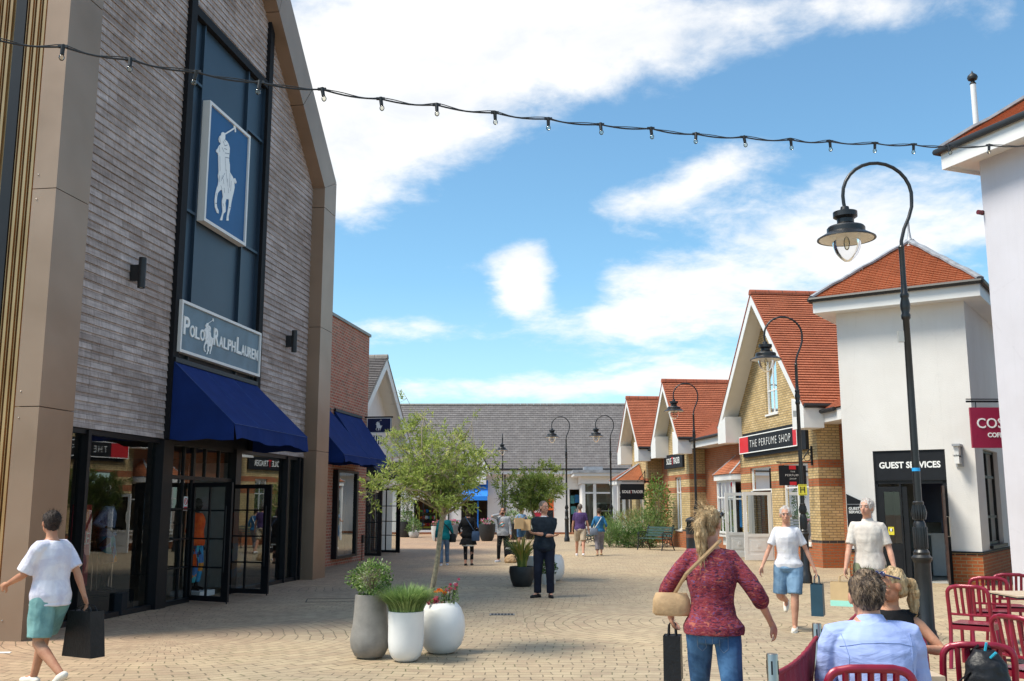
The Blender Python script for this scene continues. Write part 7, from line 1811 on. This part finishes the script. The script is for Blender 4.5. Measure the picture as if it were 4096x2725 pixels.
def people():
    # standing man, arms folded
    H = 1.8
    t, I, X = person('man in a navy jumper standing with folded arms in the middle of the square', V3(G(2178, 2390)), 176, H, lean=-.01, feet=[(.13, .02, 0), (-.115, .03, 0)], fy=(-38, 12),
        hands=[(-.13, .165, 1.15), (.125, .178, 1.185)], poles=[(.8, -.3, -1), (-.8, -.3, -1)], handn=[(0, -.2, 1), (0, -.3, 1)], head=(38, -3), curl=.3, vox=.0075,
        top=dict(mat='navy_knit', name='jumper', hem=.485, sleeve=.72, ease=.022, sease=.016, amp=.008, ns=7, undercollar='white_cloth'), bottom=dict(mat='navy_trouser', ease=.024, minr=.072, len=.99, amp=.008, st=(1, 1, .8)),
        hair='hair_grey', hstyle='thin', shoes='leather_black', build=1.14)
    # woman in teal
    t, I, X = person('grey haired woman in a teal jumper and pale jeans walking away', V3(G(1775, 2262)), 4, 1.56, feet=[(.10, .12, 0), (-.08, -.10, 0)], female=True, vox=.010, build=1.12,
        hands=[(.26, .10, .80), (-.24, .05, .78)], top=dict(mat='teal_knit', name='jumper', hem=.47, sleeve=.92, ease=.024, amp=.006), bottom=dict(mat='jeans_light', ease=.016), hair='hair_white', hstyle='short', shoes='white_cloth', skin='skin', face=False)
    mw, k = X[5], X[6]; q = lambda x, y, z: mw@Vector((x, y, z))
    shoulder_bag('small black shoulder bag at the right hip of the woman in teal', q(.25, -.06, .66), [q(.25, -.02, .88), q(.10, -.16, 1.1), q(-.12, -.12, 1.30), q(-.13, .02, 1.32)], .2, .24, .1, 'leather_black', 'leather_black')
    # woman in black
    t, I, X = person('brown haired woman in a long black top and leggings walking away', V3(G(1872, 2262)), -6, 1.64, feet=[(.10, .04, 0), (-.06, -.09, 0)], female=True, vox=.010, build=1.12,
        hands=[(.27, .12, .92), (-.27, .14, .92)], top=dict(mat='black_cloth', name='tunic', hem=.36, sleeve=.9, ease=.035, flare=1.35, amp=.01), bottom=dict(mat='black_cloth', ease=.006, name='leggings', len=.88), hair='hair_brown', hstyle='bob', shoes='leather_black', face=False)
    mw = X[5]; q = lambda x, y, z: mw@Vector((x, y, z))
    shoulder_bag('dark blue shoulder bag hanging on the woman in black', q(.24, -.14, .70), [q(.24, -.12, .92), q(.10, -.20, 1.15), q(-.06, -.15, 1.38), q(-.07, .02, 1.40)], .24, .28, .1, 'leather_blue', 'leather_blue')
    m = MB(); m.secs([((0, 0, .55), .19, .14), ((0, 0, .60), .18, .135)], 20); part('lace_hem', m, 'letter_white', t)
    # man with phone
    H = 1.66
    t, I, X = person('bearded man in a grey hooded top talking on a phone beside the yucca', V3(G(2012, 2248)), 168, H, feet=[(.13, .05, 0), (-.10, -.02, 0)], fy=(-25, 15), vox=.010, build=1.06,
        hands=[(.10, .10, 1.44), (-.27, .10, .80)], poles=[(1, .2, -.6), (-.3, -1, 0)], head=(-8, -4), curl=.8,
        top=dict(mat='hoodie', name='hoodie', hem=.48, sleeve=.95, ease=.030, amp=.012, hood=True), bottom=dict(mat='black_cloth', ease=.012, len=.97), hair='hair_dark', hstyle='short', shoes='white_cloth', handn=[(-1, -.1, 0), (1, 0, 0)])
    Q, Mh = X[0], X[1]; m = MB(); m.ell(Q(0, .035, -.075), .056*.95, .058*.95, .045*.95, 14, 10, Mh); m.ell(Q(0, .086, -.05), .028, .012, .008, 10, 6, Mh); solid('beard', m, 'hair_dark', t, .006, 1)
    mw = X[5]; zz = X[4](.69); y = .108*1.0+.03
    m = MB(); m.lathe([(.0, 0), (.075, 0)], n=20); o = MB(); o.v = [Vector((v.x, y+.012, zz+v.y)) for v in m.v]; o.f = m.f; o.uv = m.uv; part('emblem_disc', o, 'orange_cloth', t)
    o = MB(); o.v = [Vector((v.x*.72, y+.015, zz+v.y*.72)) for v in m.v]; o.f = m.f; o.uv = m.uv; part('emblem_disc', o, 'letter_white', t)
    o = MB(); o.face([(.095, y+.02, zz-.045), (.03, y+.02, zz+.005), (-.04, y+.02, zz+.04), (-.085, y+.02, zz+.045), (-.07, y+.02, zz+.02), (-.02, y+.02, zz-.01), (.03, y+.02, zz-.05)]); part('emblem_dolphin', o, 'teal_print', t)
    ph = thing('phone', 'dark phone held to the ear of the man in the grey hooded top', 'phone', None, I['handR']); c = mw@Vector((.092, .03, 1.49)); ph.location = c; ph.rotation_euler = (0, 0, R_(168))
    m = MB(); m.obox((0, 0, 0), (.006, 0, 0), (0, .034, .0), (0, .02, .072)); part('case', m, 'black_plastic', ph)
    bag('black shopping bag lettered ARMANI in the hand of the man on the phone', I['handL'], .34, .38, .14, 'leather_black', 168-180, .13, text=('ARMANI', .085, 'letter_white'))
    b = thing('rucksack', 'beige slumped bag on the ground at the feet of the man on the phone', 'bag', None, V3(G(2042, 2252))); m = MB(); m.secs([((0, 0, 0.005), .17, .12), ((.01, 0, .06), .2, .15), ((0, 0, .14), .18, .13), ((.02, 0, .22), .12, .08), ((.02, 0, .25), .05, .03)], 18); solid('bag_body', m, 'leather_tan', b, .014, 2, .02, 12)
    # shopper
    p = AT(2086, 2193, 40); t, I, X = person('shopper in denim shorts carrying paper bags, behind the spiky plant', (p.x, 40, 0), 10, 1.66, feet=[(.09, .08, 0), (-.09, -.06, 0)], vox=.012, female=True, hands=[(.24, .22, 1.08), (-.2, .22, 1.10)], poles=[(.6, -.6, -.6), (-.6, -.6, -.6)],
        top=dict(mat='denim_shorts', sleeve=.25, hem=.5, name='shirt'), bottom=dict(mat='jeans', len=.45, name='shorts', ease=.02), hair='hair_blonde', hstyle='long', shoes='white_cloth', face=False)
    bag('left brown paper bag carried by the shopper in denim shorts', AT(2076, 2060, 39.6), .34, .42, .16, 'kraft', 8); bag('right brown paper bag carried by the shopper in denim shorts', AT(2104, 2066, 39.75), .36, .42, .16, 'kraft', -12)
    # couple
    t, I, X = person('man in a purple tee and khaki shorts walking away beside the woman in denim', V3(G(2322, 2226)), -4, 1.78, feet=[(.10, -.30, .03), (-.13, .22, 0)], vox=.010, build=1.05, hands=[(.30, .02, .84), (-.27, .12, .88)],
        top=dict(mat='purple_tee', sleeve=.36, ease=.022, hem=.48, amp=.01), bottom=dict(mat='khaki', len=.47, name='shorts', ease=.028, amp=.01), hair='hair_grey', hstyle='thin', shoes='white_cloth', face=False)
    t, I, X = person('woman in a blue denim shirt and loose grey trousers walking away', V3(G(2398, 2222)), 3, 1.62, feet=[(.09, .16, 0), (-.09, -.16, 0)], vox=.010, female=True, build=1.06, hands=[(.25, .12, .92), (-.27, .10, .88)],
        top=dict(mat='denim', sleeve=.7, ease=.024, hem=.5, amp=.012), bottom=dict(mat='grey_linen', len=.84, ease=.03, minr=.085, amp=.015), hair='hair_brown', hstyle='short', shoes='leather_tan', face=False)
    mw = X[5]; q = lambda x, y, z: mw@Vector((x, y, z)); m = MB(); m.ell(X[0](0, -.07, .09), .045, .045, .04); solid('hair_bun', m, 'hair_brown', t, .008, 1, .006, 30)
    shoulder_bag('blue grey bag on a white strap carried by the woman in denim', q(-.20, -.12, .70), [q(-.20, -.14, .90), q(-.08, -.17, 1.08), q(.06, -.14, 1.30), q(.08, .0, 1.34)], .30, .24, .12, 'leather_slate', 'letter_white')
    # foreground woman
    p = AT(2850, 2450, 6.9); t, I, X = person('blonde woman in a red and navy patterned top and blue jeans striding through the foreground', (p.x, 6.9, 0), -14, 1.70, feet=[(.13, -.32, .08), (-.12, .28, 0)], vox=.008, female=True, build=.98, lean=.03, twist=8,
        hands=[(.38, .16, .92), (-.30, .22, .95)], poles=[(.5, -1, -.2), (-.8, -.8, .1)], head=(-25, 4), curl=.55,
        top=dict(mat='patterned_knit', name='top', hem=.505, sleeve=.62, ease=.024, sease=.014, amp=.010, ns=7, puff=.014), bottom=dict(mat='jeans', ease=.010, amp=.006), hair='hair_blonde', hstyle='pony', shoes='white_cloth')
    mw = X[5]; q = lambda x, y, z: mw@Vector((x, y, z)); Q = X[0]
    m = MB(); m.tube([Q(-.08, .0, .045), Q(-.05, .07, .075), Q(.05, .07, .075), Q(.08, .0, .045)], .008, 6); m.ell(Q(.035, .078, .07), .03, .012, .02); m.ell(Q(-.035, .078, .07), .03, .012, .02); part('sunglasses', m, 'black_plastic', t)
    random.seed(13); locks(t, X, 500, 'hair_blonde', 1.2, .04, .09, pony=[(0, -.10, .02), (0, -.145, -.01), (.01, -.155, -.09), (.015, -.14, -.19), (.02, -.125, -.28)])
    zf = X[4]; seams(t, 'trousers', [[(-.10, zf(.50)), (-.045, zf(.495))], [(-.10, zf(.50)), (-.10, zf(.455)), (-.07, zf(.44)), (-.045, zf(.455)), (-.045, zf(.495))], [(.10, zf(.50)), (.045, zf(.495))], [(.10, zf(.50)), (.10, zf(.455)), (.07, zf(.44)), (.045, zf(.455)), (.045, zf(.495))], [(0, zf(.50)), (0, zf(.43))]], 'jeans_light')
    shoulder_bag('tan leather box bag at the left hip of the blonde woman', q(-.27, -.02, .97), [q(-.27, .0, 1.08), q(-.16, -.12, 1.25), q(.06, -.13, 1.46), q(.07, .0, 1.47)], .26, .15, .10, 'leather_tan', 'leather_tan', -14)
    h = I['handL']; bag('slim black carrier bag in the left hand of the blonde woman', h+Vector((0, 0, .02)), .12, .30, .18, 'leather_black', -14, .10)
    # person in white tee
    t, I, X = person('person in a white tee and blue shorts striding past the perfume shop lamp', V3(G(3165, 2524)), 158, 1.70, feet=[(.10, -.42, .30), (-.06, .06, 0)], vox=.008, build=1.0, lean=.04, hands=[(.34, .16, .86), (-.34, -.02, .86)], head=(10, 0), female=True,
        top=dict(mat='white_cloth', sleeve=.36, ease=.018, hem=.50, amp=.008, st=(1, 1, .5)), bottom=dict(mat='denim_shorts', len=.46, name='shorts', ease=.030, amp=.012), hair='hair_white', hstyle='short', shoes='shoe_cream')
    random.seed(14); locks(t, X, 300, 'hair_white')
    bag('dark teal carrier bag swinging from the hand of the person in the white tee', I['handL'], .16, .42, .30, 'bag_petrol', 158, .14)
    # man in cream shirt
    p = AT(3478, 2240, 13.3); t, I, X = person('man in a cream shirt and olive shorts walking in front of the guest services door', (p.x, 13.3, 0), 160, 1.80, feet=[(.10, .22, 0), (-.10, -.30, .06)], vox=.009, build=1.02, hands=[(.30, .20, .88), (-.30, .12, .90)], head=(-25, -8),
        top=dict(mat='cream_shirt', sleeve=.40, ease=.022, hem=.49, amp=.009, collar=True, st=(1, 1, .5)), bottom=dict(mat='olive_shorts', len=.47, name='shorts', ease=.03), hair='hair_white', hstyle='short', shoes='leather_black')
    random.seed(15); locks(t, X, 300, 'hair_white')
    b_ = bag('tan paper bag with a mint base carried by the man in the cream shirt', I['handR'], .36, .30, .16, 'kraft', 150, .10)
    m = MB(); m.box(-.182, .182, -.083, .083, -.0, .07); part('mint_base', m, 'mint', b_)
    # left man
    p = AT(205, 2400, 9.6); t, I, X = person('person in a loose white tee and teal shorts walking past the bronze pillar', (p.x, 9.6, 0), 62, 1.66, feet=[(.09, .30, 0), (-.10, -.32, .14)], vox=.008, build=1.02, lean=.05, twist=14, hands=[(.25, -.14, .86), (-.22, .34, .98)], poles=[(.3, -1, -.2), (-.3, -1, -.4)], head=(-12, -10),
        top=dict(mat='pale_tee', sleeve=.46, ease=.034, sease=.022, hem=.475, amp=.012, ns=6, st=(1, 1, .5)), bottom=dict(mat='teal_shorts', len=.44, name='shorts', ease=.034, amp=.014), hair='hair_dark', hstyle='short', shoes='shoe_cream', skin='skin_tan')
    random.seed(16); locks(t, X, 400, 'hair_dark')
    bag('black carrier bag trailing behind the person in teal shorts', I['handR'], .16, .42, .40, 'leather_black', 62, .06)
    # seated man
    xs = AT(3494, 2330, 5.52).x
    t, I, X = person('seated man in a pale blue shirt seen from behind at the cafe table', (xs, 5.52, 0), -1, 1.84, hip=.50, hscale=1.08, hdrop=.055, lean=.085, feet=[(.16, .42, 0), (-.16, .42, 0)], vox=.006, build=1.16, hands=[(.15, .36, .80), (-.11, .38, .80)], poles=[(.42, -.15, -1.2), (-.42, -.15, -1.2)], handn=[(-.1, 0, -1), (.1, 0, -1)], curl=.25, head=(0, 5),
        top=dict(mat='blue_shirt', hem=.475, sleeve=.9, ease=.018, sease=.012, amp=.006, ns=7, collar=True, st=(.5, .8, 1.6)), bottom=dict(mat='navy_trouser', ease=.014), hair='hair_seated', hstyle='short', shoes='leather_black', face=True)
    mw, Zf, arms, nb = X[5], X[4], X[3], X[2]
    random.seed(12); locks(t, X, 700, 'hair_seated')
    zf = Zf; seams(t, 'shirt', [[(-.20, zf(.765)), (-.1, zf(.777)), (0, zf(.78)), (.1, zf(.777)), (.20, zf(.765))], [(-.17, zf(.655)), (-.05, zf(.665)), (.08, zf(.66)), (.18, zf(.645))], [(-.185, zf(.80)), (-.165, zf(.74)), (-.17, zf(.66))], [(.185, zf(.80)), (.165, zf(.74)), (.17, zf(.66))]], 'shirt_seam')
    # woman opposite
    xw = AT(3536, 2330, 6.98).x
    t, I, X = person('seated woman with sunglasses on her hair in a black vest facing the man in blue', (xw, 6.98, 0), 178, 1.64, hip=.50, lean=.10, feet=[(.1, .40, 0), (-.12, .38, 0)], vox=.0065, female=True, build=1.05, hands=[(.10, .40, .80), (-.08, .36, .80)], poles=[(1, -.1, -.5), (-1, -.1, -.6)], handn=[(0, 0, -1), (0, 0, -1)], head=(-78, 8), skin='skin_tan',
        top=dict(mat='black_cloth', hem=.475, sleeve=.02, ease=.010, name='vest', amp=.003), bottom=dict(mat='navy_trouser', ease=.012), hair='hair_blonde', hstyle='pony', shoes='leather_black')
    Q, Mh = X[0], X[1]; m = MB(); m.tube([Q(-.088, -.02, .045), Q(-.06, .07, .085), Q(0, .085, .09), Q(.06, .07, .085), Q(.088, -.02, .045)], .006, 6)
    m.ell(Q(.036, .076, .088), .032, .012, .022, 10, 8, Mh); m.ell(Q(-.036, .076, .088), .032, .012, .022, 10, 8, Mh); part('sunglasses', m, 'glasses_navy', t, smooth=50)
    mw, Zf = X[5], X[4]; q = lambda x, y, z: Vector((x, y, z))
    m = MB(); m.prism([(-.14, .155, Zf(.70)), (-.095, .16, Zf(.70)), (-.10, .13, Zf(.80)), (-.13, .12, Zf(.80))], (0, .006, 0)); part('red_white_band', m, 'stripe_red', t)
    m = MB(); m.tube([q(-.155, .13, Zf(.72)), q(-.15, .10, Zf(.79)), q(-.145, .05, Zf(.82))], .006, 5); part('teal_trim', m, 'bright_teal', t)
plain('teal_print', (.01, .3, .35), .6); plain('shoe_cream', (.7, .65, .56), .6); plain('bag_petrol', (.012, .05, .08), .5); plain('leather_slate', (.16, .2, .27), .6); plain('glasses_navy', (.01, .015, .08), .12, coat=1.0); plain('stripe_red', (.7, .2, .2), .7, var=.6, vscale=60); plain('bright_teal', (.02, .35, .5), .6)
people()
def mannequins():
    u, z = LF.hit(425, 2130, -.8); w = LF.w(-.8, u, 0)
    t, I, X = person('headless mannequin in a striped blue shirt and floral skirt in the left shop window', (w.x, w.y, .35), -90+8, 1.62, noarm=False, nohead=True, face=False, female=True, vox=.012, name='mannequin', cat='mannequin', skin='skin_dark', hair=None, shoes=None, hands=[(.22, .1, 1.0), (-.22, .1, 1.0)],
        top=dict(mat='striped_shirt', hem=.55, sleeve=.8, ease=.03), bottom=dict(mat='floral_cloth', len=.5, name='skirt', ease=.04))
    m = MB(); m.box(-.4, .4, -.4, .4, -.33, 0); part('plinth', m, 'black_sign', t)
    u, z = LF.hit(785, 2090, -.75); w = LF.w(-.75, u, 0)
    t, I, X = person('mannequin in an orange shirt just inside the open shop doors', (w.x, w.y, .12), -100, 1.74, female=True, vox=.012, name='mannequin', cat='mannequin', skin='skin_dark', hair=None, face=False, shoes=None,
        top=dict(mat='orange_shirt', hem=.49, sleeve=.8, ease=.04), bottom=dict(mat='floral_cloth', len=.9, ease=.02))
    m = MB(); m.box(-.3, .3, -.3, .3, -.1, 0); part('plinth', m, 'interior_white', t)
    bag('orange handbag hanging by the mannequin in the orange shirt', I['handR'], .28, .22, .12, 'orange_shirt', -60, .1)
mannequins()
def backpack():
    c = CH[4]; q = c.matrix_basis@Vector((.02, -.30, 0))
    t = thing('backpack', 'black backpack with turquoise pulls hung on the corner cafe chair', 'bag', None, (q.x, q.y, .3)); t.rotation_euler = c.rotation_euler
    m = MB(); m.secs([((0, -.08, 0), .13, .07), ((0, -.09, .08), .15, .10), ((0, -.08, .3), .145, .10), ((0, -.06, .46), .12, .075), ((0, -.03, .54), .06, .04)], 20); solid('bag_body', m, 'leather_black', t, .01, 2, .008, 14)
    m = MB(); m.tube([(-.07, .02, .1), (-.09, .05, .3), (-.06, .03, .52), (-.03, -.03, .56)], .012, 6, flat=.5); m.tube([(.07, .02, .1), (.09, .05, .3), (.06, .03, .52), (.03, -.03, .56)], .012, 6, flat=.5); part('shoulder_strap', m, 'black_cloth', t)
    m = MB(); m.tube([(-.1, -.12, .42), (-.35, -.1, .2), (-.6, -.05, .02), (-.9, 0, -.1)], .010, 6, flat=.5); part('loose_strap', m, 'black_cloth', t)
    m = MB(); m.tube([(.0, -.06, .53), (.01, -.07, .585)], .008, 6); m.tube([(.02, -.1, .5), (.05, -.12, .535)], .008, 6); part('zip_pull', m, 'bright_teal', t)
backpack()
